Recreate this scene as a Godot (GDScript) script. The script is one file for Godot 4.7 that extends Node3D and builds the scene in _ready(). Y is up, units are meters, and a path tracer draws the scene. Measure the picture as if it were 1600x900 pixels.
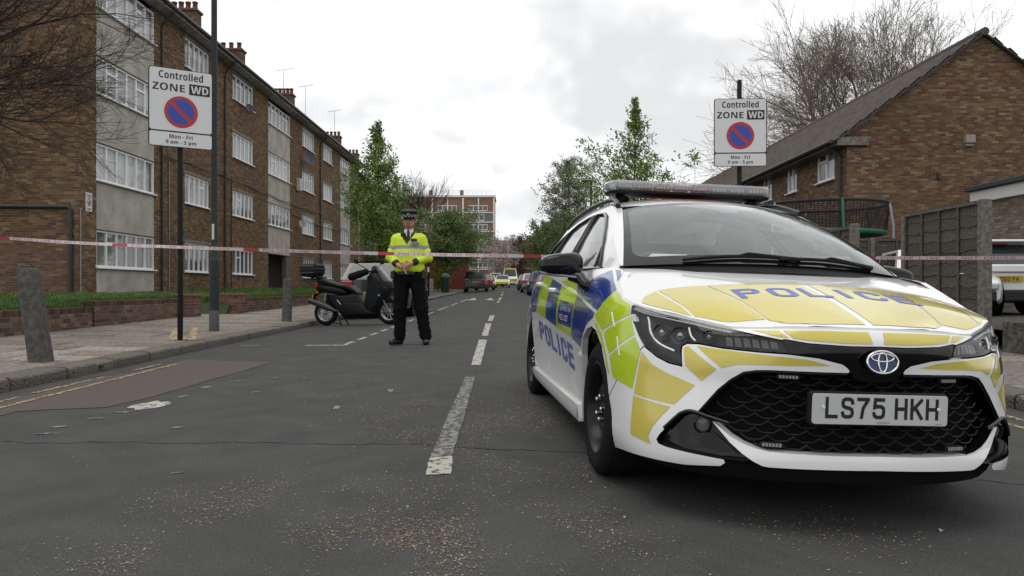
extends Node3D

const CAM_H := 0.954
const FOCAL := 1248.0   # in pixels of a 1600 wide picture
var rng := RandomNumberGenerator.new()
var mats := {}
var texs := {}
var taken := {}

# ------------------------------------------------------------------ mesh builder
class MB:
	var v := PackedVector3Array()
	var n := PackedVector3Array()
	var uv := PackedVector2Array()
	var c := PackedColorArray()
	var ix := PackedInt32Array()
	var col := Color.WHITE
	func vert(p: Vector3, q := Vector3.ZERO, t := Vector2.ZERO) -> int:
		v.append(p); n.append(q); uv.append(t); c.append(col)
		return v.size() - 1
	func tri(a: Vector3, b: Vector3, d: Vector3) -> void:
		var q := (d - a).cross(b - a)
		if q.length_squared() < 1e-16:
			return
		q = q.normalized()
		var k := vert(a, q)
		vert(b, q); vert(d, q)
		ix.append(k); ix.append(k + 1); ix.append(k + 2)
	func quad(a: Vector3, b: Vector3, d: Vector3, e: Vector3, t0 := Vector2.ZERO, t1 := Vector2.ONE) -> void:
		# a b d e go round clockwise seen from the front
		var q := (d - a).cross(b - a)
		if q.length_squared() < 1e-18:
			q = (e - a).cross(d - a)
		q = q.normalized()
		var k := vert(a, q, Vector2(t0.x, t1.y))
		vert(b, q, Vector2(t0.x, t0.y)); vert(d, q, Vector2(t1.x, t0.y)); vert(e, q, Vector2(t1.x, t1.y))
		for j in [0, 1, 2, 0, 2, 3]:
			ix.append(k + j)
	func box(at: Vector3, size: Vector3, b := Basis()) -> void:
		var h := size * 0.5
		var p := []
		for k in 8:
			p.append(at + b * Vector3(h.x if k & 1 else -h.x, h.y if k & 2 else -h.y, h.z if k & 4 else -h.z))
		for f in [[4, 6, 7, 5], [1, 3, 2, 0], [5, 7, 3, 1], [0, 2, 6, 4], [6, 2, 3, 7], [0, 4, 5, 1]]:
			quad(p[f[0]], p[f[1]], p[f[2]], p[f[3]])
	func bbox(at: Vector3, size: Vector3, r: float, b := Basis()) -> void:
		# box with chamfered edges
		var h := size * 0.5
		r = minf(r, minf(h.x, minf(h.y, h.z)) * 0.95)
		var f := func(sx: int, sy: int, sz: int, ax: int) -> Vector3:
			var q := Vector3(sx * (h.x - (0.0 if ax == 0 else r)), sy * (h.y - (0.0 if ax == 1 else r)), sz * (h.z - (0.0 if ax == 2 else r)))
			return at + b * q
		for s in [-1, 1]:
			oquad(f.call(s, -1, -1, 0), f.call(s, 1, -1, 0), f.call(s, 1, 1, 0), f.call(s, -1, 1, 0), at)
			oquad(f.call(-1, s, -1, 1), f.call(1, s, -1, 1), f.call(1, s, 1, 1), f.call(-1, s, 1, 1), at)
			oquad(f.call(-1, -1, s, 2), f.call(1, -1, s, 2), f.call(1, 1, s, 2), f.call(-1, 1, s, 2), at)
			for t in [-1, 1]:
				oquad(f.call(s, t, -1, 0), f.call(s, t, 1, 0), f.call(s, t, 1, 1), f.call(s, t, -1, 1), at)
				oquad(f.call(s, -1, t, 0), f.call(s, 1, t, 0), f.call(s, 1, t, 2), f.call(s, -1, t, 2), at)
				oquad(f.call(-1, s, t, 1), f.call(1, s, t, 1), f.call(1, s, t, 2), f.call(-1, s, t, 2), at)
				for w in [-1, 1]:
					otri(f.call(s, t, w, 0), f.call(s, t, w, 1), f.call(s, t, w, 2), at)
	func oquad(a: Vector3, b: Vector3, d: Vector3, e: Vector3, centre: Vector3) -> void:
		if (d - a).cross(b - a).dot((a + d) * 0.5 - centre) >= 0.0:
			quad(a, b, d, e)
		else:
			quad(e, d, b, a)
	func otri(a: Vector3, b: Vector3, d: Vector3, centre: Vector3) -> void:
		if (d - a).cross(b - a).dot(a - centre) >= 0.0:
			tri(a, b, d)
		else:
			tri(d, b, a)
	func tube(pts: Array, radii: Array, sides := 8, caps := true, squash := 1.0) -> void:
		var cnt := pts.size()
		var base := v.size()
		var ref := Vector3.UP
		for k in cnt:
			var d: Vector3 = (pts[mini(k + 1, cnt - 1)] - pts[maxi(k - 1, 0)]).normalized()
			if absf(d.dot(ref)) > 0.95:
				ref = Vector3.RIGHT if absf(d.x) < 0.9 else Vector3.BACK
			var a := d.cross(ref).normalized()
			var b := a.cross(d).normalized()
			ref = b
			var rr: float = radii[mini(k, radii.size() - 1)]
			for j in sides:
				var t := TAU * j / sides
				var q := a * cos(t) + b * sin(t) * squash
				vert(pts[k] + q * rr, q.normalized(), Vector2(float(j) / sides, float(k)))
		for k in cnt - 1:
			for j in sides:
				var p0 := base + k * sides + j
				var p1 := base + k * sides + (j + 1) % sides
				for m in [p0, p1, p1 + sides, p0, p1 + sides, p0 + sides]:
					ix.append(m)
		if caps:
			for e in [0, cnt - 1]:
				var d2: Vector3 = (pts[0] - pts[1]).normalized() if e == 0 else (pts[cnt - 1] - pts[cnt - 2]).normalized()
				var k0 := vert(pts[e], d2)
				for j in sides:
					vert(v[base + e * sides + j], d2)
				for j in sides:
					if e == 0:
						ix.append(k0); ix.append(k0 + 1 + (j + 1) % sides); ix.append(k0 + 1 + j)
					else:
						ix.append(k0); ix.append(k0 + 1 + j); ix.append(k0 + 1 + (j + 1) % sides)
	func lathe(profile: Array, seg: int, xf := Transform3D(), hard := false) -> void:
		# profile: Vector2(radius, height), turned round local y
		for k in profile.size() - 1:
			var p: Vector2 = profile[k]
			var q: Vector2 = profile[k + 1]
			var e := q - p
			var nn := Vector2(e.y, -e.x).normalized()
			var n0 := nn
			var n1 := nn
			if not hard:
				if k > 0:
					var pe: Vector2 = profile[k] - profile[k - 1]
					var pn := Vector2(pe.y, -pe.x).normalized()
					if pn.dot(nn) > 0.6:
						n0 = (nn + pn).normalized()
				if k + 2 < profile.size():
					var ne: Vector2 = profile[k + 2] - profile[k + 1]
					var nx := Vector2(ne.y, -ne.x).normalized()
					if nx.dot(nn) > 0.6:
						n1 = (nn + nx).normalized()
			var base := v.size()
			for j in seg + 1:
				var t := TAU * j / seg
				var dir := Vector3(cos(t), 0, sin(t))
				vert(xf * (dir * p.x + Vector3.UP * p.y), (xf.basis * (dir * n0.x + Vector3.UP * n0.y)).normalized())
				vert(xf * (dir * q.x + Vector3.UP * q.y), (xf.basis * (dir * n1.x + Vector3.UP * n1.y)).normalized())
			for j in seg:
				var b := base + j * 2
				for m in [b, b + 1, b + 3, b, b + 3, b + 2]:
					ix.append(m)
	func prism(poly: PackedVector2Array, z0: float, z1: float, xf := Transform3D(), bevel := 0.0) -> void:
		# polygon in local xy, pushed from z0 to z1, with bevelled rims
		var pts := poly
		if Geometry2D.is_polygon_clockwise(pts):
			pts = pts.duplicate()
			pts.reverse()
		var small := pts
		if bevel > 0.0:
			var ins := Geometry2D.offset_polygon(pts, -bevel)
			if ins.size() == 1 and ins[0].size() >= 3:
				small = ins[0]
			else:
				bevel = 0.0
		for e in 2:
			var z := z1 if e == 0 else z0
			var t := Geometry2D.triangulate_polygon(small)
			for k in range(0, t.size(), 3):
				var a := small[t[k]]
				var b := small[t[k + 1]]
				var d := small[t[k + 2]]
				var ccw := (b - a).cross(d - a) > 0.0
				if ccw == (e == 0):
					tri(xf * Vector3(a.x, a.y, z), xf * Vector3(d.x, d.y, z), xf * Vector3(b.x, b.y, z))
				else:
					tri(xf * Vector3(a.x, a.y, z), xf * Vector3(b.x, b.y, z), xf * Vector3(d.x, d.y, z))
		var bz := minf(bevel, absf(z1 - z0) * 0.45)
		var cnt := pts.size()
		for k in cnt:
			var a := pts[k]
			var b := pts[(k + 1) % cnt]
			quad(xf * Vector3(a.x, a.y, z1 - bz), xf * Vector3(b.x, b.y, z1 - bz), xf * Vector3(b.x, b.y, z0 + bz), xf * Vector3(a.x, a.y, z0 + bz))
		if bevel > 0.0:
			for e in 2:
				var zo := z1 - bz if e == 0 else z0 + bz
				var zi := z1 if e == 0 else z0
				# join the two rings by walking along the outer one
				for k in cnt:
					var a := pts[k]
					var b := pts[(k + 1) % cnt]
					var ia := near(small, a)
					var ib := near(small, b)
					var pa := xf * Vector3(a.x, a.y, zo)
					var pb := xf * Vector3(b.x, b.y, zo)
					var qa := xf * Vector3(ia.x, ia.y, zi)
					var qb := xf * Vector3(ib.x, ib.y, zi)
					if e == 0:
						quad(qa, qb, pb, pa)
					else:
						quad(pa, pb, qb, qa)
	func near(ring: PackedVector2Array, p: Vector2) -> Vector2:
		var best := ring[0]
		for q in ring:
			if q.distance_squared_to(p) < best.distance_squared_to(p):
				best = q
		return best
	func grid(nu: int, nv: int, fn: Callable, flip := false) -> void:
		var base := v.size()
		for a in nu + 1:
			for b in nv + 1:
				var u := float(a) / nu
				var w := float(b) / nv
				var p: Vector3 = fn.call(u, w)
				var e := 0.004
				var du: Vector3 = fn.call(minf(u + e, 1.0), w) - fn.call(maxf(u - e, 0.0), w)
				var dv: Vector3 = fn.call(u, minf(w + e, 1.0)) - fn.call(u, maxf(w - e, 0.0))
				var q := dv.cross(du)
				if q.length_squared() < 1e-14:
					q = Vector3.UP
				q = q.normalized()
				vert(p, -q if flip else q, Vector2(u, w))
		for a in nu:
			for b in nv:
				var p0 := base + a * (nv + 1) + b
				var p1 := p0 + nv + 1
				if flip:
					for m in [p0, p0 + 1, p1 + 1, p0, p1 + 1, p1]:
						ix.append(m)
				else:
					for m in [p0, p1, p1 + 1, p0, p1 + 1, p0 + 1]:
						ix.append(m)
	func smooth() -> void:
		# normals from shared places, for meshes made of loose triangles
		var sum := {}
		for k in range(0, ix.size(), 3):
			var a := v[ix[k]]
			var b := v[ix[k + 1]]
			var d := v[ix[k + 2]]
			var q := (d - a).cross(b - a)
			for p in [a, b, d]:
				var key := Vector3i(p * 4000.0)
				sum[key] = sum.get(key, Vector3.ZERO) + q
		for k in v.size():
			var s: Vector3 = sum.get(Vector3i(v[k] * 4000.0), n[k])
			if s.length_squared() > 1e-20:
				n[k] = s.normalized()
	func mesh() -> ArrayMesh:
		for k in range(0, ix.size(), 3):   # winding follows the normals
			var i := ix[k]
			var j := ix[k + 1]
			var m := ix[k + 2]
			if (v[m] - v[i]).cross(v[j] - v[i]).dot(n[i] + n[j] + n[m]) < 0.0:
				ix[k + 1] = m
				ix[k + 2] = j
		var a := []
		a.resize(Mesh.ARRAY_MAX)
		a[Mesh.ARRAY_VERTEX] = v
		a[Mesh.ARRAY_NORMAL] = n
		a[Mesh.ARRAY_TEX_UV] = uv
		a[Mesh.ARRAY_COLOR] = c
		a[Mesh.ARRAY_INDEX] = ix
		var m := ArrayMesh.new()
		m.add_surface_from_arrays(Mesh.PRIMITIVE_TRIANGLES, a)
		return m

# ------------------------------------------------------------------ naming, placing
func numbered(called: String) -> String:
	var k: int = taken.get(called, 0)
	taken[called] = k + 1
	return called if k == 0 else "%s_%03d" % [called, k]

func tag(o: Node, label: String, category: String, group := "", kind := "") -> Node:
	if label: o.set_meta("label", label)
	if category: o.set_meta("category", category)
	if group: o.set_meta("group", group)
	if kind: o.set_meta("kind", kind)
	return o

func thing(called: String, label: String, category: String, at := Vector3.ZERO, turn := 0.0, group := "") -> Node3D:
	var o := Node3D.new()
	o.name = numbered(called)
	add_child(o)
	o.position = at
	o.rotation.y = turn
	tag(o, label, category, group)
	return o

func part(called: String, mesh: Mesh, m: Material, parent: Node3D, at := Vector3.ZERO) -> MeshInstance3D:
	var o := MeshInstance3D.new()
	o.name = numbered(called) if parent == self else called
	o.mesh = mesh
	o.material_override = m
	o.position = at
	parent.add_child(o, true)
	return o

func struct(called: String, mesh: Mesh, m: Material) -> MeshInstance3D:
	var o := part(called, mesh, m, self)
	o.set_meta("kind", "structure")
	return o

func many(called: String, mesh: Mesh, m: Material, parent: Node3D, where: Array, colors: Array = []) -> MultiMeshInstance3D:
	var mm := MultiMesh.new()
	mm.transform_format = MultiMesh.TRANSFORM_3D
	mm.use_colors = not colors.is_empty()
	mm.mesh = mesh
	mm.instance_count = where.size()
	for k in where.size():
		mm.set_instance_transform(k, where[k])
		if mm.use_colors:
			mm.set_instance_color(k, colors[k])
	var o := MultiMeshInstance3D.new()
	o.name = numbered(called) if parent == self else called
	o.multimesh = mm
	o.material_override = m
	o.set_meta("kind", "stuff")
	parent.add_child(o, true)
	return o

# ------------------------------------------------------------------ materials
func L(r: float, g: float, b: float, a := 1.0) -> Color:
	var q := Color(r, g, b).linear_to_srgb()
	q.a = a
	return q

func noise_tex(key: String, freq: float, lo: Color, hi: Color, size := 512, octaves := 5, normal := false, mid = null) -> Texture2D:
	if texs.has(key):
		return texs[key]
	var fn := FastNoiseLite.new()
	fn.noise_type = FastNoiseLite.TYPE_SIMPLEX_SMOOTH
	fn.seed = key.hash() % 10000
	fn.frequency = freq
	fn.fractal_octaves = octaves
	var t := NoiseTexture2D.new()
	t.width = size
	t.height = size
	t.seamless = true
	t.noise = fn
	if normal:
		t.as_normal_map = true
		t.bump_strength = 6.0
	else:
		var g := Gradient.new()
		g.set_color(0, lo)
		g.set_color(1, hi)
		if mid != null:
			g.add_point(0.5, mid)
		t.color_ramp = g
	texs[key] = t
	return t

# key, linear base colour, roughness; opts: metal, spec, vary (0..1 strength), freq, scale, bump, coat, vc
func mat(key: String, c: Color = Color.WHITE, rough := 0.8, opts := {}) -> StandardMaterial3D:
	if mats.has(key):
		return mats[key]
	var m := StandardMaterial3D.new()
	m.resource_name = key
	m.albedo_color = L(c.r, c.g, c.b, c.a)
	m.roughness = rough
	m.metallic = opts.get("metal", 0.0)
	m.metallic_specular = opts.get("spec", 0.5)
	if c.a < 1.0:
		m.transparency = BaseMaterial3D.TRANSPARENCY_ALPHA
	if opts.has("coat"):
		m.clearcoat_enabled = true
		m.clearcoat = opts.coat
		m.clearcoat_roughness = 0.03
	if opts.get("vc", false):
		m.vertex_color_use_as_albedo = true
	if opts.has("vary"):
		var k: float = opts.vary
		m.albedo_texture = noise_tex("v%s%s" % [k, opts.get("freq", 0.02)], opts.get("freq", 0.02), Color(1.0 - k, 1.0 - k, 1.0 - k), Color(1, 1, 1), 512, 6)
		m.uv1_triplanar = true
		m.uv1_world_triplanar = opts.get("world", true)
		var s: float = opts.get("scale", 0.5)
		m.uv1_scale = Vector3(s, s, s)
	if opts.has("bump"):
		m.normal_enabled = true
		m.normal_texture = noise_tex("n%s" % opts.get("bfreq", 0.05), opts.get("bfreq", 0.05), Color.BLACK, Color.WHITE, 512, 5, true)
		m.normal_scale = opts.bump
	if opts.has("emit"):
		m.emission_enabled = true
		m.emission = m.albedo_color
		m.emission_energy_multiplier = opts.emit
	if opts.has("rim"):
		m.rim_enabled = true
		m.rim = opts.rim
	if opts.has("back"):
		m.backlight_enabled = true
		m.backlight = L(opts.back.r, opts.back.g, opts.back.b)
	mats[key] = m
	return m

# ------------------------------------------------------------------ the lie of the land
func crown(x: float) -> float:
	return 0.048 - 0.033 * (sqrt((x + 0.45) * (x + 0.45) + 0.25) - 0.5)

func road_y(x: float, d: float) -> float:
	return 0.01 * d + crown(x)

func kerb_x(d: float) -> float:   # left kerb face
	return -4.66 + 0.022 * clampf(d - 7.0, -4.0, 23.0) + 0.008 * clampf(d - 30.0, 0.0, 45.0)

func on_road(x: float, d: float, up := 0.0) -> Vector3:
	return Vector3(x, road_y(x, d) + up, -d)

func pave_y(x: float, d: float) -> float:   # left pavement
	return road_y(kerb_x(d), d) + 0.115 + 0.018 * (kerb_x(d) - x)

func kerb_xr(d: float) -> float:   # right kerb face
	return 4.05 - 0.028 * clampf(d - 6.0, -4.0, 40.0)

func pave_y_right(x: float, d: float) -> float:
	return road_y(kerb_xr(d), d) + 0.115 + 0.018 * (x - kerb_xr(d))

func hash01(k: int) -> float:
	return fposmod(sin(k * 127.1 + 11.7) * 43758.5453, 1.0)

func _ready() -> void:
	rng.seed = 20240
	set_camera_and_light()
	build_ground()
	build_flats()
	build_garden_walls()
	build_right_house()
	build_far_flats()
	build_trees()
	build_right_plot()
	build_street_furniture()
	build_police_car()
	build_officer()
	build_scooter()
	build_parked_cars()
	build_tape()
	build_litter()

func set_camera_and_light() -> void:
	var cam := Camera3D.new()
	cam.name = "camera"
	add_child(cam)
	cam.position = Vector3(0, CAM_H, 0)
	cam.fov = rad_to_deg(2.0 * atan(450.0 / FOCAL))
	cam.near = 0.05
	cam.far = 1500.0
	cam.current = true
	var w := 768
	var h := 384
	var im := Image.create(w, h, false, Image.FORMAT_RGBF)
	var fn := FastNoiseLite.new()
	fn.seed = 5
	fn.frequency = 1.35
	fn.fractal_octaves = 4
	fn.domain_warp_enabled = true
	fn.domain_warp_amplitude = 0.5
	fn.domain_warp_frequency = 1.2
	for y in h:
		var el := PI * (0.5 - (y + 0.5) / h)
		for x in w:
			var az := TAU * ((x + 0.5) / w)
			var dir := Vector3(cos(el) * sin(az), sin(el), cos(el) * cos(az))
			var q := dir / (absf(dir.y) + 0.28)
			var t := clampf(fn.get_noise_3d(q.x, q.y * 0.6, q.z) * 1.25 + 0.5, 0.0, 1.0)
			t = t * t * (3.0 - 2.0 * t)
			var l := lerpf(0.66, 0.98, t)
			if el < 0.0:
				l = 0.5
			im.set_pixel(x, y, Color(l * 0.975, l * 0.985, l))
	var sky_m := PanoramaSkyMaterial.new()
	sky_m.panorama = ImageTexture.create_from_image(im)
	var sky := Sky.new()
	sky.sky_material = sky_m
	var env := Environment.new()
	env.background_mode = Environment.BG_SKY
	env.sky = sky
	env.tonemap_mode = Environment.TONE_MAPPER_LINEAR
	env.tonemap_exposure = 1.25
	env.sdfgi_enabled = true
	env.ssao_enabled = true
	env.ssil_enabled = true
	var we := WorldEnvironment.new()
	we.name = "surroundings"
	we.environment = env
	add_child(we)
	var sun := DirectionalLight3D.new()
	sun.name = "sun"
	sun.light_energy = 0.25
	sun.light_color = Color(1.0, 0.97, 0.93)
	sun.light_angular_distance = 40.0
	sun.shadow_enabled = true
	add_child(sun)
	sun.look_at_from_position(Vector3.ZERO, Vector3(0.25, -1.0, -0.15), Vector3.FORWARD)

# ------------------------------------------------------------------ sheets cut to an outline and laid on a surface
func drape(mb: MB, outer: PackedVector2Array, holes: Array, cell: Vector2, fn: Callable, flip := false, uvrect := Rect2(0, 0, 1, 1)) -> void:
	var lo := outer[0]
	var hi := outer[0]
	for p in outer:
		lo = lo.min(p)
		hi = hi.max(p)
	var nu := maxi(1, ceili((hi.x - lo.x) / cell.x))
	var nv := maxi(1, ceili((hi.y - lo.y) / cell.y))
	var du := (hi.x - lo.x) / nu
	var dv := (hi.y - lo.y) / nv
	var hole_box := []
	for hpoly in holes:
		var r := Rect2(hpoly[0], Vector2.ZERO)
		for p in hpoly:
			r = r.expand(p)
		hole_box.append(r)
	for a in nu:
		for b in nv:
			var o := Vector2(lo.x + a * du, lo.y + b * dv)
			var sq := PackedVector2Array([o, o + Vector2(du, 0), o + Vector2(du, dv), o + Vector2(0, dv)])
			var pieces := Geometry2D.intersect_polygons(outer, sq)
			var cellbox := Rect2(o, Vector2(du, dv))
			for hk in holes.size():
				if not hole_box[hk].intersects(cellbox):
					continue
				var nx := []
				for pc in pieces:
					var res := Geometry2D.clip_polygons(pc, holes[hk])
					var ringed := false
					for q in res:
						if Geometry2D.is_polygon_clockwise(q):
							ringed = true
					if ringed:
						# the hole lies inside this piece: cut the piece in two through the hole first
						var mid: float = hole_box[hk].get_center().x
						res = []
						for hb in [PackedVector2Array([Vector2(lo.x - 1, lo.y - 1), Vector2(mid, lo.y - 1), Vector2(mid, hi.y + 1), Vector2(lo.x - 1, hi.y + 1)]), PackedVector2Array([Vector2(mid, lo.y - 1), Vector2(hi.x + 1, lo.y - 1), Vector2(hi.x + 1, hi.y + 1), Vector2(mid, hi.y + 1)])]:
							for hp in Geometry2D.intersect_polygons(pc, hb):
								for q in Geometry2D.clip_polygons(hp, holes[hk]):
									res.append(q)
					for q in res:
						nx.append(q)
				pieces = []
				for q in nx:
					if not Geometry2D.is_polygon_clockwise(q):
						pieces.append(q)
			for pc in pieces:
				if pc.size() < 3:
					continue
				var t := Geometry2D.triangulate_polygon(pc)
				if t.is_empty():
					pc = Geometry2D.convex_hull(pc)
					pc.resize(pc.size() - 1)
					if pc.size() < 3:
						continue
					t = Geometry2D.triangulate_polygon(pc)
					if t.is_empty():
						continue
				var base := mb.v.size()
				for p in pc:
					var e := 0.004
					var at: Vector3 = fn.call(p)
					var gu: Vector3 = fn.call(p + Vector2(e, 0)) - fn.call(p - Vector2(e, 0))
					var gv: Vector3 = fn.call(p + Vector2(0, e)) - fn.call(p - Vector2(0, e))
					var q := gu.cross(gv).normalized()
					mb.vert(at, -q if flip else q, Vector2((p.x - uvrect.position.x) / uvrect.size.x, (p.y - uvrect.position.y) / uvrect.size.y))
				for k in range(0, t.size(), 3):
					var i0 := base + t[k]
					var i1 := base + t[k + 1]
					var i2 := base + t[k + 2]
					var g := (mb.v[i2] - mb.v[i0]).cross(mb.v[i1] - mb.v[i0])
					mb.ix.append(i0)
					if g.dot(mb.n[i0]) >= 0.0:
						mb.ix.append(i1); mb.ix.append(i2)
					else:
						mb.ix.append(i2); mb.ix.append(i1)

func poly(a: Array) -> PackedVector2Array:
	var p := PackedVector2Array()
	for q in a:
		p.append(Vector2(q[0], q[1]))
	return p

func road_sheet(outline: Array, up: float, m: Material, called: String, parent: Node3D, cell := 0.6) -> void:
	var mb := MB.new()
	drape(mb, poly(outline), [], Vector2(cell, cell * 3.0), func(p: Vector2) -> Vector3: return on_road(p.x, p.y, up))
	part(called, mb.mesh(), m, parent)

func ragged(outline: Array, amount: float, step: float, sd: int) -> Array:
	# edges of worn paint or of a tarred patch
	var r := RandomNumberGenerator.new()
	r.seed = sd
	var out := []
	for k in outline.size():
		var a := Vector2(outline[k][0], outline[k][1])
		var b := Vector2(outline[(k + 1) % outline.size()][0], outline[(k + 1) % outline.size()][1])
		var nn := maxi(1, int(a.distance_to(b) / step))
		for j in nn:
			var p := a.lerp(b, float(j) / nn)
			out.append([p.x + r.randf_range(-amount, amount), p.y + r.randf_range(-amount, amount) * 1.6])
	return out

func build_ground() -> void:
	# land to the horizon
	var mb := MB.new()
	mb.grid(40, 40, func(u: float, w: float) -> Vector3:
		var d := -60.0 + w * 900.0
		return Vector3(-450.0 + u * 900.0, 0.01 * d - 0.35, -d))
	struct("ground", mb.mesh(), mat("earth", Color(0.075, 0.08, 0.05), 0.95, {"vary": 0.5, "scale": 0.2}))
	# carriageway
	var asphalt := mat("asphalt", Color(0.08, 0.081, 0.081), 0.9, {"bump": 0.18, "bfreq": 0.3})
	asphalt.albedo_texture = asphalt_picture()
	asphalt.uv1_triplanar = true
	asphalt.uv1_world_triplanar = true
	asphalt.uv1_scale = Vector3(0.42, 0.42, 0.42)
	asphalt.roughness = 0.9
	asphalt.metallic_specular = 0.35
	mb = MB.new()
	mb.grid(36, 110, func(u: float, w: float) -> Vector3:
		var d := -8.0 + 188.0 * w
		return on_road(-5.2 + u * 9.5, d), false)
	var road := struct("road", mb.mesh(), asphalt)
	# pinkish chippings by the kerb
	var pink := mat("pink_chippings", Color(0.185, 0.145, 0.13), 0.9, {"vary": 0.55, "freq": 0.16, "scale": 0.8, "bump": 0.9, "bfreq": 0.2})
	road_sheet(ragged([[-4.25, 3.0], [-3.85, 3.0], [-3.75, 6.05], [-3.12, 6.13], [-3.0, 6.63], [-2.92, 7.76], [-2.81, 9.34], [-4.05, 10.1], [-4.18, 8.7], [-4.25, 7.8]], 0.018, 0.16, 3), 0.004, pink, "red_patch", road)
	road_sheet(ragged([[-4.3, 21.0], [-2.55, 21.2], [-2.5, 25.5], [-4.15, 25.5]], 0.02, 0.3, 5), 0.004, pink, "red_patch", road)
	# dark strip painting the shade in a crack across the street mouth
	var crack_dark := mat("crack_dark", Color(0.03, 0.03, 0.031), 0.9)
	var joint := []
	var back := []
	for k in 190:
		var t := k / 189.0
		var x := lerpf(-3.4, 2.6, t)
		var d := lerpf(4.86, 3.86, t) + 0.02 * sin(k * 0.23) + 0.012 * sin(k * 0.71) + 0.028 * (hash01(k) - 0.5)
		var wdt := 0.003 + 0.010 * hash01(k * 3 + 1) * hash01(k * 5 + 2)
		joint.append([x, d - wdt])
		back.push_front([x, d + wdt])
	road_sheet(joint + back, 0.003, crack_dark, "crack_shade", road)
	# paint
	var white := mat("road_paint_white", Color(0.43, 0.41, 0.365), 0.75)
	white.albedo_texture = worn_picture("worn_white", Color(0.36, 0.36, 0.35), 0.40)
	white.uv1_triplanar = true
	white.uv1_world_triplanar = true
	white.uv1_scale = Vector3(0.55, 0.55, 0.55)
	var greyed := mat("road_paint_faded", Color(0.235, 0.235, 0.225), 0.8)
	greyed.albedo_texture = worn_picture("worn_grey", Color(0.55, 0.55, 0.55), 0.5)
	greyed.uv1_triplanar = true
	greyed.uv1_world_triplanar = true
	greyed.uv1_scale = Vector3(0.8, 0.8, 0.8)
	var yellow := mat("road_paint_yellow", Color(0.42, 0.33, 0.17), 0.8)
	yellow.albedo_texture = worn_picture("worn_yellow", Color(0.30, 0.33, 0.45), 0.5)
	yellow.uv1_triplanar = true
	yellow.uv1_world_triplanar = true
	yellow.uv1_scale = Vector3(0.9, 0.9, 0.9)
	road_sheet(ragged([[-0.40, 3.70], [-0.285, 3.73], [-0.305, 4.10], [-0.418, 4.07]], 0.004, 0.05, 11), 0.004, white, "centre_dash", road, 0.3)
	road_sheet(ragged([[-0.418, 4.085], [-0.305, 4.115], [-0.345, 7.46], [-0.435, 7.46]], 0.006, 0.07, 12), 0.004, greyed, "centre_dash", road, 0.3)
	var dashes := [[-0.435, 8.5, -0.5, 12.1], [-0.49, 12.95, -0.55, 16.65], [-0.535, 17.6, -0.56, 20.4], [-0.62, 31.9, -0.63, 34.3], [-0.63, 35.9, -0.64, 41.5], [-0.66, 47, -0.68, 51], [-0.7, 57, -0.72, 61]]
	for k in dashes.size():
		var q: Array = dashes[k]
		road_sheet(ragged([[q[0], q[1]], [q[0] + 0.1, q[1]], [q[2] + 0.12, q[3]], [q[2], q[3]]], 0.005, 0.12, 20 + k), 0.004, white, "centre_dash", road, 0.5)
	# parking bay: an end line and the dashes along it
	road_sheet(ragged([[-3.1, 11.86], [-2.46, 11.66], [-2.46, 11.76], [-3.08, 11.98]], 0.006, 0.08, 31), 0.004, white, "bay_line", road, 0.4)
	road_sheet(ragged([[-4.2, 12.25], [-3.85, 12.15], [-3.85, 12.26], [-4.2, 12.38]], 0.012, 0.06, 32), 0.004, greyed, "bay_line", road, 0.4)
	var bay := [11.72, 12.4, 12.8, 13.4, 13.8, 14.4, 14.9, 15.5, 16.0, 16.6, 17.1, 17.7, 18.4, 19.3, 20.0, 20.8, 21.6, 23.8, 24.9, 28.5, 29.5, 33.0, 34.0, 39.5]
	for k in range(0, bay.size(), 2):
		var x0: float = -2.5 + 0.012 * (bay[k] - 12.0)
		road_sheet(ragged([[x0, bay[k]], [x0 + 0.075, bay[k]], [x0 + 0.08, bay[k + 1]], [x0 + 0.004, bay[k + 1]]], 0.005, 0.1, 40 + k), 0.004, white, "bay_line", road, 0.5)
	# what is left of an older bay outline
	var dots := [[-2.79, 6.17, 0.13, 0.20], [-2.14, 5.11, 0.045, 0.035], [-1.61, 3.85, 0.03, 0.02], [-2.76, 7.2, 0.05, 0.07], [-2.6, 7.58, 0.09, 0.02], [-2.33, 7.75, 0.1, 0.02], [-2.05, 7.7, 0.09, 0.02], [-1.9, 7.7, 0.05, 0.015], [-2.85, 5.85, 0.07, 0.04], [-2.92, 5.6, 0.06, 0.03], [-3.0, 5.3, 0.05, 0.03], [-1.26, 5.75, 0.025, 0.09], [-1.0, 6.6, 0.03, 0.1], [-2.72, 6.62, 0.04, 0.05], [-2.95, 5.05, 0.08, 0.02], [-3.05, 4.5, 0.07, 0.02], [-2.15, 6.74, 0.05, 0.025]]
	for k in dots.size():
		var q: Array = dots[k]
		var ring := []
		for j in 14:
			var a := TAU * j / 14
			var r := 0.75 + 0.5 * hash01(k * 17 + j)
			ring.append([q[0] + q[2] * cos(a) * r + (q[3] * sin(a)) * -0.1, q[1] + q[3] * sin(a) * r])
		road_sheet(ring, 0.004, white if k < 1 else greyed, "paint_remnant", road, 0.4)
	# hump triangles
	for q in [[-2.1, 37.3, -1.62, 36.9, -2.0, 42.5], [-1.24, 36.5, -0.8, 36.1, -1.1, 41.0]]:
		road_sheet([[q[0], q[1]], [q[2], q[3]], [q[4], q[5]]], 0.004, white, "hump_triangle", road, 0.5)
	# double yellow lines, worn through in places
	var runs := [[-4.03, 3.2, 9.55], [-4.27, 3.2, 6.9], [-4.27, 7.15, 8.35], [-4.22, 8.9, 9.6]]
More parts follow.
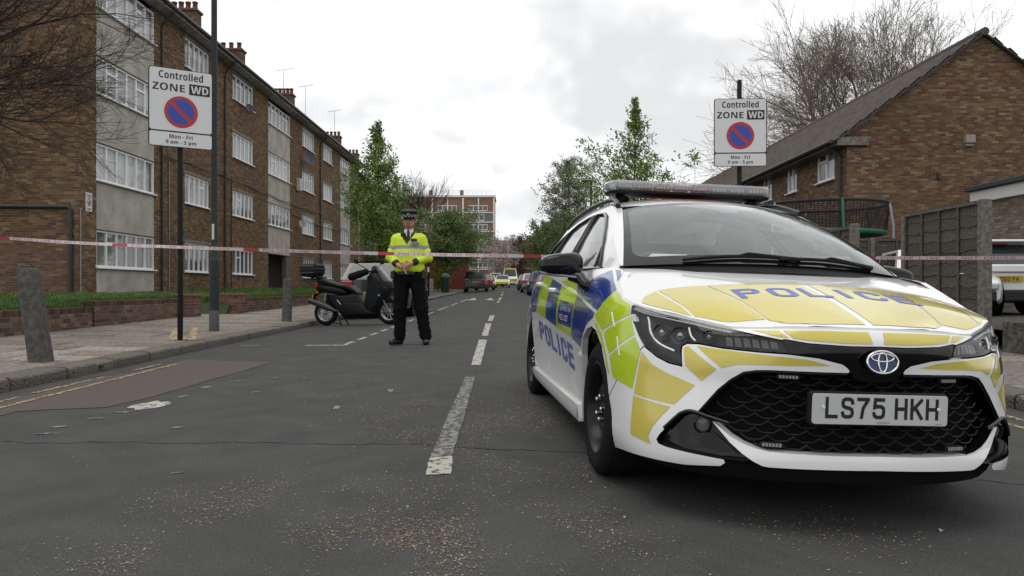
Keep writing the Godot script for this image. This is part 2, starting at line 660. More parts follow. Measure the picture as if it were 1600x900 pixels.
	for k in runs.size():
		var q: Array = runs[k]
		road_sheet(ragged([[q[0] - 0.035, q[1]], [q[0] + 0.035, q[1]], [q[0] + 0.035 + 0.02, q[2]], [q[0] - 0.035 + 0.02, q[2]]], 0.009, 0.1, 60 + k), 0.0075, yellow, "yellow_line", road, 0.5)
	for x in [-0.55, -0.32]:
		road_sheet(ragged([[kerb_xr(2.5) + x - 0.035, 2.5], [kerb_xr(2.5) + x + 0.035, 2.5], [kerb_xr(22.0) + x + 0.035, 22.0], [kerb_xr(22.0) + x - 0.035, 22.0]], 0.006, 0.12, 70), 0.004, yellow, "yellow_line", road, 0.5)
	build_pavements()

func asphalt_picture() -> Texture2D:
	# fine stone, tyre-dark patches; tiles every 2.4 m
	var n := 1024
	var im := Image.create(n, n, false, Image.FORMAT_RGB8)
	var r := RandomNumberGenerator.new()
	r.seed = 77
	var big := FastNoiseLite.new()
	big.frequency = 0.006
	big.fractal_octaves = 4
	var grit := FastNoiseLite.new()
	grit.frequency = 0.2
	grit.fractal_octaves = 2
	for y in n:
		for x in n:
			var a := TAU * x / n
			var b := TAU * y / n
			var w := 0.85 * big.get_noise_3d(cos(a) * 150.0 + 300.0, sin(a) * 150.0 + cos(b) * 150.0, sin(b) * 150.0)
			var l := 0.86 + 0.13 * w + r.randf_range(-0.12, 0.12) + 0.16 * grit.get_noise_2d(x, y)
			var q := r.randf()
			if q > 0.993:
				l += 0.22
			elif q < 0.02:
				l -= 0.18
			l = clampf(l, 0.0, 1.0)
			im.set_pixel(x, y, Color(l, l * 0.995, l * 0.985))
	return ImageTexture.create_from_image(im)

func worn_picture(key: String, dark: Color, amount: float) -> Texture2D:
	var n := 512
	var im := Image.create(n, n, false, Image.FORMAT_RGB8)
	var fn := FastNoiseLite.new()
	fn.seed = key.hash() % 1000
	fn.frequency = 0.035
	fn.fractal_octaves = 5
	fn.fractal_gain = 0.65
	for y in n:
		for x in n:
			var t := fn.get_noise_2d(x, y) * 0.5 + 0.5
			var k := smoothstep(amount - 0.06, amount + 0.06, t)
			var c := dark.lerp(Color(1, 1, 1), k)
			im.set_pixel(x, y, c * (0.94 + 0.06 * t))
	return ImageTexture.create_from_image(im)

func build_pavements() -> void:
	# left: kerb stones, flags, far sheet
	var granite := []
	for k in 4:
		var g: float = [0.27, 0.31, 0.24, 0.29][k]
		granite.append(mat("granite_%d" % k, Color(g, g * 0.9, g * 0.76), 0.88, {"vary": 0.6, "freq": 0.05, "scale": 1.2, "bump": 1.2, "bfreq": 0.06}))
	var kerb := Node3D.new()
	kerb.name = "kerb"
	kerb.set_meta("kind", "structure")
	add_child(kerb)
	var unit := MB.new()
	unit.bbox(Vector3.ZERO, Vector3(1, 1, 1), 0.045)
	var unit_mesh := unit.mesh()
	var stones := []
	for v in 4:
		var m := MB.new()
		# a dressed kerb stone with a rounded, slightly hollowed arris
		var rr := RandomNumberGenerator.new()
		rr.seed = 900 + v
		var prof := PackedVector2Array([Vector2(0.28, -0.2), Vector2(-0.005, -0.2), Vector2(0.0, 0.085), Vector2(0.012, 0.108), Vector2(0.04, 0.12), Vector2(0.28, 0.124)])
		var sec := 9
		var bump := []
		for s in sec + 1:
			bump.append([rr.randf_range(-0.009, 0.009), rr.randf_range(-0.006, 0.006)])
		for s in sec:
			for e in prof.size() - 1:
				var za := -0.445 + 0.89 * s / sec
				var zb := -0.445 + 0.89 * (s + 1) / sec
				var wa := 1.0 if e in [1, 2, 3] else 0.0
				var P := func(j: int, z: float, b: Array) -> Vector3:
					var q := prof[j]
					var k := 1.0 if (j >= 2 and j <= 4) else 0.0
					return Vector3(-q.x - k * b[0] * (1.0 if j < 4 else 0.4), q.y + k * b[1], z)
				m.quad(P.call(e, za, bump[s]), P.call(e + 1, za, bump[s]), P.call(e + 1, zb, bump[s + 1]), P.call(e, zb, bump[s + 1]))
		m.smooth()
		for z in [-0.445, 0.445]:
			var ring := PackedVector2Array()
			for q in prof:
				ring.append(Vector2(-q.x, q.y))
			var t := Geometry2D.triangulate_polygon(ring)
			for k in range(0, t.size(), 3):
				m.tri(Vector3(ring[t[k]].x, ring[t[k]].y, z), Vector3(ring[t[k + 1]].x, ring[t[k + 1]].y, z), Vector3(ring[t[k + 2]].x, ring[t[k + 2]].y, z))
		stones.append(m.mesh())
	var d := 0.2
	var k := 0
	while d < 78.0:
		var mid := d + 0.45
		var x := kerb_x(mid)
		var o := part("kerb_stone", stones[int(hash01(k) * 3.99)], granite[int(hash01(k + 500) * 3.99)], kerb)
		o.position = Vector3(x + 0.012 * (hash01(k + 40) - 0.5), road_y(x, mid) + 0.008 * (hash01(k + 90) - 0.5), -mid)
		o.rotation.y = -0.022 + 0.012 * (hash01(k + 7) - 0.5)
		o.rotation.x = 0.01
		if d > 33.0:
			o.scale.z = 3.02
			d += 2.72
		else:
			d += 0.902
		k += 1
	# bedding sheet below the flags and pavement beyond them
	var slab_m := []
	var tints := [Color(0.31, 0.275, 0.23), Color(0.36, 0.32, 0.27), Color(0.25, 0.225, 0.195), Color(0.32, 0.265, 0.215), Color(0.42, 0.39, 0.34)]
	for j in tints.size():
		slab_m.append(mat("flag_%d" % j, tints[j], 0.9, {"vary": 0.4, "freq": 0.03, "scale": 0.7, "bump": 0.3, "bfreq": 0.2}))
	var pv := Node3D.new()
	pv.name = "pavement"
	pv.set_meta("kind", "structure")
	add_child(pv)
	var mb := MB.new()
	mb.grid(4, 40, func(u: float, w: float) -> Vector3:
		var dd := -2.0 + w * 92.0
		var x := lerpf(kerb_x(dd) - 0.2, -7.75, u)
		return Vector3(x, pave_y(x, dd) - (0.022 if dd < 29.5 else 0.0), -dd), true)
	part("bedding", mb.mesh(), mat("pavement_far", Color(0.1, 0.09, 0.08), 0.95, {"vary": 0.4, "freq": 0.03, "scale": 0.5}), pv)
	var row := 0
	d = 3.0
	var slab_mesh := {}
	while d < 29.0:
		var dep := 0.6
		var xk := kerb_x(d + 0.3) - 0.285
		var widths := [0.9, 0.6, 0.75, 0.75] if row % 2 == 0 else [0.6, 0.75, 0.75, 0.9]
		var x := xk
		for j in 5:
			var w: float = widths[j % 4]
			if j == 4:
				w = 0.42
			if x - w < -7.85:
				w = x + 7.85
			if w < 0.08:
				break
			var key := "%.2f" % w
			if not slab_mesh.has(key):
				var m := MB.new()
				m.bbox(Vector3(0, -0.03, 0), Vector3(w - 0.028, 0.06, dep - 0.026), 0.008)
				slab_mesh[key] = m.mesh()
			var idx := int(hash01(row * 7 + j) * 3.9)
			if hash01(row * 31 + j * 5) > 0.965:
				idx = 4
			var o := part("paving_slab", slab_mesh[key], slab_m[idx], pv)
			var cx := x - w * 0.5
			o.position = Vector3(cx, pave_y(cx, d + 0.3) + 0.010 * (hash01(row * 13 + j) - 0.5), -(d + 0.3))
			o.rotation = Vector3(0.01 + 0.006 * (hash01(row + j * 9) - 0.5), 0, -0.018 + 0.006 * (hash01(row * 3 + j) - 0.5))
			x -= w
		d += dep
		row += 1
	# right: kerb, pavement
	var rk := Node3D.new()
	rk.name = "kerb_right"
	rk.set_meta("kind", "structure")
	add_child(rk)
	d = 1.0
	k = 0
	while d < 74.0:
		var mid := d + 0.45
		var o := part("kerb_stone", stones[int(hash01(k + 33) * 3.99)], granite[int(hash01(k + 700) * 3.99)], rk)
		o.position = Vector3(kerb_xr(mid), road_y(kerb_xr(mid), mid), -mid)
		o.rotation.y = PI + (0.028 if mid < 46.0 else 0.0)
		if d > 20.0:
			o.scale.z = 3.02
			d += 2.72
		else:
			d += 0.902
		k += 1
	var rp := Node3D.new()
	rp.name = "pavement_right"
	rp.set_meta("kind", "structure")
	add_child(rp)
	mb = MB.new()
	mb.grid(4, 40, func(u: float, w: float) -> Vector3:
		var dd := -2.0 + w * 92.0
		var x := lerpf(kerb_xr(dd) + 0.2, 6.6, u)
		return Vector3(x, pave_y_right(x, dd) - 0.012, -dd), false)
	part("bedding", mb.mesh(), mats["pavement_far"], rp)
	d = 4.0
	row = 0
	while d < 16.0:
		var x := kerb_xr(d + 0.3) + 0.285
		for j in 4:
			var w: float = [0.9, 0.6, 0.75][(j + row) % 3]
			if x + w > 6.6:
				w = 6.6 - x
			if w < 0.08:
				break
			var key := "%.2f" % w
			if not slab_mesh.has(key):
				var m := MB.new()
				m.bbox(Vector3(0, -0.03, 0), Vector3(w - 0.012, 0.06, 0.588), 0.005)
				slab_mesh[key] = m.mesh()
			var o := part("paving_slab", slab_mesh[key], slab_m[int(hash01(row * 17 + j) * 3.9)], rp)
			var cx := x + w * 0.5
			o.position = Vector3(cx, pave_y_right(cx, d + 0.3), -(d + 0.3))
			o.rotation = Vector3(0.01, 0, 0.018)
			x += w
		d += 0.6
		row += 1

# ------------------------------------------------------------------ brickwork
# o: lower corner of the wall face, u: along it, nrm: out of it. holes: Rect2 in (along, up). top: optional limit on the height at a place along the wall.
func brickwork(parent: Node3D, o: Vector3, u: Vector3, nrm: Vector3, w: float, h: float, holes: Array, palette: Array, sd: int, singles := 0, top = null, thick := 0.22) -> void:
	var r := RandomNumberGenerator.new()
	r.seed = sd
	var fn := FastNoiseLite.new()
	fn.seed = sd
	fn.frequency = 0.25
	fn.fractal_octaves = 3
	if not texs.has("brick_mesh"):
		var m := MB.new()
		m.box(Vector3.ZERO, Vector3.ONE)
		texs["brick_mesh"] = m.mesh()
	var bm := mat("brick", Color(1, 1, 1), 0.92, {"vc": true, "vary": 0.4, "freq": 0.06, "scale": 1.5, "bump": 0.5, "bfreq": 0.12})
	var where := []
	var tint := []
	var rows := int(h / 0.075)
	for row in rows:
		var y := row * 0.075 + 0.0375
		var lim := 0.0
		var x := -0.1125 if row % 2 else 0.0
		while x < w:
			var a := maxf(x, 0.0)
			var b := minf(x + 0.215, w)
			x += 0.225
			if top != null:
				var tl: float = top.call((a + b) * 0.5)
				if y + 0.02 > tl:
					continue
			var pieces := [[a, b]]
			for hr in holes:
				if y > hr.position.y - 0.03 and y < hr.end.y + 0.03:
					var np := []
					for p in pieces:
						if p[1] <= hr.position.x or p[0] >= hr.end.x:
							np.append(p)
						else:
							if p[0] < hr.position.x:
								np.append([p[0], hr.position.x])
							if p[1] > hr.end.x:
								np.append([hr.end.x, p[1]])
					pieces = np
			for p in pieces:
				var len: float = p[1] - p[0]
				if len < 0.03:
					continue
				var mid: float = (p[0] + p[1]) * 0.5
				where.append(Transform3D(Basis(u * len, Vector3.UP * 0.0625, nrm * 0.05), o + u * mid + Vector3.UP * y + nrm * (-0.02 + r.randf_range(-0.0015, 0.0025))))
				var t := fn.get_noise_2d(mid * 3.0, y * 3.0) * 0.5 + r.randf_range(-0.55, 0.55) + 0.5
				var c: Color = palette[clampi(int(t * palette.size()), 0, palette.size() - 1)]
				var g := r.randf_range(0.72, 1.2) * (1.0 + 0.22 * fn.get_noise_2d(mid * 0.9 + 40.0, y * 0.9))
				tint.append(Color(c.r * g * 0.97, c.g * g * 1.08, c.b * g * 1.12))
	if singles > 0:
		var order := range(where.size())
		var cam := Vector3(0, CAM_H, 0)
		var vis := func(t: Transform3D) -> float:
			var q := t.origin - cam
			var far := q.length()
			if absf(q.x / q.z) > 0.66 or absf(q.y / q.z) > 0.365:
				far += 500.0
			return far
		var dist := []
		for t in where:
			dist.append(vis.call(t))
		order.sort_custom(func(i: int, j: int) -> bool: return dist[i] < dist[j])
		var keep_w := []
		var keep_c := []
		var tones := {}
		for k in order.size():
			var i: int = order[k]
			if k < singles and dist[i] < 500.0:
				var c: Color = tint[i]
				var key := "brick_%d_%d_%d" % [roundi(c.r * 18.0), roundi(c.g * 18.0), roundi(c.b * 18.0)]
				var m := mat(key, Color(roundi(c.r * 18.0) / 18.0 + 0.01, roundi(c.g * 18.0) / 18.0 + 0.005, roundi(c.b * 18.0) / 18.0 + 0.01), 0.92, {"vary": 0.4, "freq": 0.06, "scale": 1.5, "bump": 0.5, "bfreq": 0.12})
				var b := part("brick", texs["brick_mesh"], m, parent)
				b.transform = where[i]
			else:
				keep_w.append(where[i])
				keep_c.append(tint[i])
		where = keep_w
		tint = keep_c
	if where.size():
		many("brickwork", texs["brick_mesh"], bm, parent, where, tint)
	# the mortar and the body of the wall behind the faces of the bricks
	var xs := [0.0, w]
	var ys := [0.0, h]
	for hr in holes:
		for q in [hr.position.x, hr.end.x]:
			if q > 0.0 and q < w and not xs.has(q): xs.append(q)
		for q in [hr.position.y, hr.end.y]:
			if q > 0.0 and q < h and not ys.has(q): ys.append(q)
	xs.sort()
	ys.sort()
	var mb := MB.new()
	var basis := Basis(u, Vector3.UP, u.cross(Vector3.UP))
	if top == null:
		for i in xs.size() - 1:
			for j in ys.size() - 1:
				var c := Vector2((xs[i] + xs[i + 1]) * 0.5, (ys[j] + ys[j + 1]) * 0.5)
				var inside := false
				for hr in holes:
					if hr.has_point(c):
						inside = true
				if not inside:
					mb.box(o + u * c.x + Vector3.UP * c.y - nrm * (thick * 0.5 + 0.003), Vector3(xs[i + 1] - xs[i], ys[j + 1] - ys[j], thick), basis)
	else:
		var ring := PackedVector2Array([Vector2(0, 0), Vector2(w, 0)])
		for k in 41:
			var x := w * (1.0 - k / 40.0)
			ring.append(Vector2(x, minf(h, top.call(x))))
		var xf := Transform3D(Basis(u, Vector3.UP, u.cross(Vector3.UP)), o - nrm * 0.003)
		var s := signf(u.cross(Vector3.UP).dot(nrm))
		mb.prism(ring, -thick * s if s > 0 else 0.0, 0.0 if s > 0 else thick, xf)
	part("mortar", mb.mesh(), mat("mortar", Color(0.31, 0.265, 0.21), 0.95, {"vary": 0.3, "freq": 0.04, "scale": 1.0}), parent)

# ------------------------------------------------------------------ windows
func window(parent: Node3D, o: Vector3, u: Vector3, nrm: Vector3, w: float, h: float, lights: int, tops: Array, sd: int, curtain := 0.75, fw := 0.055) -> void:
	var r := RandomNumberGenerator.new()
	r.seed = sd
	var b := Basis(u, Vector3.UP, u.cross(Vector3.UP))
	var face := o - nrm * 0.05
	var P := func(x: float, y: float, z: float) -> Vector3: return face + u * x + Vector3.UP * y + nrm * z
	var mb := MB.new()
	mb.box(P.call(w * 0.5, fw * 0.5, 0), Vector3(w, fw, 0.07), b)
	mb.box(P.call(w * 0.5, h - fw * 0.5, 0), Vector3(w, fw, 0.07), b)
	mb.box(P.call(fw * 0.5, h * 0.5, 0), Vector3(fw, h - 2 * fw, 0.07), b)
	mb.box(P.call(w - fw * 0.5, h * 0.5, 0), Vector3(fw, h - 2 * fw, 0.07), b)
	var pw := w / lights
	for k in range(1, lights):
		mb.box(P.call(pw * k, h * 0.5, 0), Vector3(fw * 1.15, h - 2 * fw, 0.065), b)
	var tr := h * 0.68
	for k in tops:
		mb.box(P.call(pw * (k + 0.5), tr, 0.002), Vector3(pw - fw * 1.15, fw * 1.2, 0.06), b)
	var f := part("window", mb.mesh(), mat("upvc_white", Color(0.82, 0.82, 0.82), 0.4), parent)
	var sill := MB.new()
	sill.bbox(P.call(w * 0.5, -0.03, 0.075), Vector3(w + 0.12, 0.045, 0.16), 0.008, b)
	part("sill", sill.mesh(), mats["upvc_white"], f)
	var glass := mat("window_glass", Color(0.6, 0.65, 0.65, 0.12), 0.02, {"spec": 0.62})
	for k in lights:
		var x0 := pw * k + fw * 0.5
		var x1 := pw * (k + 1) - fw * 0.5
		var bits := [[fw, tr - fw * 0.6], [tr + fw * 0.6, h - fw]] if tops.has(k) else [[fw, h - fw]]
		for q in bits:
			var g := MB.new()
			var tilt := r.randf_range(-0.002, 0.002)
			g.quad(P.call(x0, q[0], -0.01), P.call(x0, q[1], -0.01 + tilt), P.call(x1, q[1], -0.01 + tilt), P.call(x1, q[0], -0.01))
			part("pane", g.mesh(), glass, f)
	var room := MB.new()
	room.box(P.call(w * 0.5, h * 0.5, -0.75), Vector3(w + 0.3, h + 0.3, 0.05), b)
	part("room_wall", room.mesh(), mat("room_paper", Color(0.3, 0.29, 0.27), 0.9), f)
	if r.randf() < curtain:
		# net curtain in soft folds over part of the width
		var c := MB.new()
		var c0 := 0.02 if r.randf() < 0.7 else w * r.randf_range(0.1, 0.4)
		var c1 := w - 0.02 if r.randf() < 0.65 else w * r.randf_range(0.6, 0.9)
		var ph := r.randf() * 6.0
		var drop := 0.0 if r.randf() < 0.7 else h * r.randf_range(0.25, 0.6)
		var steps := int((c1 - c0) / 0.04)
		c.grid(steps, 1, func(a: float, q: float) -> Vector3:
			var x := lerpf(c0, c1, a)
			return P.call(x, lerpf(drop, h - 0.02, q), -0.14 + 0.018 * sin(x * 48.0 + ph) + 0.01 * sin(x * 21.0)))
		var tone: int = r.randi() % 5
		part("net_curtain", c.mesh(), mat("net_%d" % tone, [Color(0.5, 0.5, 0.5), Color(0.42, 0.42, 0.4), Color(0.6, 0.61, 0.62), Color(0.33, 0.3, 0.26), Color(0.45, 0.46, 0.5)][tone], 0.9, {"back": Color(0.2, 0.2, 0.2)}), f)

func pipe(parent: Node3D, called: String, pts: Array, r: float, m: Material, sides := 8) -> MeshInstance3D:
	var mb := MB.new()
	mb.tube(pts, [r], sides)
	return part(called, mb.mesh(), m, parent)

func dish(parent: Node3D, at: Vector3, size: float, face: Vector3, m: Material) -> void:
	var mb := MB.new()
	var z := face.normalized()
	var x := Vector3.UP.cross(z).normalized()
	var b := Basis(x, z, x.cross(z))   # local y looks out
	var prof := []
	for k in 7:
		var t := k / 6.0
		prof.append(Vector2(size * t, size * 0.28 * t * t))
	mb.lathe(prof, 20, Transform3D(b, at))
	mb.tube([at + b * Vector3(0, 0, size * 0.9), at + z * size * 0.85], [0.012], 5)
	mb.bbox(at + z * size * 0.85, Vector3(0.06, 0.06, 0.1), 0.01, b)
	mb.tube([at, at - z * 0.12, at - z * 0.2 + Vector3.DOWN * 0.05], [0.02], 6)
	part("satellite_dish", mb.mesh(), m, parent)

func aerial(parent: Node3D, at: Vector3, h: float) -> void:
	var mb := MB.new()
	mb.tube([at, at + Vector3.UP * h], [0.02, 0.015], 5)
	var top := at + Vector3.UP * h
	mb.tube([top + Vector3(-0.5, -0.05, 0), top + Vector3(0.6, 0.12, 0)], [0.012], 4)
	for k in 7:
		var q := top + Vector3(-0.4 + k * 0.15, -0.04 + k * 0.025, 0)
		mb.tube([q + Vector3(0, 0, -0.2), q + Vector3(0, 0, 0.2)], [0.007], 4)
	part("aerial", mb.mesh(), mat("aerial_grey", Color(0.25, 0.25, 0.26), 0.5, {"metal": 0.6}), parent)

func chimney(parent: Node3D, x: float, d: float, y0: float, y1: float, pots: int, sd: int) -> void:
	var cols := [Color(0.22, 0.12, 0.07), Color(0.27, 0.155, 0.09), Color(0.17, 0.09, 0.055)]
	var holder := Node3D.new()
	holder.name = "chimney"
	parent.add_child(holder, true)
	var w := 1.2
	var dep := 0.62
	brickwork(holder, Vector3(x, y0, -d), Vector3(0, 0, -1), Vector3(1, 0, 0), dep, y1 - y0, [], cols, sd)
	brickwork(holder, Vector3(x - w, y0, -d), Vector3(1, 0, 0), Vector3(0, 0, 1), w, y1 - y0, [], cols, sd + 1, 0, null, 0.58)
	var mb := MB.new()
	mb.bbox(Vector3(x - w * 0.5, y1 + 0.06, -d - dep * 0.5), Vector3(w + 0.14, 0.12, dep + 0.14), 0.02)
	part("chimney_cap", mb.mesh(), mat("cap_brick", Color(0.2, 0.13, 0.09), 0.9, {"vary": 0.4, "freq": 0.04}), holder)
	for k in pots:
		mb = MB.new()
		var at := Vector3(x - w * (k + 0.5) / pots, y1 + 0.12, -d - dep * 0.5)
		mb.lathe([Vector2(0.12, 0), Vector2(0.13, 0.04), Vector2(0.115, 0.08), Vector2(0.1, 0.26), Vector2(0.125, 0.3), Vector2(0.12, 0.36), Vector2(0.09, 0.37), Vector2(0.085, 0.1)], 12, Transform3D(Basis(), at))
		part("chimney_pot", mb.mesh(), mat("pot_red", Color(0.2, 0.055, 0.04), 0.8, {"vary": 0.4}), holder)

func build_flats() -> void:
	var pal := [Color(0.19, 0.092, 0.042), Color(0.26, 0.135, 0.06), Color(0.34, 0.19, 0.085), Color(0.3, 0.155, 0.066), Color(0.38, 0.23, 0.115), Color(0.225, 0.098, 0.048)]
	var red := [Color(0.26, 0.12, 0.075), Color(0.3, 0.15, 0.09), Color(0.22, 0.1, 0.065), Color(0.33, 0.19, 0.12), Color(0.2, 0.1, 0.07)]
	var fl := thing("apartment_block", "four storey brown brick flats with white windows and grey panels along left pavement", "building")
	var X := -12.7
	var D0 := 23.4
	var Y0 := 0.4
	var sills := [1.6, 4.27, 6.93, 9.58]
	var cols := [[24.4, 28.35, 1, 6, [1, 4]], [31.0, 33.45, 0, 5, [3]], [36.3, 39.15, 0, 5, [1]], [41.6, 45.7, 2, 6, [1, 4]], [48.4, 51.2, 0, 5, [3]], [53.7, 56.4, 0, 5, [1]], [59.1, 62.6, 1, 5, [0]]]
	var holes := []
	for c in cols:
		if c[2] == 0:
			for s in sills:
				holes.append(Rect2(c[0] - D0, s - Y0, c[1] - c[0], 1.13))
		else:
			holes.append(Rect2(c[0] - D0, 0.0, c[1] - c[0], 10.5))
	for q in [[23.4, 24.4], [28.35, 41.6], [45.7, 59.1], [62.6, 66.0]]:
		var hs := []
		for h in holes:
			if h.position.x + D0 > q[0] + 0.1 and h.end.x + D0 < q[1] - 0.1:
				hs.append(Rect2(h.position - Vector2(q[0] - D0, 0), h.size))
		brickwork(fl, Vector3(X, Y0, -q[0]), Vector3(0, 0, -1), Vector3(1, 0, 0), q[1] - q[0], 10.5, hs, pal, int(q[0]), 0)
	# end wall towards the camera: newer red bricks low down
	brickwork(fl, Vector3(X, Y0, -D0), Vector3(-1, 0, 0), Vector3(0, 0, 1), 8.2, 1.8, [], red, 8, 150)
	brickwork(fl, Vector3(X, Y0 + 1.8, -D0), Vector3(-1, 0, 0), Vector3(0, 0, 1), 8.2, 8.7, [], pal, 9, 150)
	brickwork(fl, Vector3(X, Y0, -66.0), Vector3(-1, 0, 0), Vector3(0, 0, -1), 8.2, 10.5, [], pal, 10, 0)
	var render_m := mat("render_grey", Color(0.56, 0.52, 0.455), 0.9, {"vary": 0.22, "freq": 0.012, "scale": 0.16, "bump": 0.4, "bfreq": 0.2})
	var edge := mat("panel_edge", Color(0.09, 0.085, 0.08), 0.8)
	var sd := 100
	for c in cols:
		var w: float = c[1] - c[0]
		for k in 4:
			sd += 1
			var at := Vector3(X, sills[k], -c[0])
			if c[2] == 2 and k == 0:
				continue
			window(fl, at, Vector3(0, 0, -1), Vector3(1, 0, 0), w, 1.13, c[3], c[4] if sd % 3 else [], sd, 0.85 if k > 0 else 0.3)
			if c[2] == 0:
				var ln := MB.new()
				ln.box(Vector3(X + 0.006, sills[k] + 1.13 + 0.07, -(c[0] + c[1]) * 0.5), Vector3(0.06, 0.13, w + 0.3))
				part("lintel", ln.mesh(), mat("lintel", Color(0.27, 0.23, 0.18), 0.9, {"vary": 0.3}), fl)
		if c[2] > 0:
			var spans := []
			for k in 4:
				var lo: float = Y0 if k == 0 else sills[k - 1] + 1.13
				if c[2] == 2 and k == 0:
					continue
				if c[2] == 2 and k == 1:
					lo = 2.75
				spans.append([lo, sills[k] - 0.052])
			for q in spans:
				var mb := MB.new()
				mb.bbox(Vector3(X - 0.1, (q[0] + q[1]) * 0.5, -(c[0] + c[1]) * 0.5), Vector3(0.2, q[1] - q[0] - 0.02, w - 0.02), 0.012)
				part("render_panel", mb.mesh(), render_m, fl)
				mb = MB.new()
				mb.box(Vector3(X + 0.012, q[0] + 0.02, -(c[0] + c[1]) * 0.5), Vector3(0.03, 0.025, w - 0.01))
				part("drip_strip", mb.mesh(), edge, fl)
	# entrance in the fourth bay
	var mb := MB.new()
	mb.box(Vector3(X - 0.12, 1.58, -45.3), Vector3(0.24, 2.33, 0.8))
	part("entrance_jamb", mb.mesh(), mat("jamb", Color(0.17, 0.15, 0.125), 0.9, {"vary": 0.3}), fl)
	mb = MB.new()
	mb.box(Vector3(X - 2.4, 1.55, -43.4), Vector3(0.1, 2.6, 4.6))
	mb.box(Vector3(X - 1.2, 1.55, -41.5), Vector3(2.3, 2.6, 0.1))
	mb.box(Vector3(X - 1.2, 1.55, -45.8), Vector3(2.3, 2.6, 0.1))
	mb.box(Vector3(X - 1.3, 2.9, -43.6), Vector3(2.3, 0.1, 4.4))
	mb.box(Vector3(X - 1.2, 0.62, -43.6), Vector3(2.4, 0.1, 4.2))
	part("entrance_passage", mb.mesh(), mat("passage", Color(0.2, 0.17, 0.14), 0.9), fl)
	# eaves, roof
	mb = MB.new()
	mb.box(Vector3(X + 0.22, 10.93, -(D0 + 66.0) * 0.5), Vector3(0.56, 0.05, 66.0 - D0 + 0.5))
	part("soffit", mb.mesh(), mat("soffit", Color(0.55, 0.53, 0.49), 0.8, {"vary": 0.35, "freq": 0.02, "scale": 0.3}), fl)
	mb = MB.new()
	mb.tube([Vector3(X + 0.55, 11.04, -D0 + 0.3), Vector3(X + 0.55, 11.04, -66.3)], [0.085], 10)
	part("gutter", mb.mesh(), mat("gutter_black", Color(0.03, 0.03, 0.03), 0.5), fl)
	mb = MB.new()
	var rz0 := -D0 + 0.25
	var rz1 := -66.25
	var ea := Vector3(X + 0.5, 11.02, 0)
	var ri := Vector3(X - 4.1, 13.1, 0)
	var eb := Vector3(X - 8.7, 11.02, 0)
	var zz := func(p: Vector3, z: float, up := 0.0) -> Vector3: return Vector3(p.x, p.y + up, z)
	mb.quad(zz.call(ea, rz1, 0.12), zz.call(ri, rz1, 0.12), zz.call(ri, rz0, 0.12), zz.call(ea, rz0, 0.12))
	mb.quad(zz.call(ri, rz1, 0.12), zz.call(eb, rz1, 0.12), zz.call(eb, rz0, 0.12), zz.call(ri, rz0, 0.12))
	for z in [rz0, rz1]:
		mb.quad(zz.call(ea, z), zz.call(ea, z, 0.12), zz.call(ri, z, 0.12), zz.call(ri, z))
		mb.quad(zz.call(ri, z), zz.call(ri, z, 0.12), zz.call(eb, z, 0.12), zz.call(eb, z))
		mb.tri(zz.call(ea, z), zz.call(ri, z), zz.call(eb, z))
	part("roof", mb.mesh(), mat("roof_slate", Color(0.075, 0.06, 0.052), 0.85, {"vary": 0.4, "freq": 0.03}), fl)
	var spec := [[34.35, 4], [40.1, 3], [49.4, 5], [63.1, 4]]
	for k in 4:
		chimney(fl, -13.6, spec[k][0], 11.3, 12.88, spec[k][1], 300 + k * 5)
	mb = MB.new()
	mb.box(Vector3(X - 8.3, 5.65, -(D0 + 66.0) * 0.5), Vector3(0.25, 10.5, 66.0 - D0 - 0.02))
	part("back_wall", mb.mesh(), mat("plain_brick", Color(0.26, 0.15, 0.075), 0.9, {"vary": 0.4, "freq": 0.05}), fl)
	for y in [0.42, 3.1, 5.75, 8.4, 10.85]:
		mb = MB.new()
		mb.box(Vector3(X - 4.3, y, -(D0 + 66.0) * 0.5), Vector3(7.7, 0.16, 66.0 - D0 - 0.5))
		if y == 3.1 or y == 0.42:
			mb = MB.new()
			mb.box(Vector3(X - 4.3, y, -(D0 + 41.4) * 0.5), Vector3(7.7, 0.16, 41.4 - D0 - 0.5))
			mb.box(Vector3(X - 4.3, y, -(45.9 + 66.0) * 0.5), Vector3(7.7, 0.16, 66.0 - 45.9 - 0.3))
		part("floor_slab", mb.mesh(), mat("slab", Color(0.3, 0.29, 0.28), 0.9), fl)
	var black: Material = mats["gutter_black"]
	for d in [28.85, 35.2, 52.7]:
		pipe(fl, "downpipe", [Vector3(X + 0.5, 10.95, -d), Vector3(X + 0.42, 10.8, -d), Vector3(X + 0.1, 10.5, -d), Vector3(X + 0.07, 10.3, -d), Vector3(X + 0.07, 0.6, -d)], 0.045, black)
	pipe(fl, "thin_pipe", [Vector3(X + 0.04, 6.0, -36.05), Vector3(X + 0.04, 0.6, -36.05)], 0.022, black, 6)
	pipe(fl, "thin_pipe", [Vector3(X + 0.04, 5.6, -29.5), Vector3(X + 0.04, 0.6, -29.5)], 0.022, mat("pipe_grey", Color(0.25, 0.24, 0.23), 0.6), 6)
	pipe(fl, "waste_pipe", [Vector3(X - 6.0, 3.38, -D0 + 0.08), Vector3(X - 0.25, 3.33, -D0 + 0.08), Vector3(X - 0.2, 3.2, -D0 + 0.08), Vector3(X - 0.2, 0.6, -D0 + 0.08)], 0.06, black)
	pipe(fl, "thin_pipe", [Vector3(X + 0.03, 3.3, -D0 - 0.05), Vector3(X + 0.03, 0.6, -D0 - 0.05)], 0.022, mats["pipe_grey"], 6)
	var run := []
	for k in 60:
		var d := 28.7 + k * 0.42
		run.append(Vector3(X + 0.05 + (0.06 if fposmod(d, 4.0) < 2.0 else 0.0), 5.85 - 0.08 * absf(sin(d * 0.9)) - 0.05 * sin(d * 0.31), -d))
	pipe(fl, "cable", run, 0.025, black, 5)
	var run2 := []
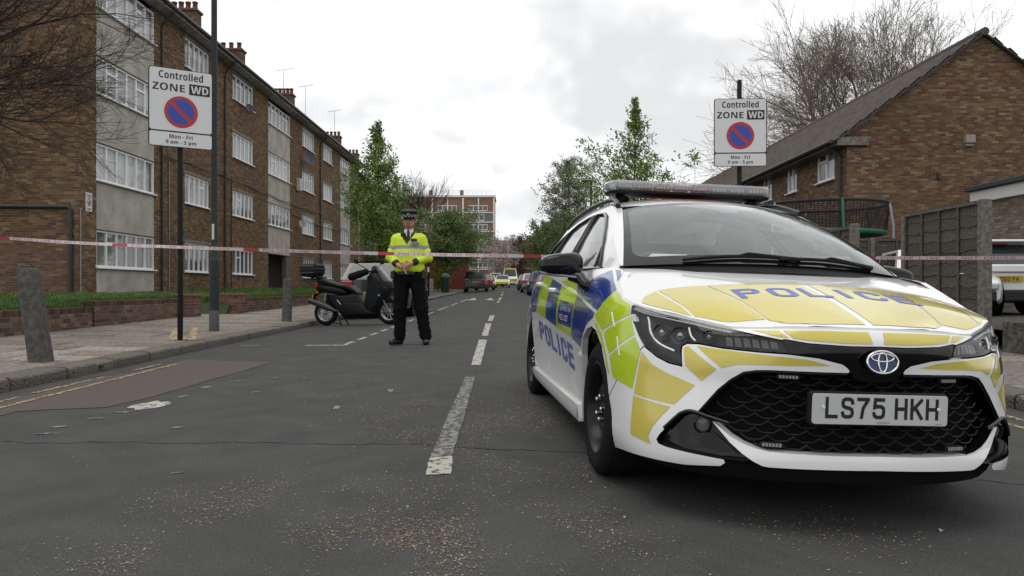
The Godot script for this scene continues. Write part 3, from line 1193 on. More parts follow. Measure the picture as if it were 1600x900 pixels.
	for k in 30:
		var d := 46.0 + k * 0.45
		run2.append(Vector3(X + 0.05, 5.2 - 0.15 * sin(k * 0.105), -d))
	pipe(fl, "cable", run2, 0.022, black, 5)
	dish(fl, Vector3(X + 0.4, 2.85, -29.6), 0.2, Vector3(0.7, 0.3, 0.6), mat("dish_dark", Color(0.05, 0.05, 0.055), 0.5))
	dish(fl, Vector3(X + 0.4, 9.35, -37.4), 0.22, Vector3(0.7, 0.3, 0.6), mats["dish_dark"])
	dish(fl, Vector3(X + 0.4, 8.75, -48.2), 0.45, Vector3(0.75, 0.3, 0.5), mats["dish_dark"])
	dish(fl, Vector3(X + 0.35, 4.7, -46.9), 0.25, Vector3(0.75, 0.3, 0.5), mat("dish_grey", Color(0.3, 0.3, 0.3), 0.5))
	mb = MB.new()
	mb.bbox(Vector3(X + 0.13, 7.05, -47.2), Vector3(0.25, 0.75, 0.45), 0.03)
	part("meter_box", mb.mesh(), mat("box_cream", Color(0.5, 0.49, 0.46), 0.6), fl)
	mb = MB.new()
	mb.bbox(Vector3(X + 0.01, 3.53, -23.95), Vector3(0.02, 0.56, 0.36), 0.006)
	var note := part("notice", mb.mesh(), mat("notice_white", Color(0.6, 0.6, 0.6), 0.5), fl)
	mb = MB.new()
	for k in 3:
		mb.box(Vector3(X + 0.022, 3.74 - k * 0.035, -23.95), Vector3(0.004, 0.014, 0.26 - 0.05 * k))
	mb.box(Vector3(X + 0.022, 3.32, -23.95), Vector3(0.004, 0.03, 0.2))
	var ring := []
	for k in 21:
		ring.append(Vector3(X + 0.022, 3.52 + 0.1 * cos(TAU * k / 20), -23.95 + 0.09 * sin(TAU * k / 20)))
	mb.tube(ring, [0.009], 4, false)
	mb.box(Vector3(X + 0.022, 3.5, -23.95), Vector3(0.004, 0.09, 0.07))
	part("notice_print", mb.mesh(), mat("print_black", Color(0.03, 0.03, 0.03), 0.7), note)
	aerial(fl, Vector3(-14.1, 12.9, -49.3), 1.5)
	aerial(fl, Vector3(-15.0, 12.2, -58.0), 3.4)
	aerial(fl, Vector3(-14.0, 12.9, -63.0), 2.0)
	# the next block, set back behind the street trees
	var f2 := thing("apartment_block", "further brown brick flats set back behind the tall street tree", "building")
	var cols2 := [[68.0, 71.2, 1], [75.0, 78.0, 0], [81.0, 84.0, 0], [88.0, 91.0, 1]]
	var h2 := []
	for c in cols2:
		for s in sills:
			h2.append(Rect2(c[0] - 66.6, s - Y0, c[1] - c[0], 1.13))
	var X2 := -13.6
	brickwork(f2, Vector3(X2, Y0, -66.6), Vector3(0, 0, -1), Vector3(1, 0, 0), 30.0, 10.3, h2, pal, 14, 0)
	for c in cols2:
		for k in 4:
			sd += 1
			window(f2, Vector3(X2, sills[k], -c[0]), Vector3(0, 0, -1), Vector3(1, 0, 0), c[1] - c[0], 1.13, 5, [2], sd, 0.8)
			if c[2]:
				mb = MB.new()
				mb.bbox(Vector3(X2 + 0.02, sills[k] - 0.78, -(c[0] + c[1]) * 0.5), Vector3(0.06, 1.42, c[1] - c[0]), 0.01)
				part("render_panel", mb.mesh(), render_m, f2)
	mb = MB.new()
	mb.box(Vector3(X2 - 3.7, 10.85, -81.7), Vector3(8.4, 0.2, 31.0))
	mb.prism(PackedVector2Array([Vector2(X2 + 0.4, 10.96), Vector2(X2 - 4.0, 12.9), Vector2(X2 - 8.2, 10.96)]), -97.0, -66.4)
	part("roof", mb.mesh(), mats["roof_slate"], f2)
	mb = MB.new()
	mb.box(Vector3(X2 - 8.0, 5.55, -81.6), Vector3(0.25, 10.3, 30.0))
	mb.box(Vector3(X2 - 4.0, 5.55, -96.5), Vector3(8.0, 10.3, 0.25))
	mb.box(Vector3(X2 - 4.2, 5.55, -66.7), Vector3(7.8, 10.3, 0.2))
	part("back_wall", mb.mesh(), mats["plain_brick"], f2)
	chimney(f2, -13.75, 71.2, 10.9, 12.85, 4, 340)

func build_garden_walls() -> void:
	var pal := [Color(0.2, 0.1, 0.065), Color(0.26, 0.14, 0.085), Color(0.16, 0.085, 0.06), Color(0.29, 0.17, 0.1), Color(0.13, 0.075, 0.055), Color(0.22, 0.125, 0.08)]
	var soldier := MB.new()
	soldier.bbox(Vector3.ZERO, Vector3(0.215, 0.1025, 0.065), 0.006)
	var soldier_mesh := soldier.mesh()
	var make := func(called: String, label: String, x: float, d0: float, d1: float, top0: float, top1: float, sd: int, singles: int) -> Node3D:
		var t := thing(called, label, "garden wall", Vector3.ZERO, 0.0, "low brick garden walls")
		var base := pave_y(x, d0) - 0.08
		var n_rows := int((top0 - 0.10 - base) / 0.075)
		base = top0 - 0.105 - n_rows * 0.075
		brickwork(t, Vector3(x, base, -d0), Vector3(0, 0, -1), Vector3(1, 0, 0), d1 - d0, n_rows * 0.075 + 0.002, [], pal, sd, singles)
		var k := 0
		var d := d0 + 0.035
		var cope := []
		while d < d1:
			var c: Color = pal[int(hash01(k * 3 + sd) * 5.99)] * 0.85
			var key := "cope_%d" % int(hash01(k * 3 + sd) * 5.99)
			var o := part("coping_brick", soldier_mesh, mat(key, c, 0.92, {"vary": 0.45, "freq": 0.05, "scale": 1.5, "bump": 0.5, "bfreq": 0.12}), t)
			o.position = Vector3(x - 0.105 + 0.004 * (hash01(k) - 0.5), top0 - 0.0512 + 0.004 * (hash01(k + 9) - 0.5), -d)
			d += 0.0752
			k += 1
		return t
	make.call("garden_wall", "low brown brick wall behind the leaning grey post", -7.65, 9.0, 14.55, 0.61, 0.61, 51, 150)
	make.call("garden_wall", "low brick wall stepped a course higher, ending at the path beside black sign post", -7.62, 14.57, 18.3, 0.715, 0.715, 52, 150)
	make.call("garden_wall", "long low brick wall behind the wooden post and motor scooter", -7.0, 20.85, 30.2, 0.70, 0.70, 53, 100)
	# end piers beside the path
	var p := thing("wall_pier", "short red brick pier at the path right of the lamp post", "wall pier", Vector3.ZERO, 0.0, "brick piers by the path")
	var redp := [Color(0.27, 0.09, 0.065), Color(0.22, 0.075, 0.06), Color(0.31, 0.13, 0.09), Color(0.18, 0.07, 0.05)]
	brickwork(p, Vector3(-6.96, 0.15, -20.2), Vector3(0, 0, -1), Vector3(1, 0, 0), 0.66, 0.6, [], redp, 60, 40)
	brickwork(p, Vector3(-7.62, 0.15, -20.2), Vector3(1, 0, 0), Vector3(0, 0, 1), 0.66, 0.6, [], redp, 61, 40, null, 0.6)
	var mb := MB.new()
	mb.bbox(Vector3(-7.29, 0.78, -20.53), Vector3(0.7, 0.06, 0.7), 0.012)
	part("pier_cap", mb.mesh(), mat("cap_brick2", Color(0.2, 0.1, 0.075), 0.9, {"vary": 0.4, "freq": 0.05}), p)
	var p2 := thing("wall_pier", "short brown brick pier at the path left of the lamp post", "wall pier", Vector3.ZERO, 0.0, "brick piers by the path")
	brickwork(p2, Vector3(-7.3, 0.15, -18.3), Vector3(0, 0, -1), Vector3(1, 0, 0), 0.44, 0.6, [], pal, 62, 30)
	brickwork(p2, Vector3(-7.74, 0.15, -18.3), Vector3(1, 0, 0), Vector3(0, 0, 1), 0.44, 0.6, [], pal, 63, 30, null, 0.4)
	mb = MB.new()
	mb.bbox(Vector3(-7.52, 0.78, -18.52), Vector3(0.48, 0.06, 0.48), 0.012)
	part("pier_cap", mb.mesh(), mats["cap_brick2"], p2)
	# lawn: soil sheet and grass
	mb = MB.new()
	mb.grid(8, 260, func(u: float, w: float) -> Vector3:
		var d := 5.0 + w * 90.0
		var x := lerpf(-7.78, -12.69, u)
		if d > 19.5:
			x = lerpf(-7.13, -12.69, u)
		return Vector3(x, lawn_y(x, d), -d), true)
	struct("lawn", mb.mesh(), mat("soil_green", Color(0.05, 0.075, 0.018), 0.95, {"vary": 0.5, "freq": 0.05, "scale": 0.8}))
	mb = MB.new()
	mb.grid(2, 8, func(u: float, w: float) -> Vector3:
		var x := lerpf(-7.3, -12.6, w)
		return Vector3(x, lawn_y(x, 19.4) + 0.02, -(18.78 + u * 1.35)), false)
	struct("path", mb.mesh(), mats["pavement_far"])
	var blade := MB.new()
	for k in 5:
		var a := TAU * k / 5.0 + 0.4
		var b := Vector3(cos(a), 0, sin(a))
		var s := b.cross(Vector3.UP) * 0.006
		var root := b * 0.02
		var mid := b * 0.03 + Vector3.UP * (0.045 + 0.008 * k)
		blade.quad(root - s, mid - s * 0.8, mid + s * 0.8, root + s)
		blade.tri(mid - s * 0.8, mid + b * 0.02 + Vector3.UP * 0.03, mid + s * 0.8)
	var where := []
	var tint := []
	var r := RandomNumberGenerator.new()
	r.seed = 4
	while where.size() < 26000:
		var d := r.randf_range(10.5, 30.0) if r.randf() < 0.8 else r.randf_range(30.0, 64.0)
		var x := lerpf(-7.8, -12.6, pow(r.randf(), 1.3))
		if d > 18.7 and d < 20.2:
			continue
		if x > -7.86 and d < 18.3 or x > -7.24 and d > 20.2:
			continue
		var s := r.randf_range(0.6, 1.5) * (1.6 if d > 30.0 else 1.0)
		where.append(Transform3D(Basis(Vector3.UP, r.randf() * TAU).scaled(Vector3(s, s * r.randf_range(0.6, 1.3), s)), Vector3(x, lawn_y(x, d), -d)))
		var g := r.randf_range(0.7, 1.25)
		tint.append(Color(0.085 * g, 0.15 * g, 0.03 * g))
	var gr := many("grass", blade.mesh(), mat("grass", Color(1, 1, 1), 0.8, {"vc": true, "back": Color(0.05, 0.09, 0.01)}), self, where, tint)
	tag(gr, "short green grass on the strip of lawn below the flats", "grass", "", "stuff")

func lawn_y(x: float, d: float) -> float:
	var a := 0.585 if d < 14.6 else 0.66
	if d > 20.2:
		a = 0.64 + 0.004 * (d - 20.0)
	var gap := smoothstep(18.35, 18.7, d) * (1.0 - smoothstep(20.0, 20.3, d))
	a = lerpf(a, pave_y(-7.7, 19.4) - 0.02, gap)
	var t := clampf((-7.7 - x) / 5.0, 0.0, 1.0)
	return lerpf(a, 0.70 + 0.004 * maxf(d - 24.0, 0.0), smoothstep(0.0, 1.0, t)) + 0.015 * sin(x * 2.1 + d * 0.7)

# ------------------------------------------------------------------ right hand terrace
func build_right_house() -> void:
	var pal := [Color(0.2, 0.082, 0.042), Color(0.25, 0.115, 0.055), Color(0.31, 0.18, 0.09), Color(0.27, 0.14, 0.068), Color(0.36, 0.235, 0.13), Color(0.22, 0.092, 0.05)]
	var t := thing("terraced_house", "brown brick terrace with tiled gable roof behind the fence on the right", "house")
	var X := 10.7
	var D0 := 25.5
	var Y0 := 0.1
	brickwork(t, Vector3(X, Y0, -D0), Vector3(1, 0, 0), Vector3(0, 0, 1), 8.6, 9.0, [], pal, 71, 300, func(x: float) -> float: return 5.78 + (minf(x, 8.6 - x)) * 0.73)
	var wins := [[26.5, 28.0, 2, [1]], [30.0, 31.05, 2, []], [32.9, 34.0, 2, []], [36.2, 37.6, 3, [1]], [41.0, 42.4, 3, [1]], [46.5, 47.6, 2, []], [50.0, 51.4, 3, [1]], [57.0, 58.4, 3, [1]]]
	var holes := []
	for q in wins:
		holes.append(Rect2(q[0] - D0, 4.6 - Y0, q[1] - q[0], 1.0))
	brickwork(t, Vector3(X, Y0, -D0), Vector3(0, 0, -1), Vector3(-1, 0, 0), 39.0, 5.6, holes, pal, 72, 0)
	brickwork(t, Vector3(X + 8.6, Y0, -D0), Vector3(0, 0, -1), Vector3(1, 0, 0), 39.0, 5.6, [], pal, 73, 0)
	var k := 0
	for q in wins:
		k += 1
		window(t, Vector3(X, 4.6, -q[0]), Vector3(0, 0, -1), Vector3(-1, 0, 0), q[1] - q[0], 1.0, q[2], q[3], 400 + k, 0.45, 0.07)
	var bk := MB.new()
	bk.box(Vector3(X + 4.3, 2.9, -64.4), Vector3(8.5, 5.6, 0.25))
	part("end_wall", bk.mesh(), mats["plain_brick"], t)
	# roof tiles in courses on the street slope, on boarded slopes
	var ridge := Vector3(X + 4.3, 9.02, 0)
	var eave := Vector3(X - 0.42, 5.58, 0)
	var slope := ridge - eave
	var len := slope.length()
	var up := slope.normalized()
	var out := Vector3(-up.y, up.x, 0)
	var deck := MB.new()
	var eave2 := Vector3(X + 9.02, 5.58, 0)
	var Z := func(p: Vector3, z: float) -> Vector3: return Vector3(p.x, p.y, z)
	var z0 := -D0 + 0.18
	var z1 := -64.6
	deck.prism(PackedVector2Array([Vector2(eave.x, eave.y), Vector2(ridge.x, ridge.y), Vector2(eave2.x, eave2.y), Vector2(eave2.x, eave2.y + 0.06), Vector2(ridge.x, ridge.y + 0.06), Vector2(eave.x, eave.y + 0.06)]), z1, z0)
	var roof := part("roof", deck.mesh(), mat("roof_dark", Color(0.055, 0.047, 0.042), 0.9), t)
	var tile := MB.new()
	tile.bbox(Vector3.ZERO, Vector3(0.325, 0.022, 0.36), 0.006)
	var where := []
	var tint := []
	var r := RandomNumberGenerator.new()
	r.seed = 12
	var rows := int(len / 0.29)
	for s in 2:
		for i in rows:
			var z := z0 - 0.16 - (0.165 if i % 2 else 0.0)
			while z > z1:
				var u2 := up if s == 0 else Vector3(-up.x, up.y, 0)
				var o2 := out if s == 0 else Vector3(-out.x, out.y, 0)
				var e2 := eave if s == 0 else eave2
				var tiltv := (u2 + o2 * 0.11).normalized() * -1.0
				var nv := (o2 - u2 * 0.11).normalized()
				var xb := nv.cross(tiltv).normalized()
				var at := e2 + u2 * (0.13 + i * 0.29) + o2 * (0.085 + r.randf_range(-0.003, 0.004))
				where.append(Transform3D(Basis(xb, nv, tiltv), Vector3(at.x, at.y, z)))
				var g := r.randf_range(0.7, 1.3)
				tint.append(Color(0.095 * g, 0.07 * g, 0.054 * g) if r.randf() > 0.12 else Color(0.11 * g, 0.095 * g, 0.075 * g))
				z -= 0.33
	many("roof_tile", tile.mesh(), mat("tile", Color(1, 1, 1), 0.88, {"vc": true, "vary": 0.5, "freq": 0.05, "scale": 1.0, "bump": 0.5}), t, where, tint)
	var rd := MB.new()
	rd.tube([Vector3(ridge.x, ridge.y + 0.08, z0 + 0.02), Vector3(ridge.x, ridge.y + 0.08, z1)], [0.13], 10)
	part("ridge_tiles", rd.mesh(), mat("ridge", Color(0.15, 0.105, 0.08), 0.9, {"vary": 0.4, "freq": 0.03}), t)
	# verge undercloak, boxed eaves end, fascia and gutter
	var mb := MB.new()
	mb.box(Vector3(X + 0.12, 5.62, -D0 + 0.09), Vector3(1.0, 0.26, 0.17))
	part("eaves_box", mb.mesh(), mat("eaves_box", Color(0.27, 0.24, 0.205), 0.9, {"vary": 0.4}), t)
	mb = MB.new()
	mb.box(Vector3(X - 0.24, 5.5, (z0 + z1) * 0.5), Vector3(0.46, 0.06, z0 - z1 - 0.1))
	mb.box(Vector3(X - 0.46, 5.58, (z0 + z1) * 0.5), Vector3(0.03, 0.2, z0 - z1 - 0.1))
	part("fascia", mb.mesh(), mat("fascia_dark", Color(0.06, 0.045, 0.035), 0.7), t)
	mb = MB.new()
	mb.tube([Vector3(X - 0.56, 5.62, z0 - 0.05), Vector3(X - 0.56, 5.62, z1)], [0.065], 8)
	part("gutter", mb.mesh(), mats["gutter_black"], t)
	pipe(t, "downpipe", [Vector3(X - 0.52, 5.55, -D0 - 0.35), Vector3(X - 0.25, 5.35, -D0 - 0.35), Vector3(X - 0.09, 5.2, -D0 - 0.35), Vector3(X - 0.09, 0.3, -D0 - 0.35)], 0.05, mats["gutter_black"])
	mb = MB.new()
	for q in 3:
		mb.bbox(Vector3(12.43 + q * 0.085, 5.68, -D0 + 0.012), Vector3(0.07, 0.2, 0.03), 0.005)
	part("air_brick", mb.mesh(), mat("air_brick", Color(0.12, 0.035, 0.025), 0.9), t)
	mb = MB.new()
	mb.bbox(Vector3(14.54, 5.68, -D0 + 0.12), Vector3(0.3, 0.26, 0.2), 0.02)
	mb.bbox(Vector3(14.54, 5.5, -D0 + 0.09), Vector3(0.24, 0.09, 0.14), 0.02)
	part("flood_lamp", mb.mesh(), mat("fitting_grey", Color(0.27, 0.25, 0.22), 0.6), t)
	mb = MB.new()
	mb.bbox(Vector3(13.6, 4.53, -D0 + 0.06), Vector3(0.1, 0.22, 0.12), 0.02)
	part("wall_fitting", mb.mesh(), mats["gutter_black"], t)
	aerial(t, Vector3(14.2, 8.6, -62.0), 2.6)
	dish(t, Vector3(13.6, 8.4, -60.0), 0.3, Vector3(-0.6, 0.3, 0.7), mats["dish_grey"])

func build_far_flats() -> void:
	var D := 205.0
	var t := thing("tower_block", "distant red brick slab block of flats with white window bands", "building")
	var X1 := -4.5
	var X0 := -40.0
	var top := 24.3
	var m := mat("far_brick", Color(0.34, 0.19, 0.125), 0.9, {"vary": 0.25, "freq": 0.05, "scale": 0.6})
	var wh := mat("far_white", Color(0.72, 0.7, 0.67), 0.8)
	var gl := mat("far_glass", Color(0.1, 0.11, 0.12), 0.15)
	var mb := MB.new()
	mb.box(Vector3((X0 + X1) * 0.5, top * 0.5, -D - 6.0), Vector3(X1 - X0, top, 12.0))
	part("wall", mb.mesh(), m, t)
	mb = MB.new()
	mb.box(Vector3((X0 + X1) * 0.5, top + 0.2, -D - 6.0), Vector3(X1 - X0 + 0.5, 0.5, 12.6))
	part("parapet", mb.mesh(), wh, t)
	mb = MB.new()
	for k in 30:
		mb.tube([Vector3(X0 + 1 + k * 1.2, top + 0.4, -D), Vector3(X0 + 1 + k * 1.2, top + 1.6, -D)], [0.03], 4)
	mb.tube([Vector3(X0, top + 1.6, -D), Vector3(X1, top + 1.6, -D)], [0.04], 4)
	mb.tube([Vector3(X0, top + 1.05, -D), Vector3(X1, top + 1.05, -D)], [0.03], 4)
	part("roof_railing", mb.mesh(), wh, t)
	for x in [-13.0, -21.0]:
		mb = MB.new()
		mb.bbox(Vector3(x, top + 1.2, -D - 2.0), Vector3(0.9, 1.6, 0.9), 0.05)
		part("roof_vent", mb.mesh(), mat("far_dark", Color(0.07, 0.05, 0.045), 0.9), t)
	for k in 10:
		mb = MB.new()
		mb.box(Vector3(X1 - 0.15 - k * 3.95, top * 0.5 - 0.1, -D + 0.15), Vector3(0.42 if k % 2 == 0 else 0.3, top - 0.4, 0.35))
		part("pilaster", mb.mesh(), wh, t)
	for f in 7:
		var y := top - 2.9 - f * 2.42
		mb = MB.new()
		mb.box(Vector3((X0 + X1) * 0.5, y - 1.12, -D + 0.12), Vector3(X1 - X0, 0.26, 0.3))
		part("floor_band", mb.mesh(), wh, t)
		for k in 4:
			var x := X1 - 5.0 - k * 7.9
			if f % 2 == 0:
				var w := MB.new()
				w.box(Vector3(x + 0.8, y, -D + 0.06), Vector3(4.9, 1.55, 0.14))
				var o := part("window", w.mesh(), wh, t)
				for q in 4:
					var g := MB.new()
					g.box(Vector3(x - 1.0 + q * 1.2, y + 0.05, -D + 0.15), Vector3(0.98, 1.1, 0.06))
					part("pane", g.mesh(), gl, o)
			else:
				var w := MB.new()
				w.box(Vector3(x + 0.6, y, -D + 0.06), Vector3(3.6, 1.7, 0.14))
				var o := part("window", w.mesh(), wh, t)
				for q in 3:
					var g := MB.new()
					g.box(Vector3(x - 0.6 + q * 1.18, y + 0.1, -D + 0.15), Vector3(0.95, 1.2, 0.06))
					part("pane", g.mesh(), gl, o)
				var bal := MB.new()
				bal.box(Vector3(x + 3.6, y - 0.1, -D + 0.06), Vector3(2.2, 2.0, 0.16))
				part("balcony_recess_shade", bal.mesh(), gl, t)  # dark panel paints the shade of a balcony recess on the flat wall
	# a darker terrace closing the street on the right, and a red painted wall beside the left trees
	var h := thing("terraced_house", "dark far terrace roofs glimpsed between trees at the end of the street", "house")
	mb = MB.new()
	mb.box(Vector3(14.0, 4.5, -185.0), Vector3(36.0, 8.0, 8.0))
	part("wall", mb.mesh(), mat("far_brown", Color(0.13, 0.075, 0.055), 0.9, {"vary": 0.4, "scale": 0.4}), h)
	mb = MB.new()
	mb.prism(PackedVector2Array([Vector2(-189.5, 8.2), Vector2(-180.5, 8.2), Vector2(-185, 12.0)]), -4.2, 32.2, Transform3D(Basis(Vector3(0, 0, 1), Vector3.UP, Vector3(1, 0, 0)), Vector3.ZERO))
	part("roof", mb.mesh(), mats["roof_slate"], h)
	for k in 8:
		mb = MB.new()
		mb.box(Vector3(-1.0 + k * 4.2, 6.2 - (k % 2) * 0.1, -180.97), Vector3(1.4, 1.5, 0.1))
		part("window", mb.mesh(), wh, h)
	var rw := thing("red_wall", "red painted wall half hidden by street trees beyond the officer", "wall")
	mb = MB.new()
	mb.bbox(Vector3(-9.6, 2.15, -74.0), Vector3(11.0, 3.2, 0.3), 0.03)
	part("wall", mb.mesh(), mat("paint_red", Color(0.2, 0.03, 0.024), 0.7, {"vary": 0.3, "freq": 0.02, "scale": 0.3}), rw)
	mb = MB.new()
	mb.bbox(Vector3(-9.6, 3.85, -74.0), Vector3(11.2, 0.25, 0.4), 0.03)
	part("coping", mb.mesh(), mat("coping_dark", Color(0.09, 0.05, 0.04), 0.9), rw)
	mb = MB.new()
	mb.bbox(Vector3(-6.9, 2.0, -73.83), Vector3(0.42, 0.55, 0.03), 0.01)
	part("notice", mb.mesh(), mats["notice_white"], rw)

func leaf_cluster(size: float, count: int, sd: int) -> ArrayMesh:
	var r := RandomNumberGenerator.new()
	r.seed = sd
	var mb := MB.new()
	for k in count:
		var d := Vector3(r.randf_range(-1, 1), r.randf_range(-0.7, 1), r.randf_range(-1, 1)).normalized()
		var root := d * size * r.randf_range(0.0, 1.4)
		var s := d.cross(Vector3(r.randf_range(-1, 1), r.randf_range(-1, 1), r.randf_range(-1, 1))).normalized() * size * r.randf_range(0.25, 0.36)
		var up := d.cross(s).normalized() * size * 0.08
		var l := size * r.randf_range(0.8, 1.2)
		var tip := root + d * l + Vector3.DOWN * size * 0.2
		var mid := root + d * l * 0.5
		mb.tri(root, mid + s + up, tip)
		mb.tri(root, tip, mid - s + up)
	return mb.mesh()

# shape: Callable(t) with t 0 (crown foot) .. 1 (top) giving the crown radius in metres
func leafy_tree(called: String, label: String, x: float, d: float, base: float, height: float, foot: float, shape: Callable, clumps: int, leaf: float, tone: Color, sd: int, limbs := 34, rise := 0.75, group := "trees along the street", trunk_r := 0.1) -> void:
	var r := RandomNumberGenerator.new()
	r.seed = sd
	var t := thing(called, label, "tree", Vector3(x, base, -d), 0.0, group)
	var trunk := MB.new()
	var lead := []
	var radii := []
	for k in 13:
		var f := k / 12.0
		lead.append(Vector3(sin(f * 4.0 + sd) * 0.06 * height * 0.12, f * height * 0.985, cos(f * 3.0 + sd) * 0.06 * height * 0.1))
		radii.append(lerpf(trunk_r, 0.008, pow(f, 0.8)))
	trunk.tube(lead, radii, 7)
	var spots := []
	var rmax := 0.1
	for k in 20:
		rmax = maxf(rmax, shape.call(k / 20.0))
	for k in limbs:
		var f := (k + r.randf()) / limbs
		var y0 := foot + (height - foot) * f * 0.93
		var i := clampf(y0 / (height * 0.985) * 12.0, 0.0, 11.99)
		var p: Vector3 = lead[int(i)].lerp(lead[int(i) + 1], fposmod(i, 1.0))
		var a := k * 2.399 + r.randf_range(-0.4, 0.4)
		var rad: float = shape.call(clampf(f + 0.1, 0.0, 1.0)) * r.randf_range(0.6, 1.25)
		var dir := Vector3(cos(a), rise * r.randf_range(0.7, 1.4), sin(a))
		var pts := [p]
		var steps := 5
		for s in steps:
			var g := (s + 1.0) / steps
			pts.append(p + Vector3(dir.x * rad * g, rad * (dir.y * g * (0.75 + 0.4 * g)) + r.randf_range(-0.04, 0.04) * rad, dir.z * rad * g) + Vector3(r.randf_range(-1, 1), 0, r.randf_range(-1, 1)) * 0.05 * rad)
		trunk.tube(pts, [maxf(0.012, trunk_r * 0.35 * (1.0 - f * 0.75)), 0.02, 0.015, 0.012, 0.008, 0.005], 4, false)
		for s in range(1, steps + 1):
			for q in 3:
				var tw: Vector3 = pts[s] + Vector3(r.randf_range(-1, 1), r.randf_range(-0.6, 1.1), r.randf_range(-1, 1)) * rad * 0.3
				if s > 1:
					trunk.tube([pts[s], tw], [0.008, 0.003], 3, false)
				for rep in maxi(1, roundi(6.0 * pow(rad / rmax, 1.5))):
					spots.append([pts[s], tw, 0.16 + 0.1 * rad])
	part("trunk", trunk.mesh(), mat("bark", Color(0.07, 0.058, 0.045), 0.95, {"vary": 0.5, "freq": 0.06}), t)
	var where := []
	var tint := []
	for k in clumps:
		var q: Array = spots[r.randi() % spots.size()]
		var p: Vector3 = q[0].lerp(q[1], pow(r.randf(), 0.6))
		p += Vector3(r.randfn(), r.randfn(), r.randfn()) * q[2] * 0.42
		if p.y > height * 1.02:
			continue
		var s := r.randf_range(0.5, 1.6)
		where.append(Transform3D(Basis(Vector3(r.randfn(), r.randfn(), r.randfn()).normalized(), r.randf() * TAU).scaled(Vector3(s, s, s)), p))
		var g := r.randf_range(0.65, 1.35)
		tint.append(Color(tone.r * g * r.randf_range(0.85, 1.2), tone.g * g, tone.b * g * r.randf_range(0.8, 1.2)))
	for k in int(clumps * 0.03):
		var f := r.randf_range(0.88, 1.0)
		where.append(Transform3D(Basis(Vector3.UP, r.randf() * TAU), Vector3(lead[12].x, height * f, lead[12].z) + Vector3(r.randfn(), 0, r.randfn()) * 0.12 * (1.05 - f) * 4.0))
		tint.append(tone)
	many("crown", leaf_cluster(leaf, 7, sd), mat("leaf", Color(1, 1, 1), 0.6, {"vc": true, "back": Color(0.12, 0.18, 0.03)}), t, where, tint)

func twig(mb: MB, p: Vector3, dir: Vector3, len: float, r0: float, depth: int, r: RandomNumberGenerator, o: Dictionary) -> void:
	var n := 3 if depth > 1 else 2
	var pts := [p]
	var dd := dir
	for k in n:
		dd = (dd + Vector3(r.randf_range(-1, 1), r.randf_range(-1, 1), r.randf_range(-1, 1)) * o.wander + Vector3.UP * o.lift).normalized()
		pts.append(pts[k] + dd * len / n)
	r0 = maxf(r0, o.get("minr", 0.003))
	var r1: float = maxf(r0 * o.taper, o.get("minr", 0.003))
	mb.tube(pts, [r0, lerpf(r0, r1, 0.4), lerpf(r0, r1, 0.75), r1] if n == 3 else [r0, (r0 + r1) * 0.5, r1], o.get("sides", 3) if depth < o.levels - 2 else 6, false)
	if depth <= 0:
		return
	var kids: int = o.kids
	for k in kids:
		var at := 1.0 if k == 0 else r.randf_range(0.35, 1.0)
		var i := clampf(at * n, 0.0, n - 0.001)
		var q: Vector3 = pts[int(i)].lerp(pts[int(i) + 1], fposmod(i, 1.0))
		var side := dd.cross(Vector3(r.randf_range(-1, 1), r.randf_range(-1, 1), r.randf_range(-1, 1))).normalized()
		var ang: float = (o.split * r.randf_range(0.6, 1.3)) if k > 0 else o.split * 0.35
		var nd := (dd * cos(ang) + side * sin(ang)).normalized()
		twig(mb, q, nd, len * o.shrink * r.randf_range(0.75, 1.2), r1 * (0.95 if k == 0 else 0.75), depth - 1, r, o)

func bare_tree(called: String, label: String, at: Vector3, h_trunk: float, r0: float, stems: Array, o: Dictionary, sd: int, m: Material) -> void:
	var r := RandomNumberGenerator.new()
	r.seed = sd
	var t := thing(called, label, "tree", at, 0.0, "bare winter trees")
	var mb := MB.new()
	mb.tube([Vector3.ZERO, Vector3(0.1, h_trunk * 0.5, 0.05), Vector3(0, h_trunk, 0)], [r0, r0 * 0.85, r0 * 0.7], 9)
	part("trunk", mb.mesh(), m, t)
	var br := MB.new()
	for s in stems:
		var dir := Vector3(s[0], s[1], s[2]).normalized()
		twig(br, Vector3(0, h_trunk * s[4], 0), dir, s[3], r0 * s[5], o.levels, r, o)
	part("branches", br.mesh(), m, t)

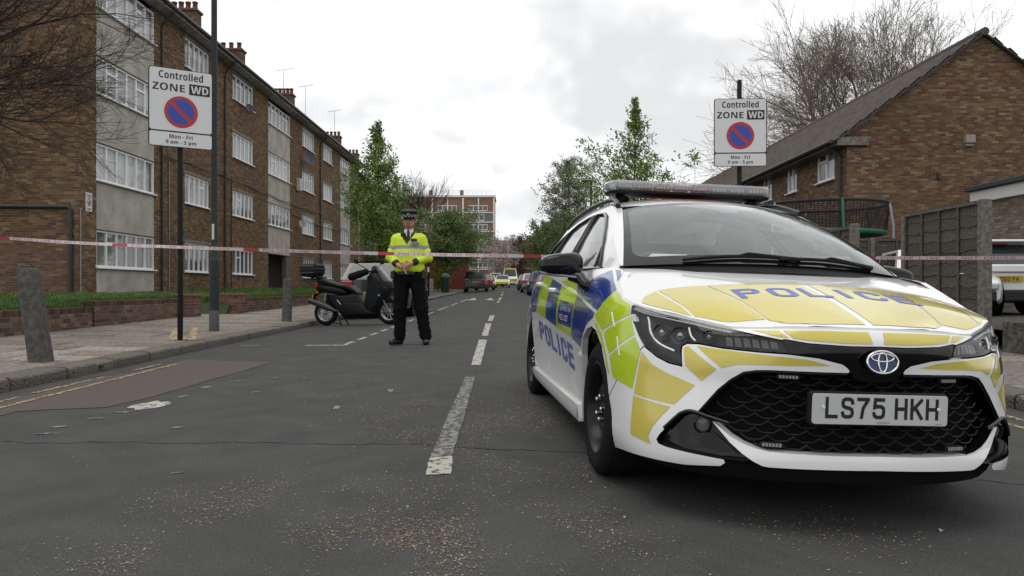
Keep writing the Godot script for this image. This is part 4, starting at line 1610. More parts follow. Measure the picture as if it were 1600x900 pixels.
func build_trees() -> void:
	var green := Color(0.16, 0.24, 0.055)
	var cone := func(t: float) -> float: return 1.45 * pow(1.0 - t, 0.75) * (0.55 + 0.45 * smoothstep(0.0, 0.25, t)) + 0.12
	leafy_tree("street_tree", "tall narrow green tree beside the flats, left behind the officer", -5.0, 30.0, 0.3, 6.95, 1.7, cone, 2600, 0.08, green, 1, 44, 0.95)
	leafy_tree("street_tree", "short bushy tree at the kerb just right of the officer", -4.9, 61.0, 0.55, 6.3, 1.5, func(t: float) -> float: return 2.5 * sqrt(maxf(0.02, 1.0 - pow(absf(t - 0.3) / 0.72, 2.2))), 4200, 0.12, Color(0.13, 0.19, 0.055), 2, 40, 0.55)
	leafy_tree("street_tree", "wide leafy tree behind the red wall on the left", -8.2, 52.0, 0.5, 5.2, 1.2, func(t: float) -> float: return 1.7 * sqrt(maxf(0.02, 1.0 - pow(absf(t - 0.35) / 0.7, 2.0))), 1800, 0.11, Color(0.11, 0.16, 0.05), 3, 30, 0.55)
	leafy_tree("street_tree", "pointed green tree rising behind the police car roof", 4.95, 32.5, 0.3, 8.35, 1.9, func(t: float) -> float: return 2.3 * pow(1.0 - t, 0.85) * (0.6 + 0.4 * smoothstep(0.0, 0.2, t)) + 0.1, 2600, 0.085, Color(0.17, 0.25, 0.06), 4, 44, 0.9)
	leafy_tree("street_tree", "tall airy tree left of the pointed one, behind the wing mirror", 4.9, 70.0, 0.65, 11.4, 2.2, func(t: float) -> float: return 2.5 * sqrt(maxf(0.02, 1.0 - pow(absf(t - 0.4) / 0.68, 2.0))) + 0.1, 3600, 0.13, Color(0.15, 0.18, 0.085), 5, 46, 1.1)
	leafy_tree("street_tree", "dense dark tree low behind the mirror, right of the street", 5.2, 57.0, 0.55, 5.9, 1.0, func(t: float) -> float: return 1.9 * sqrt(maxf(0.02, 1.0 - pow(absf(t - 0.35) / 0.7, 2.0))), 2600, 0.12, Color(0.1, 0.14, 0.04), 6, 36, 0.55)
	leafy_tree("street_tree", "round tree far along the right kerb above parked cars", 4.3, 95.0, 0.9, 7.8, 1.4, func(t: float) -> float: return 3.3 * sqrt(maxf(0.02, 1.0 - pow(absf(t - 0.38) / 0.68, 2.0))), 2800, 0.17, Color(0.12, 0.155, 0.055), 7, 36, 0.55)
	leafy_tree("street_tree", "farthest green tree at the right end of the street", 4.5, 128.0, 1.2, 8.6, 1.4, func(t: float) -> float: return 3.6 * sqrt(maxf(0.02, 1.0 - pow(absf(t - 0.38) / 0.68, 2.0))), 2400, 0.2, Color(0.12, 0.14, 0.06), 8, 34, 0.55)
	leafy_tree("street_tree", "far green tree at the left end of the street behind black car", -6.0, 88.0, 0.8, 7.0, 1.2, func(t: float) -> float: return 3.0 * sqrt(maxf(0.02, 1.0 - pow(absf(t - 0.38) / 0.68, 2.0))), 2600, 0.16, Color(0.11, 0.15, 0.05), 9, 34, 0.55)
	leafy_tree("blossom_tree", "pale pink blossom tree at the far end of the street", -2.6, 138.0, 1.3, 8.2, 1.6, func(t: float) -> float: return 3.4 * sqrt(maxf(0.02, 1.0 - pow(absf(t - 0.45) / 0.62, 2.0))), 1300, 0.18, Color(0.4, 0.33, 0.32), 10, 34, 0.7)
	leafy_tree("copper_tree", "dark reddish tree beyond the blossom at the street end", 1.5, 150.0, 1.4, 9.2, 1.6, func(t: float) -> float: return 3.6 * sqrt(maxf(0.02, 1.0 - pow(absf(t - 0.4) / 0.65, 2.0))), 1700, 0.2, Color(0.1, 0.045, 0.035), 11, 34, 0.6)
	leafy_tree("copper_tree", "brown budding tree in front of the far terrace", 8.5, 160.0, 1.5, 10.5, 1.6, func(t: float) -> float: return 4.2 * sqrt(maxf(0.02, 1.0 - pow(absf(t - 0.4) / 0.65, 2.0))), 1800, 0.22, Color(0.1, 0.07, 0.05), 12, 34, 0.6)
	leafy_tree("garden_shrub", "low green shrub under the street tree behind the officer", -6.6, 47.0, 0.55, 2.0, 0.15, func(t: float) -> float: return 0.8 * sqrt(maxf(0.02, 1.0 - pow(absf(t - 0.4) / 0.65, 2.0))), 700, 0.08, Color(0.09, 0.12, 0.03), 13, 20, 0.6, "shrubs by the pavement", 0.03)
	leafy_tree("garden_shrub", "shrub with yellow flowers beside the far left pavement", -5.6, 60.0, 0.6, 2.1, 0.15, func(t: float) -> float: return 0.9 * sqrt(maxf(0.02, 1.0 - pow(absf(t - 0.4) / 0.65, 2.0))), 800, 0.08, Color(0.2, 0.19, 0.03), 14, 20, 0.6, "shrubs by the pavement", 0.03)
	# bare trees
	var bark := mat("bark_grey", Color(0.2, 0.165, 0.12), 0.95)
	var twigm := mat("bark_dark", Color(0.05, 0.037, 0.028), 0.95)
	var stems := []
	var r := RandomNumberGenerator.new()
	r.seed = 9
	for k in 11:
		var a := TAU * k / 11.0 + 0.3
		var tilt := 0.25 if k % 3 == 0 else 0.75
		stems.append([cos(a) * tilt, 1.0 if k % 3 == 0 else 0.78, sin(a) * tilt, 4.4, r.randf_range(0.72, 1.0), 0.34])
	stems.append([-1.0, 0.35, 0.1, 4.6, 0.85, 0.3])
	stems.append([1.0, 0.45, 0.1, 4.3, 0.85, 0.3])
	bare_tree("bare_tree", "large bare spreading tree rising behind the terrace roof", Vector3(22.4, 0.4, -50.0), 8.0, 0.42, stems, {"levels": 5, "kids": 4, "wander": 0.17, "lift": 0.02, "taper": 0.6, "split": 0.66, "shrink": 0.7, "minr": 0.009}, 21, bark)
	var st2 := []
	for k in 7:
		var a := TAU * k / 7.0
		st2.append([cos(a) * 0.7, 0.8, sin(a) * 0.7, 3.2, 0.9, 0.34])
	bare_tree("bare_tree", "bare tree showing above the gable at the right edge", Vector3(38.0, 0.4, -58.0), 10.5, 0.4, st2, {"levels": 4, "kids": 4, "wander": 0.15, "lift": 0.03, "taper": 0.62, "split": 0.55, "shrink": 0.68, "minr": 0.011}, 22, bark)
	var st3 := []
	for k in 6:
		var a := TAU * k / 6.0
		st3.append([cos(a) * 0.2, 1.0, sin(a) * 0.2, 2.9, 0.8, 0.4])
	bare_tree("bare_tree", "slender bare tree between the tall green tree and the slab block", Vector3(-9.9, 0.7, -78.0), 4.0, 0.2, st3, {"levels": 4, "kids": 4, "wander": 0.12, "lift": 0.06, "taper": 0.6, "split": 0.36, "shrink": 0.7, "minr": 0.012}, 23, mat("bark_mid", Color(0.075, 0.06, 0.05), 0.95))
	var st4 := []
	for q in [[1.0, 0.06, 0.15, 2.3, 0.97, 0.3], [1.0, -0.08, -0.3, 2.3, 0.9, 0.3], [0.9, 0.3, 0.35, 2.2, 0.98, 0.3], [0.8, 0.45, -0.4, 2.1, 1.0, 0.28], [1.0, -0.2, 0.3, 2.1, 0.86, 0.28], [0.6, 0.6, 0.2, 2.0, 1.0, 0.28], [0.9, 0.12, 0.7, 2.0, 0.94, 0.26], [-0.8, 0.4, 0.2, 1.9, 1.0, 0.26], [0.2, 0.5, 0.9, 1.8, 1.0, 0.26], [1.0, 0.2, 0.0, 2.4, 0.8, 0.28], [1.0, 0.02, 0.5, 2.2, 0.75, 0.26], [0.95, 0.35, -0.1, 2.4, 0.9, 0.28]]:
		st4.append(q)
	bare_tree("bare_tree", "dark bare tangled branches in front of the brick end wall, top left", Vector3(-11.15, 0.6, -13.6), 4.3, 0.17, st4, {"levels": 4, "kids": 5, "wander": 0.22, "lift": 0.03, "taper": 0.55, "split": 0.62, "shrink": 0.6, "minr": 0.003}, 24, twigm)

func font(weight := 700) -> SystemFont:
	var key := "font%d" % weight
	if not texs.has(key):
		var f := SystemFont.new()
		f.font_names = PackedStringArray(["Droid Sans"])
		f.font_weight = weight
		texs[key] = f
	return texs[key]

func words(called: String, text: String, at: Vector3, width: float, height: float, m: Material, parent: Node3D, depth := 0.002) -> MeshInstance3D:
	# raised lettering fitted into a width and height (capital height), centred at a point of the parent's xy plane
	var t := TextMesh.new()
	t.text = text
	t.font = font()
	t.font_size = 64
	t.pixel_size = 0.01
	t.depth = 0.01
	t.curve_step = 1.0
	var box := t.get_aabb()
	var o := part(called, t, m, parent)
	var sx := width / maxf(box.size.x, 0.001)
	var sy := height / maxf(box.size.y, 0.001)
	o.scale = Vector3(sx, sy, depth / 0.01)
	var c := box.get_center()
	o.position = at - Vector3(c.x * sx, c.y * sy, 0)
	return o

func rounded(w: float, h: float, r: float, n := 5) -> PackedVector2Array:
	var p := PackedVector2Array()
	for q in [[w / 2 - r, h / 2 - r, 0.0], [-w / 2 + r, h / 2 - r, 0.5], [-w / 2 + r, -h / 2 + r, 1.0], [w / 2 - r, -h / 2 + r, 1.5]]:
		for k in n + 1:
			var a: float = (q[2] + 0.5 * k / n) * PI
			p.append(Vector2(q[0] + r * cos(a), q[1] + r * sin(a)))
	return p

func disc(r: float, n := 40) -> PackedVector2Array:
	var p := PackedVector2Array()
	for k in n:
		p.append(Vector2(cos(TAU * k / n), sin(TAU * k / n)) * r)
	return p

func flat_ring(mb: MB, r0: float, r1: float, at: Vector3, z: float, n := 44) -> void:
	for k in n:
		var a := TAU * k / n
		var b := TAU * (k + 1) / n
		mb.quad(at + Vector3(cos(a) * r0, sin(a) * r0, z), at + Vector3(cos(a) * r1, sin(a) * r1, z), at + Vector3(cos(b) * r1, sin(b) * r1, z), at + Vector3(cos(b) * r0, sin(b) * r0, z))

func zone_sign(label: String, post_at: Vector3, turn: float, low: float, w: float, h: float, post_top: float, post_r: float) -> void:
	var t := thing("zone_sign", label, "road sign", post_at, turn, "controlled zone signs")
	var black := mat("sign_black", Color(0.012, 0.012, 0.013), 0.55)
	var mb := MB.new()
	mb.lathe([Vector2(post_r, -0.05), Vector2(post_r, post_top), Vector2(post_r * 0.8, post_top + 0.01), Vector2(0.0, post_top + 0.012)], 16)
	part("post", mb.mesh(), mat("post_black", Color(0.016, 0.016, 0.016), 0.5, {"vary": 0.4, "freq": 0.05, "spec": 0.25}), t)
	var z := post_r + 0.03
	var back := MB.new()
	var cy := low + h * 0.5
	back.prism(rounded(w, h, 0.045), z - 0.006, z, Transform3D(Basis(), Vector3(0, cy, 0)), 0.002)
	var plate := part("plate", back.mesh(), black, t)
	mb = MB.new()
	for y in [low + h * 0.22, low + h * 0.78]:
		mb.bbox(Vector3(0, y, z - 0.02), Vector3(0.16, 0.05, 0.03), 0.006)
		mb.bbox(Vector3(0, y, z - 0.04), Vector3(w * 0.85, 0.03, 0.02), 0.004)
	part("clip", mb.mesh(), mat("galv", Color(0.3, 0.3, 0.31), 0.5, {"metal": 0.7}), t)
	var white := mat("sign_white", Color(0.66, 0.665, 0.67), 0.42)
	var split := low + h * 0.197
	var face := MB.new()
	face.prism(rounded(w - 0.03, h * 0.803 - 0.022, 0.035), z, z + 0.002, Transform3D(Basis(), Vector3(0, (split + low + h) * 0.5 + 0.0, 0)))
	part("face", face.mesh(), white, plate)
	face = MB.new()
	face.prism(rounded(w - 0.03, h * 0.197 - 0.022, 0.03), z, z + 0.002, Transform3D(Basis(), Vector3(0, (split + low) * 0.5, 0)))
	part("face", face.mesh(), white, plate)
	var f := z + 0.0025
	var s := h / 1.06
	words("lettering", "Controlled", Vector3(0, low + h * 0.912, f), w * 0.69, 0.105 * s, black, plate)
	words("lettering", "ZONE", Vector3(-w * 0.19, low + h * 0.757, f), w * 0.5, 0.10 * s, black, plate)
	mb = MB.new()
	mb.prism(rounded(w * 0.33, 0.148 * s, 0.012), f, f + 0.002, Transform3D(Basis(), Vector3(w * 0.29, low + h * 0.757, 0)))
	part("panel", mb.mesh(), black, plate)
	words("lettering", "WD", Vector3(w * 0.29, low + h * 0.757, f + 0.0025), w * 0.275, 0.10 * s, white, plate)
	var c := Vector3(0, low + h * 0.453, 0)
	mb = MB.new()
	mb.prism(disc(w * 0.262), f, f + 0.002, Transform3D(Basis(), c))
	part("disc", mb.mesh(), mat("sign_red", Color(0.42, 0.028, 0.03), 0.45), plate)
	mb = MB.new()
	# the blue field in two halves, either side of the red slash
	var circ := disc(w * 0.205, 60)
	var half := w * 0.034
	for sgn in [-1.0, 1.0]:
		var band := PackedVector2Array()
		var n: Vector2 = Vector2(1, 1).normalized() * sgn
		var tdir := Vector2(n.y, -n.x)
		band = PackedVector2Array([n * half + tdir * 2.0, n * half - tdir * 2.0, n * 3.0 - tdir * 2.0, n * 3.0 + tdir * 2.0])
		for pc in Geometry2D.intersect_polygons(circ, band):
			mb.prism(pc, f + 0.0021, f + 0.004, Transform3D(Basis(), c))
	part("blue_field", mb.mesh(), mat("sign_blue", Color(0.028, 0.06, 0.36), 0.45), plate)
	words("lettering", "Mon - Fri", Vector3(0, low + h * 0.138, f), w * 0.36, 0.058 * s, black, plate)
	words("lettering", "9 am - 5 pm", Vector3(0, low + h * 0.058, f), w * 0.475, 0.066 * s, black, plate)

func timber_post(label: String, at: Vector3, h: float, w: float, lean: Vector3, sd: int, tone: float) -> void:
	var t := thing("timber_post", label, "bollard", at, 0.0, "weathered posts along the pavement edge")
	var r := RandomNumberGenerator.new()
	r.seed = sd
	var fn := FastNoiseLite.new()
	fn.seed = sd
	fn.frequency = 3.0
	var mb := MB.new()
	mb.grid(40, 30, func(u: float, v: float) -> Vector3:
		var a := u * TAU
		var sq := 1.0 / pow(pow(absf(cos(a)), 5.0) + pow(absf(sin(a)), 5.0), 0.2)
		var y := v * h
		var wob := 1.0 + 0.035 * fn.get_noise_3d(cos(a) * 1.2, y * 0.5, sin(a) * 1.2) + 0.03 * fn.get_noise_3d(cos(a) * 9.0, y * 0.35, sin(a) * 9.0)
		var rr := w * 0.5 * sq * wob * lerpf(1.06, 0.94, v)
		if v > 0.93:
			rr *= 1.0 - 0.5 * pow((v - 0.93) / 0.07, 2.0)
		if v >= 1.0:
			rr = 0.0
		return Vector3(cos(a) * rr, y - 0.03, sin(a) * rr) + lean * v)
	part("shaft", mb.mesh(), mat("old_timber_%d" % sd, Color(tone, tone * 0.95, tone * 0.86), 0.95, {"vary": 0.45, "freq": 0.03, "scale": 0.7, "bump": 0.7, "bfreq": 0.15}), t)
	var top := MB.new()
	top.prism(rounded(w * 0.72, w * 0.72, w * 0.2), -0.02, 0.0, Transform3D(Basis(Vector3.RIGHT, -PI / 2), lean + Vector3(0, h - 0.045, 0)))
	part("end_grain", top.mesh(), mat("end_grain", Color(0.11, 0.1, 0.085), 0.95, {"vary": 0.5, "freq": 0.05}), t)

func build_street_furniture() -> void:
	var px := -4.96
	zone_sign("black post with controlled zone sign at left, its base in crumpled paper", Vector3(px, pave_y(px, 11.94), -11.94), deg_to_rad(33.0), 2.87, 0.9, 1.165, 3.8, 0.04)
	zone_sign("controlled zone sign on black post rising behind the police car roof", Vector3(4.0, pave_y_right(4.0, 14.05), -14.05), deg_to_rad(-3.0), 2.9, 0.915, 1.19, 4.42, 0.042)
	# lamp column on the left
	var lp := thing("lamp_post", "dark grey steel lamp column with thick base between sign and scooter", "lamp post", Vector3(-5.22, pave_y(-5.22, 14.0), -14.0), 0.0, "street lamp columns")
	var steel := mat("lamp_steel", Color(0.045, 0.05, 0.058), 0.5, {"vary": 0.25, "freq": 0.03, "spec": 0.3})
	var mb := MB.new()
	mb.lathe([Vector2(0.082, 0.0), Vector2(0.082, 1.22), Vector2(0.078, 1.26), Vector2(0.058, 1.29), Vector2(0.055, 1.3), Vector2(0.052, 4.0), Vector2(0.045, 8.2), Vector2(0.0, 8.21)], 20)
	part("column", mb.mesh(), steel, lp)
	mb = MB.new()
	mb.lathe([Vector2(0.0835, -0.02), Vector2(0.0838, 0.36), Vector2(0.082, 0.362)], 20)
	part("base_coat", mb.mesh(), mat("lamp_base", Color(0.17, 0.17, 0.175), 0.8, {"vary": 0.65, "freq": 0.06, "scale": 1.2}), lp)
	mb = MB.new()
	mb.bbox(Vector3(0, 0.85, 0.081), Vector3(0.075, 0.5, 0.01), 0.004)
	part("access_door", mb.mesh(), steel, lp)
	mb = MB.new()
	mb.bbox(Vector3(0.0, 1.74, 0.056), Vector3(0.04, 0.27, 0.004), 0.001)
	part("number_label", mb.mesh(), mats["notice_white"], lp)
	mb = MB.new()
	mb.tube([Vector3(0, 8.15, 0), Vector3(0.9, 8.35, 0)], [0.035], 8)
	mb.bbox(Vector3(1.2, 8.36, 0), Vector3(0.7, 0.1, 0.28), 0.04)
	part("lantern", mb.mesh(), steel, lp)
	# the far one on the right
	var l2 := thing("lamp_post", "slim distant lamp column with flat head among trees right of street", "lamp post", Vector3(4.95, pave_y_right(4.95, 50.0), -50.0), 0.0, "street lamp columns")
	mb = MB.new()
	mb.lathe([Vector2(0.09, 0), Vector2(0.085, 1.2), Vector2(0.075, 1.3), Vector2(0.07, 7.0), Vector2(0.0, 7.02)], 10)
	part("column", mb.mesh(), steel, l2)
	mb = MB.new()
	mb.bbox(Vector3(-0.22, 7.05, 0), Vector3(0.75, 0.1, 0.25), 0.03)
	part("lantern", mb.mesh(), steel, l2)
	# posts
	timber_post("thick leaning weathered grey post nearest the camera at far left", Vector3(-5.17, pave_y(-5.17, 8.78), -8.78), 1.1, 0.2, Vector3(-0.13, 0, 0.05), 5, 0.16)
	timber_post("upright weathered post beside the motor scooter", Vector3(-4.88, pave_y(-4.88, 17.3), -17.3), 0.99, 0.18, Vector3(0.03, 0, 0), 6, 0.17)
	# sign post beyond the officer, bins and rails further on
	var sp := thing("parking_sign_post", "thin black post with white band on pavement beyond the officer", "sign post", Vector3(-4.55, pave_y(-4.55, 43.5), -43.5))
	mb = MB.new()
	mb.lathe([Vector2(0.045, 0), Vector2(0.045, 2.9), Vector2(0, 2.91)], 10)
	part("post", mb.mesh(), mats["post_black"], sp)
	mb = MB.new()
	mb.bbox(Vector3(0, 1.45, 0.05), Vector3(0.1, 0.28, 0.01), 0.003)
	part("plate", mb.mesh(), mats["notice_white"], sp)
	var bin := thing("litter_bin", "small dark green litter bin on the far left pavement", "litter bin", Vector3(-4.7, pave_y(-4.7, 56.0), -56.0))
	mb = MB.new()
	mb.lathe([Vector2(0.24, 0), Vector2(0.28, 0.1), Vector2(0.3, 0.95), Vector2(0.33, 1.0), Vector2(0.33, 1.08)], 16)
	part("drum", mb.mesh(), mat("bin_green", Color(0.02, 0.05, 0.035), 0.5), bin)
	mb = MB.new()
	mb.lathe([Vector2(0.34, 1.07), Vector2(0.3, 1.25), Vector2(0.12, 1.36), Vector2(0, 1.37)], 16)
	part("lid", mb.mesh(), mats["bin_green"], bin)
	var pc := thing("concrete_bollard", "short pale concrete bollard by the pavement left of far bin", "bollard", Vector3(-4.75, pave_y(-4.75, 47.0), -47.0))
	mb = MB.new()
	mb.lathe([Vector2(0.13, 0), Vector2(0.12, 0.85), Vector2(0.1, 0.93), Vector2(0, 0.95)], 12)
	part("shaft", mb.mesh(), mat("concrete_post", Color(0.3, 0.28, 0.25), 0.9, {"vary": 0.35, "freq": 0.05}), pc)
	mb = MB.new()
	mb.lathe([Vector2(0.121, 0.6), Vector2(0.121, 0.72)], 12)
	part("band", mb.mesh(), mats["notice_white"], pc)
	# crumpled brown paper at the foot of the sign post
	var pb := MB.new()
	var fn := FastNoiseLite.new()
	fn.seed = 3
	fn.frequency = 7.0
	pb.grid(24, 14, func(u: float, v: float) -> Vector3:
		var x := lerpf(-0.2, 0.21, u)
		var top := 0.175 - 0.32 * absf(u - 0.14) if u < 0.45 else 0.05 + 0.13 * smoothstep(0.55, 0.8, u)
		var y := v * maxf(top, 0.03)
		return Vector3(x, y + 0.004, -0.07 - 0.09 * v - 0.03 * sin(u * 5.0) + 0.02 * fn.get_noise_2d(u * 0.3, v * 0.3)))
	pb.grid(16, 8, func(u: float, v: float) -> Vector3:
		var x := lerpf(-0.2, 0.2, u)
		return Vector3(x, 0.006 + 0.02 * absf(fn.get_noise_2d(u + 4.0, v)), -0.07 + 0.09 * v + 0.02 * fn.get_noise_2d(u * 2.0, v + 7.0)))
	var bag := part("paper_bag", pb.mesh(), mat("kraft", Color(0.46, 0.36, 0.25), 0.85), self, Vector3(px, pave_y(px, 11.94), -11.94))
	tag(bag, "crumpled beige paper bag lying round the foot of black sign post", "paper bag")
	# tufts of weeds at the kerb and round the near post
	var wm := mat("weed", Color(0.09, 0.1, 0.03), 0.85)
	var spots := [[-4.63, 8.95, 0.035, "small green weed growing in the kerb joint nearer the sign"], [-4.6, 8.35, 0.025, "small yellowish weed in the kerb joint nearer the leaning post"]]
	for q in spots:
		var w := MB.new()
		var r := RandomNumberGenerator.new()
		r.seed = int(q[1] * 100)
		for k in 60:
			var a := r.randf() * TAU
			var b := Vector3(cos(a), r.randf_range(0.3, 1.2), sin(a)).normalized()
			var root: Vector3 = Vector3(r.randfn(), 0, r.randfn()) * q[2] * 0.5
			var s := b.cross(Vector3.UP).normalized() * 0.006
			w.tri(root - s, root + b * q[2] * r.randf_range(0.7, 1.6), root + s)
		tag(part("weed", w.mesh(), wm, self, Vector3(q[0] + 0.03, road_y(q[0], q[1]) + 0.05, -q[1])), q[3], "weed", "weeds in the kerb joints")
	var straw := MB.new()
	var rs := RandomNumberGenerator.new()
	rs.seed = 8
	for k in 220:
		var a := rs.randf() * TAU
		var rad := 0.13 + absf(rs.randfn()) * 0.07
		var p := Vector3(cos(a) * rad * 1.2, 0.004 + rs.randf() * 0.015, sin(a) * rad)
		var dd := Vector3(rs.randfn(), 0.15 * rs.randf(), rs.randfn()).normalized() * rs.randf_range(0.02, 0.06)
		var s := dd.cross(Vector3.UP).normalized() * 0.003
		straw.tri(p - s, p + dd, p + s)
	tag(part("dead_grass", straw.mesh(), mat("straw", Color(0.3, 0.2, 0.09), 0.9), self, Vector3(-5.14, pave_y(-5.14, 8.74), -8.74)), "dry brown grass round the foot of the leaning grey post", "dead grass", "", "stuff")

# ------------------------------------------------------------------ the plot on the right
func plot_y(d: float) -> float:
	return 0.43 + 0.004 * (d - 10.0)

func build_right_plot() -> void:
	var mb := MB.new()
	mb.grid(6, 20, func(u: float, w: float) -> Vector3:
		var d := 3.0 + w * 62.0
		return Vector3(lerpf(6.12, 40.0, u), plot_y(d), -d), false)
	struct("driveway", mb.mesh(), mat("driveway", Color(0.1, 0.095, 0.09), 0.95, {"vary": 0.5, "freq": 0.03}))
	var conc := mat("concrete_post2", Color(0.235, 0.215, 0.19), 0.92, {"vary": 0.4, "freq": 0.03, "scale": 0.8, "bump": 0.6, "bfreq": 0.1})
	var lw := thing("retaining_wall", "low stained concrete wall below the white parked car at right edge", "low wall")
	mb = MB.new()
	mb.bbox(Vector3(6.1, 0.3, -7.9), Vector3(0.12, 0.5, 3.9), 0.015)
	part("slab", mb.mesh(), mat("concrete_low", Color(0.17, 0.155, 0.13), 0.95, {"vary": 0.55, "freq": 0.02, "scale": 0.7, "bump": 0.6}), lw)
	# lapped fence panels between concrete posts
	var wood := []
	for k in 4:
		var g: float = [0.145, 0.17, 0.12, 0.155][k]
		wood.append(mat("fence_wood_%d" % k, Color(g, g * 0.86, g * 0.72), 0.95, {"vary": 0.5, "freq": 0.05, "scale": 0.9, "bump": 0.8, "bfreq": 0.1}))
	var board := []
	for k in 5:
		var fn := FastNoiseLite.new()
		fn.seed = 70 + k
		fn.frequency = 1.6
		var m := MB.new()
		var n := 22
		for face in 2:
			var z := 0.006 if face == 0 else -0.006
			m.grid(n, 1, func(u: float, v: float) -> Vector3:
				var low := -0.085 + 0.04 * fn.get_noise_2d(u * 2.2, 0.0) + 0.008 * sin(u * 17.0 + k)
				return Vector3(u - 0.5, lerpf(low, 0.085, v), z + 0.012 * (0.5 - v)), face == 0)
		for u in n:
			var a := float(u) / n
			var b := float(u + 1) / n
			var la := -0.085 + 0.04 * fn.get_noise_2d(a * 2.2, 0.0) + 0.008 * sin(a * 17.0 + k)
			var lb := -0.085 + 0.04 * fn.get_noise_2d(b * 2.2, 0.0) + 0.008 * sin(b * 17.0 + k)
			m.quad(Vector3(a - 0.5, la, 0.012), Vector3(b - 0.5, lb, 0.012), Vector3(b - 0.5, lb, 0.0), Vector3(a - 0.5, la, 0.0))
		board.append(m.mesh())
	var panel := func(label: String, a: Vector3, b: Vector3, h: float, sd: int) -> void:
		var dir := (b - a)
		var len := Vector2(dir.x, dir.z).length()
		var turn := atan2(-dir.z, dir.x)
		var t := thing("lapped_fence", label, "fence", a, turn, "lapped timber fence panels")
		var rows := int(h / 0.15)
		for k in rows:
			var o := part("board", board[(k * 3 + sd) % 5], wood[(k * 7 + sd) % 4], t, Vector3(len * 0.5, 0.09 + k * (h - 0.1) / (rows - 1), 0.004 * (k % 2)))
			o.scale = Vector3(len - 0.04, 1.0, 1.0)
			o.rotation.z = 0.006 * (hash01(k + sd * 10) - 0.5)
		for k in 5:
			var bt := MB.new()
			bt.bbox(Vector3(0.03 + (len - 0.06) * k / 4.0, h * 0.5 + 0.02, 0.03), Vector3(0.04, h, 0.022), 0.004)
			part("batten", bt.mesh(), wood[(k + sd + 1) % 4], t)
		var cap := MB.new()
		cap.bbox(Vector3(len * 0.5, h + 0.03, 0.01), Vector3(len, 0.03, 0.06), 0.006)
		part("top_rail", cap.mesh(), wood[sd % 4], t)
	var post := func(label: String, x: float, d: float, top: float, w := 0.115) -> void:
		var m := MB.new()
		var lo := 0.15
		m.bbox(Vector3(0, (top - lo) * 0.5, 0), Vector3(w, top - lo, w), 0.012)
		tag(part("fence_post", m.mesh(), conc, self, Vector3(x, lo, -d)), label, "fence post", "concrete fence posts")
	post.call("near concrete fence post left of the white hatchback", 5.93, 10.02, 2.07, 0.125)
	post.call("concrete fence post at the far end of nearest fence panel", 5.96, 12.1, 2.03, 0.1)
	post.call("concrete fence post in front of trampoline, beyond the windscreen edge", 5.68, 13.25, 2.02, 0.13)
	post.call("short far concrete post on the cross fence below trampoline", 8.0, 17.75, 2.06, 0.1)
	panel.call("nearest grey lapped timber fence panel right of the car bonnet", Vector3(5.95, 0.34, -12.04), Vector3(5.94, 0.32, -10.09), 1.66, 1)
	panel.call("lapped fence panel receding left of post in front of trampoline", Vector3(5.7, 0.32, -15.25), Vector3(5.69, 0.3, -13.33), 1.6, 2)
	panel.call("low fence panel facing the road below the trampoline net", Vector3(8.06, 0.4, -17.75), Vector3(9.95, 0.4, -17.75), 1.58, 3)
	panel.call("fence panel between windscreen and far post, left part of cross fence", Vector3(6.1, 0.4, -17.72), Vector3(7.94, 0.4, -17.74), 1.58, 4)
	# trampoline
	var tr := thing("trampoline", "round garden trampoline with dark safety net and green padded poles", "trampoline", Vector3(7.62, plot_y(19.6), -19.6))
	var green := mat("foam_green", Color(0.015, 0.13, 0.08), 0.6)
	var dark := mat("net_dark", Color(0.02, 0.02, 0.022), 0.9)
	var R := 1.5
	var ring := func(y: float, rr: float) -> Array:
		var p := []
		for k in 41:
			p.append(Vector3(cos(TAU * k / 40) * rr, y, sin(TAU * k / 40) * rr))
		return p
	mb = MB.new()
	mb.tube(ring.call(2.5, R), [0.035], 7, false)
	part("top_ring", mb.mesh(), dark, tr)
	mb = MB.new()
	mb.tube(ring.call(1.80, R * 0.93), [0.06], 8, false)
	part("edge_pad", mb.mesh(), green, tr)
	mb = MB.new()
	mb.prism(disc(R * 0.9, 32), -0.01, 0.01, Transform3D(Basis(Vector3.RIGHT, PI / 2), Vector3(0, 1.80, 0)))
	part("mat", mb.mesh(), dark, tr)
	mb = MB.new()
	for k in 110:
		var a := TAU * k / 110
		mb.tube([Vector3(cos(a) * R * 0.95, 1.82, sin(a) * R * 0.95), Vector3(cos(a) * R, 2.48, sin(a) * R)], [0.009], 3, false)
	for k in 16:
		mb.tube(ring.call(1.84 + k * 0.041, R * (0.95 + 0.003 * k)), [0.008], 3, false)
	part("safety_net", mb.mesh(), dark, tr)
	for k in 6:
		var a := TAU * k / 6.0 + 1.66
		var m := green if k % 2 == 0 else mat("pole_steel", Color(0.35, 0.36, 0.37), 0.45, {"metal": 0.6})
		mb = MB.new()
		var b := Vector3(cos(a), 0, sin(a))
		mb.tube([b * R * 1.06, b * R * 1.06 + Vector3.UP * 1.95, b * R * 1.0 + Vector3.UP * 2.52], [0.035], 8)
		part("pole", mb.mesh(), m, tr)
	# garage
	var ga := thing("garage", "brick garage with white fascia and dark flat roof at right edge", "garage")
	var buff := [Color(0.3, 0.2, 0.145), Color(0.35, 0.24, 0.175), Color(0.25, 0.165, 0.12), Color(0.38, 0.28, 0.21), Color(0.28, 0.17, 0.12)]
	brickwork(ga, Vector3(11.8, 0.3, -11.0), Vector3(0, 0, -1), Vector3(-1, 0, 0), 9.35, 2.82, [], buff, 91, 200)
	brickwork(ga, Vector3(11.8, 0.3, -20.35), Vector3(1, 0, 0), Vector3(0, 0, -1), 3.5, 2.82, [], buff, 92, 0)
	brickwork(ga, Vector3(11.8, 0.3, -11.0), Vector3(1, 0, 0), Vector3(0, 0, 1), 3.5, 2.82, [], buff, 93, 0)
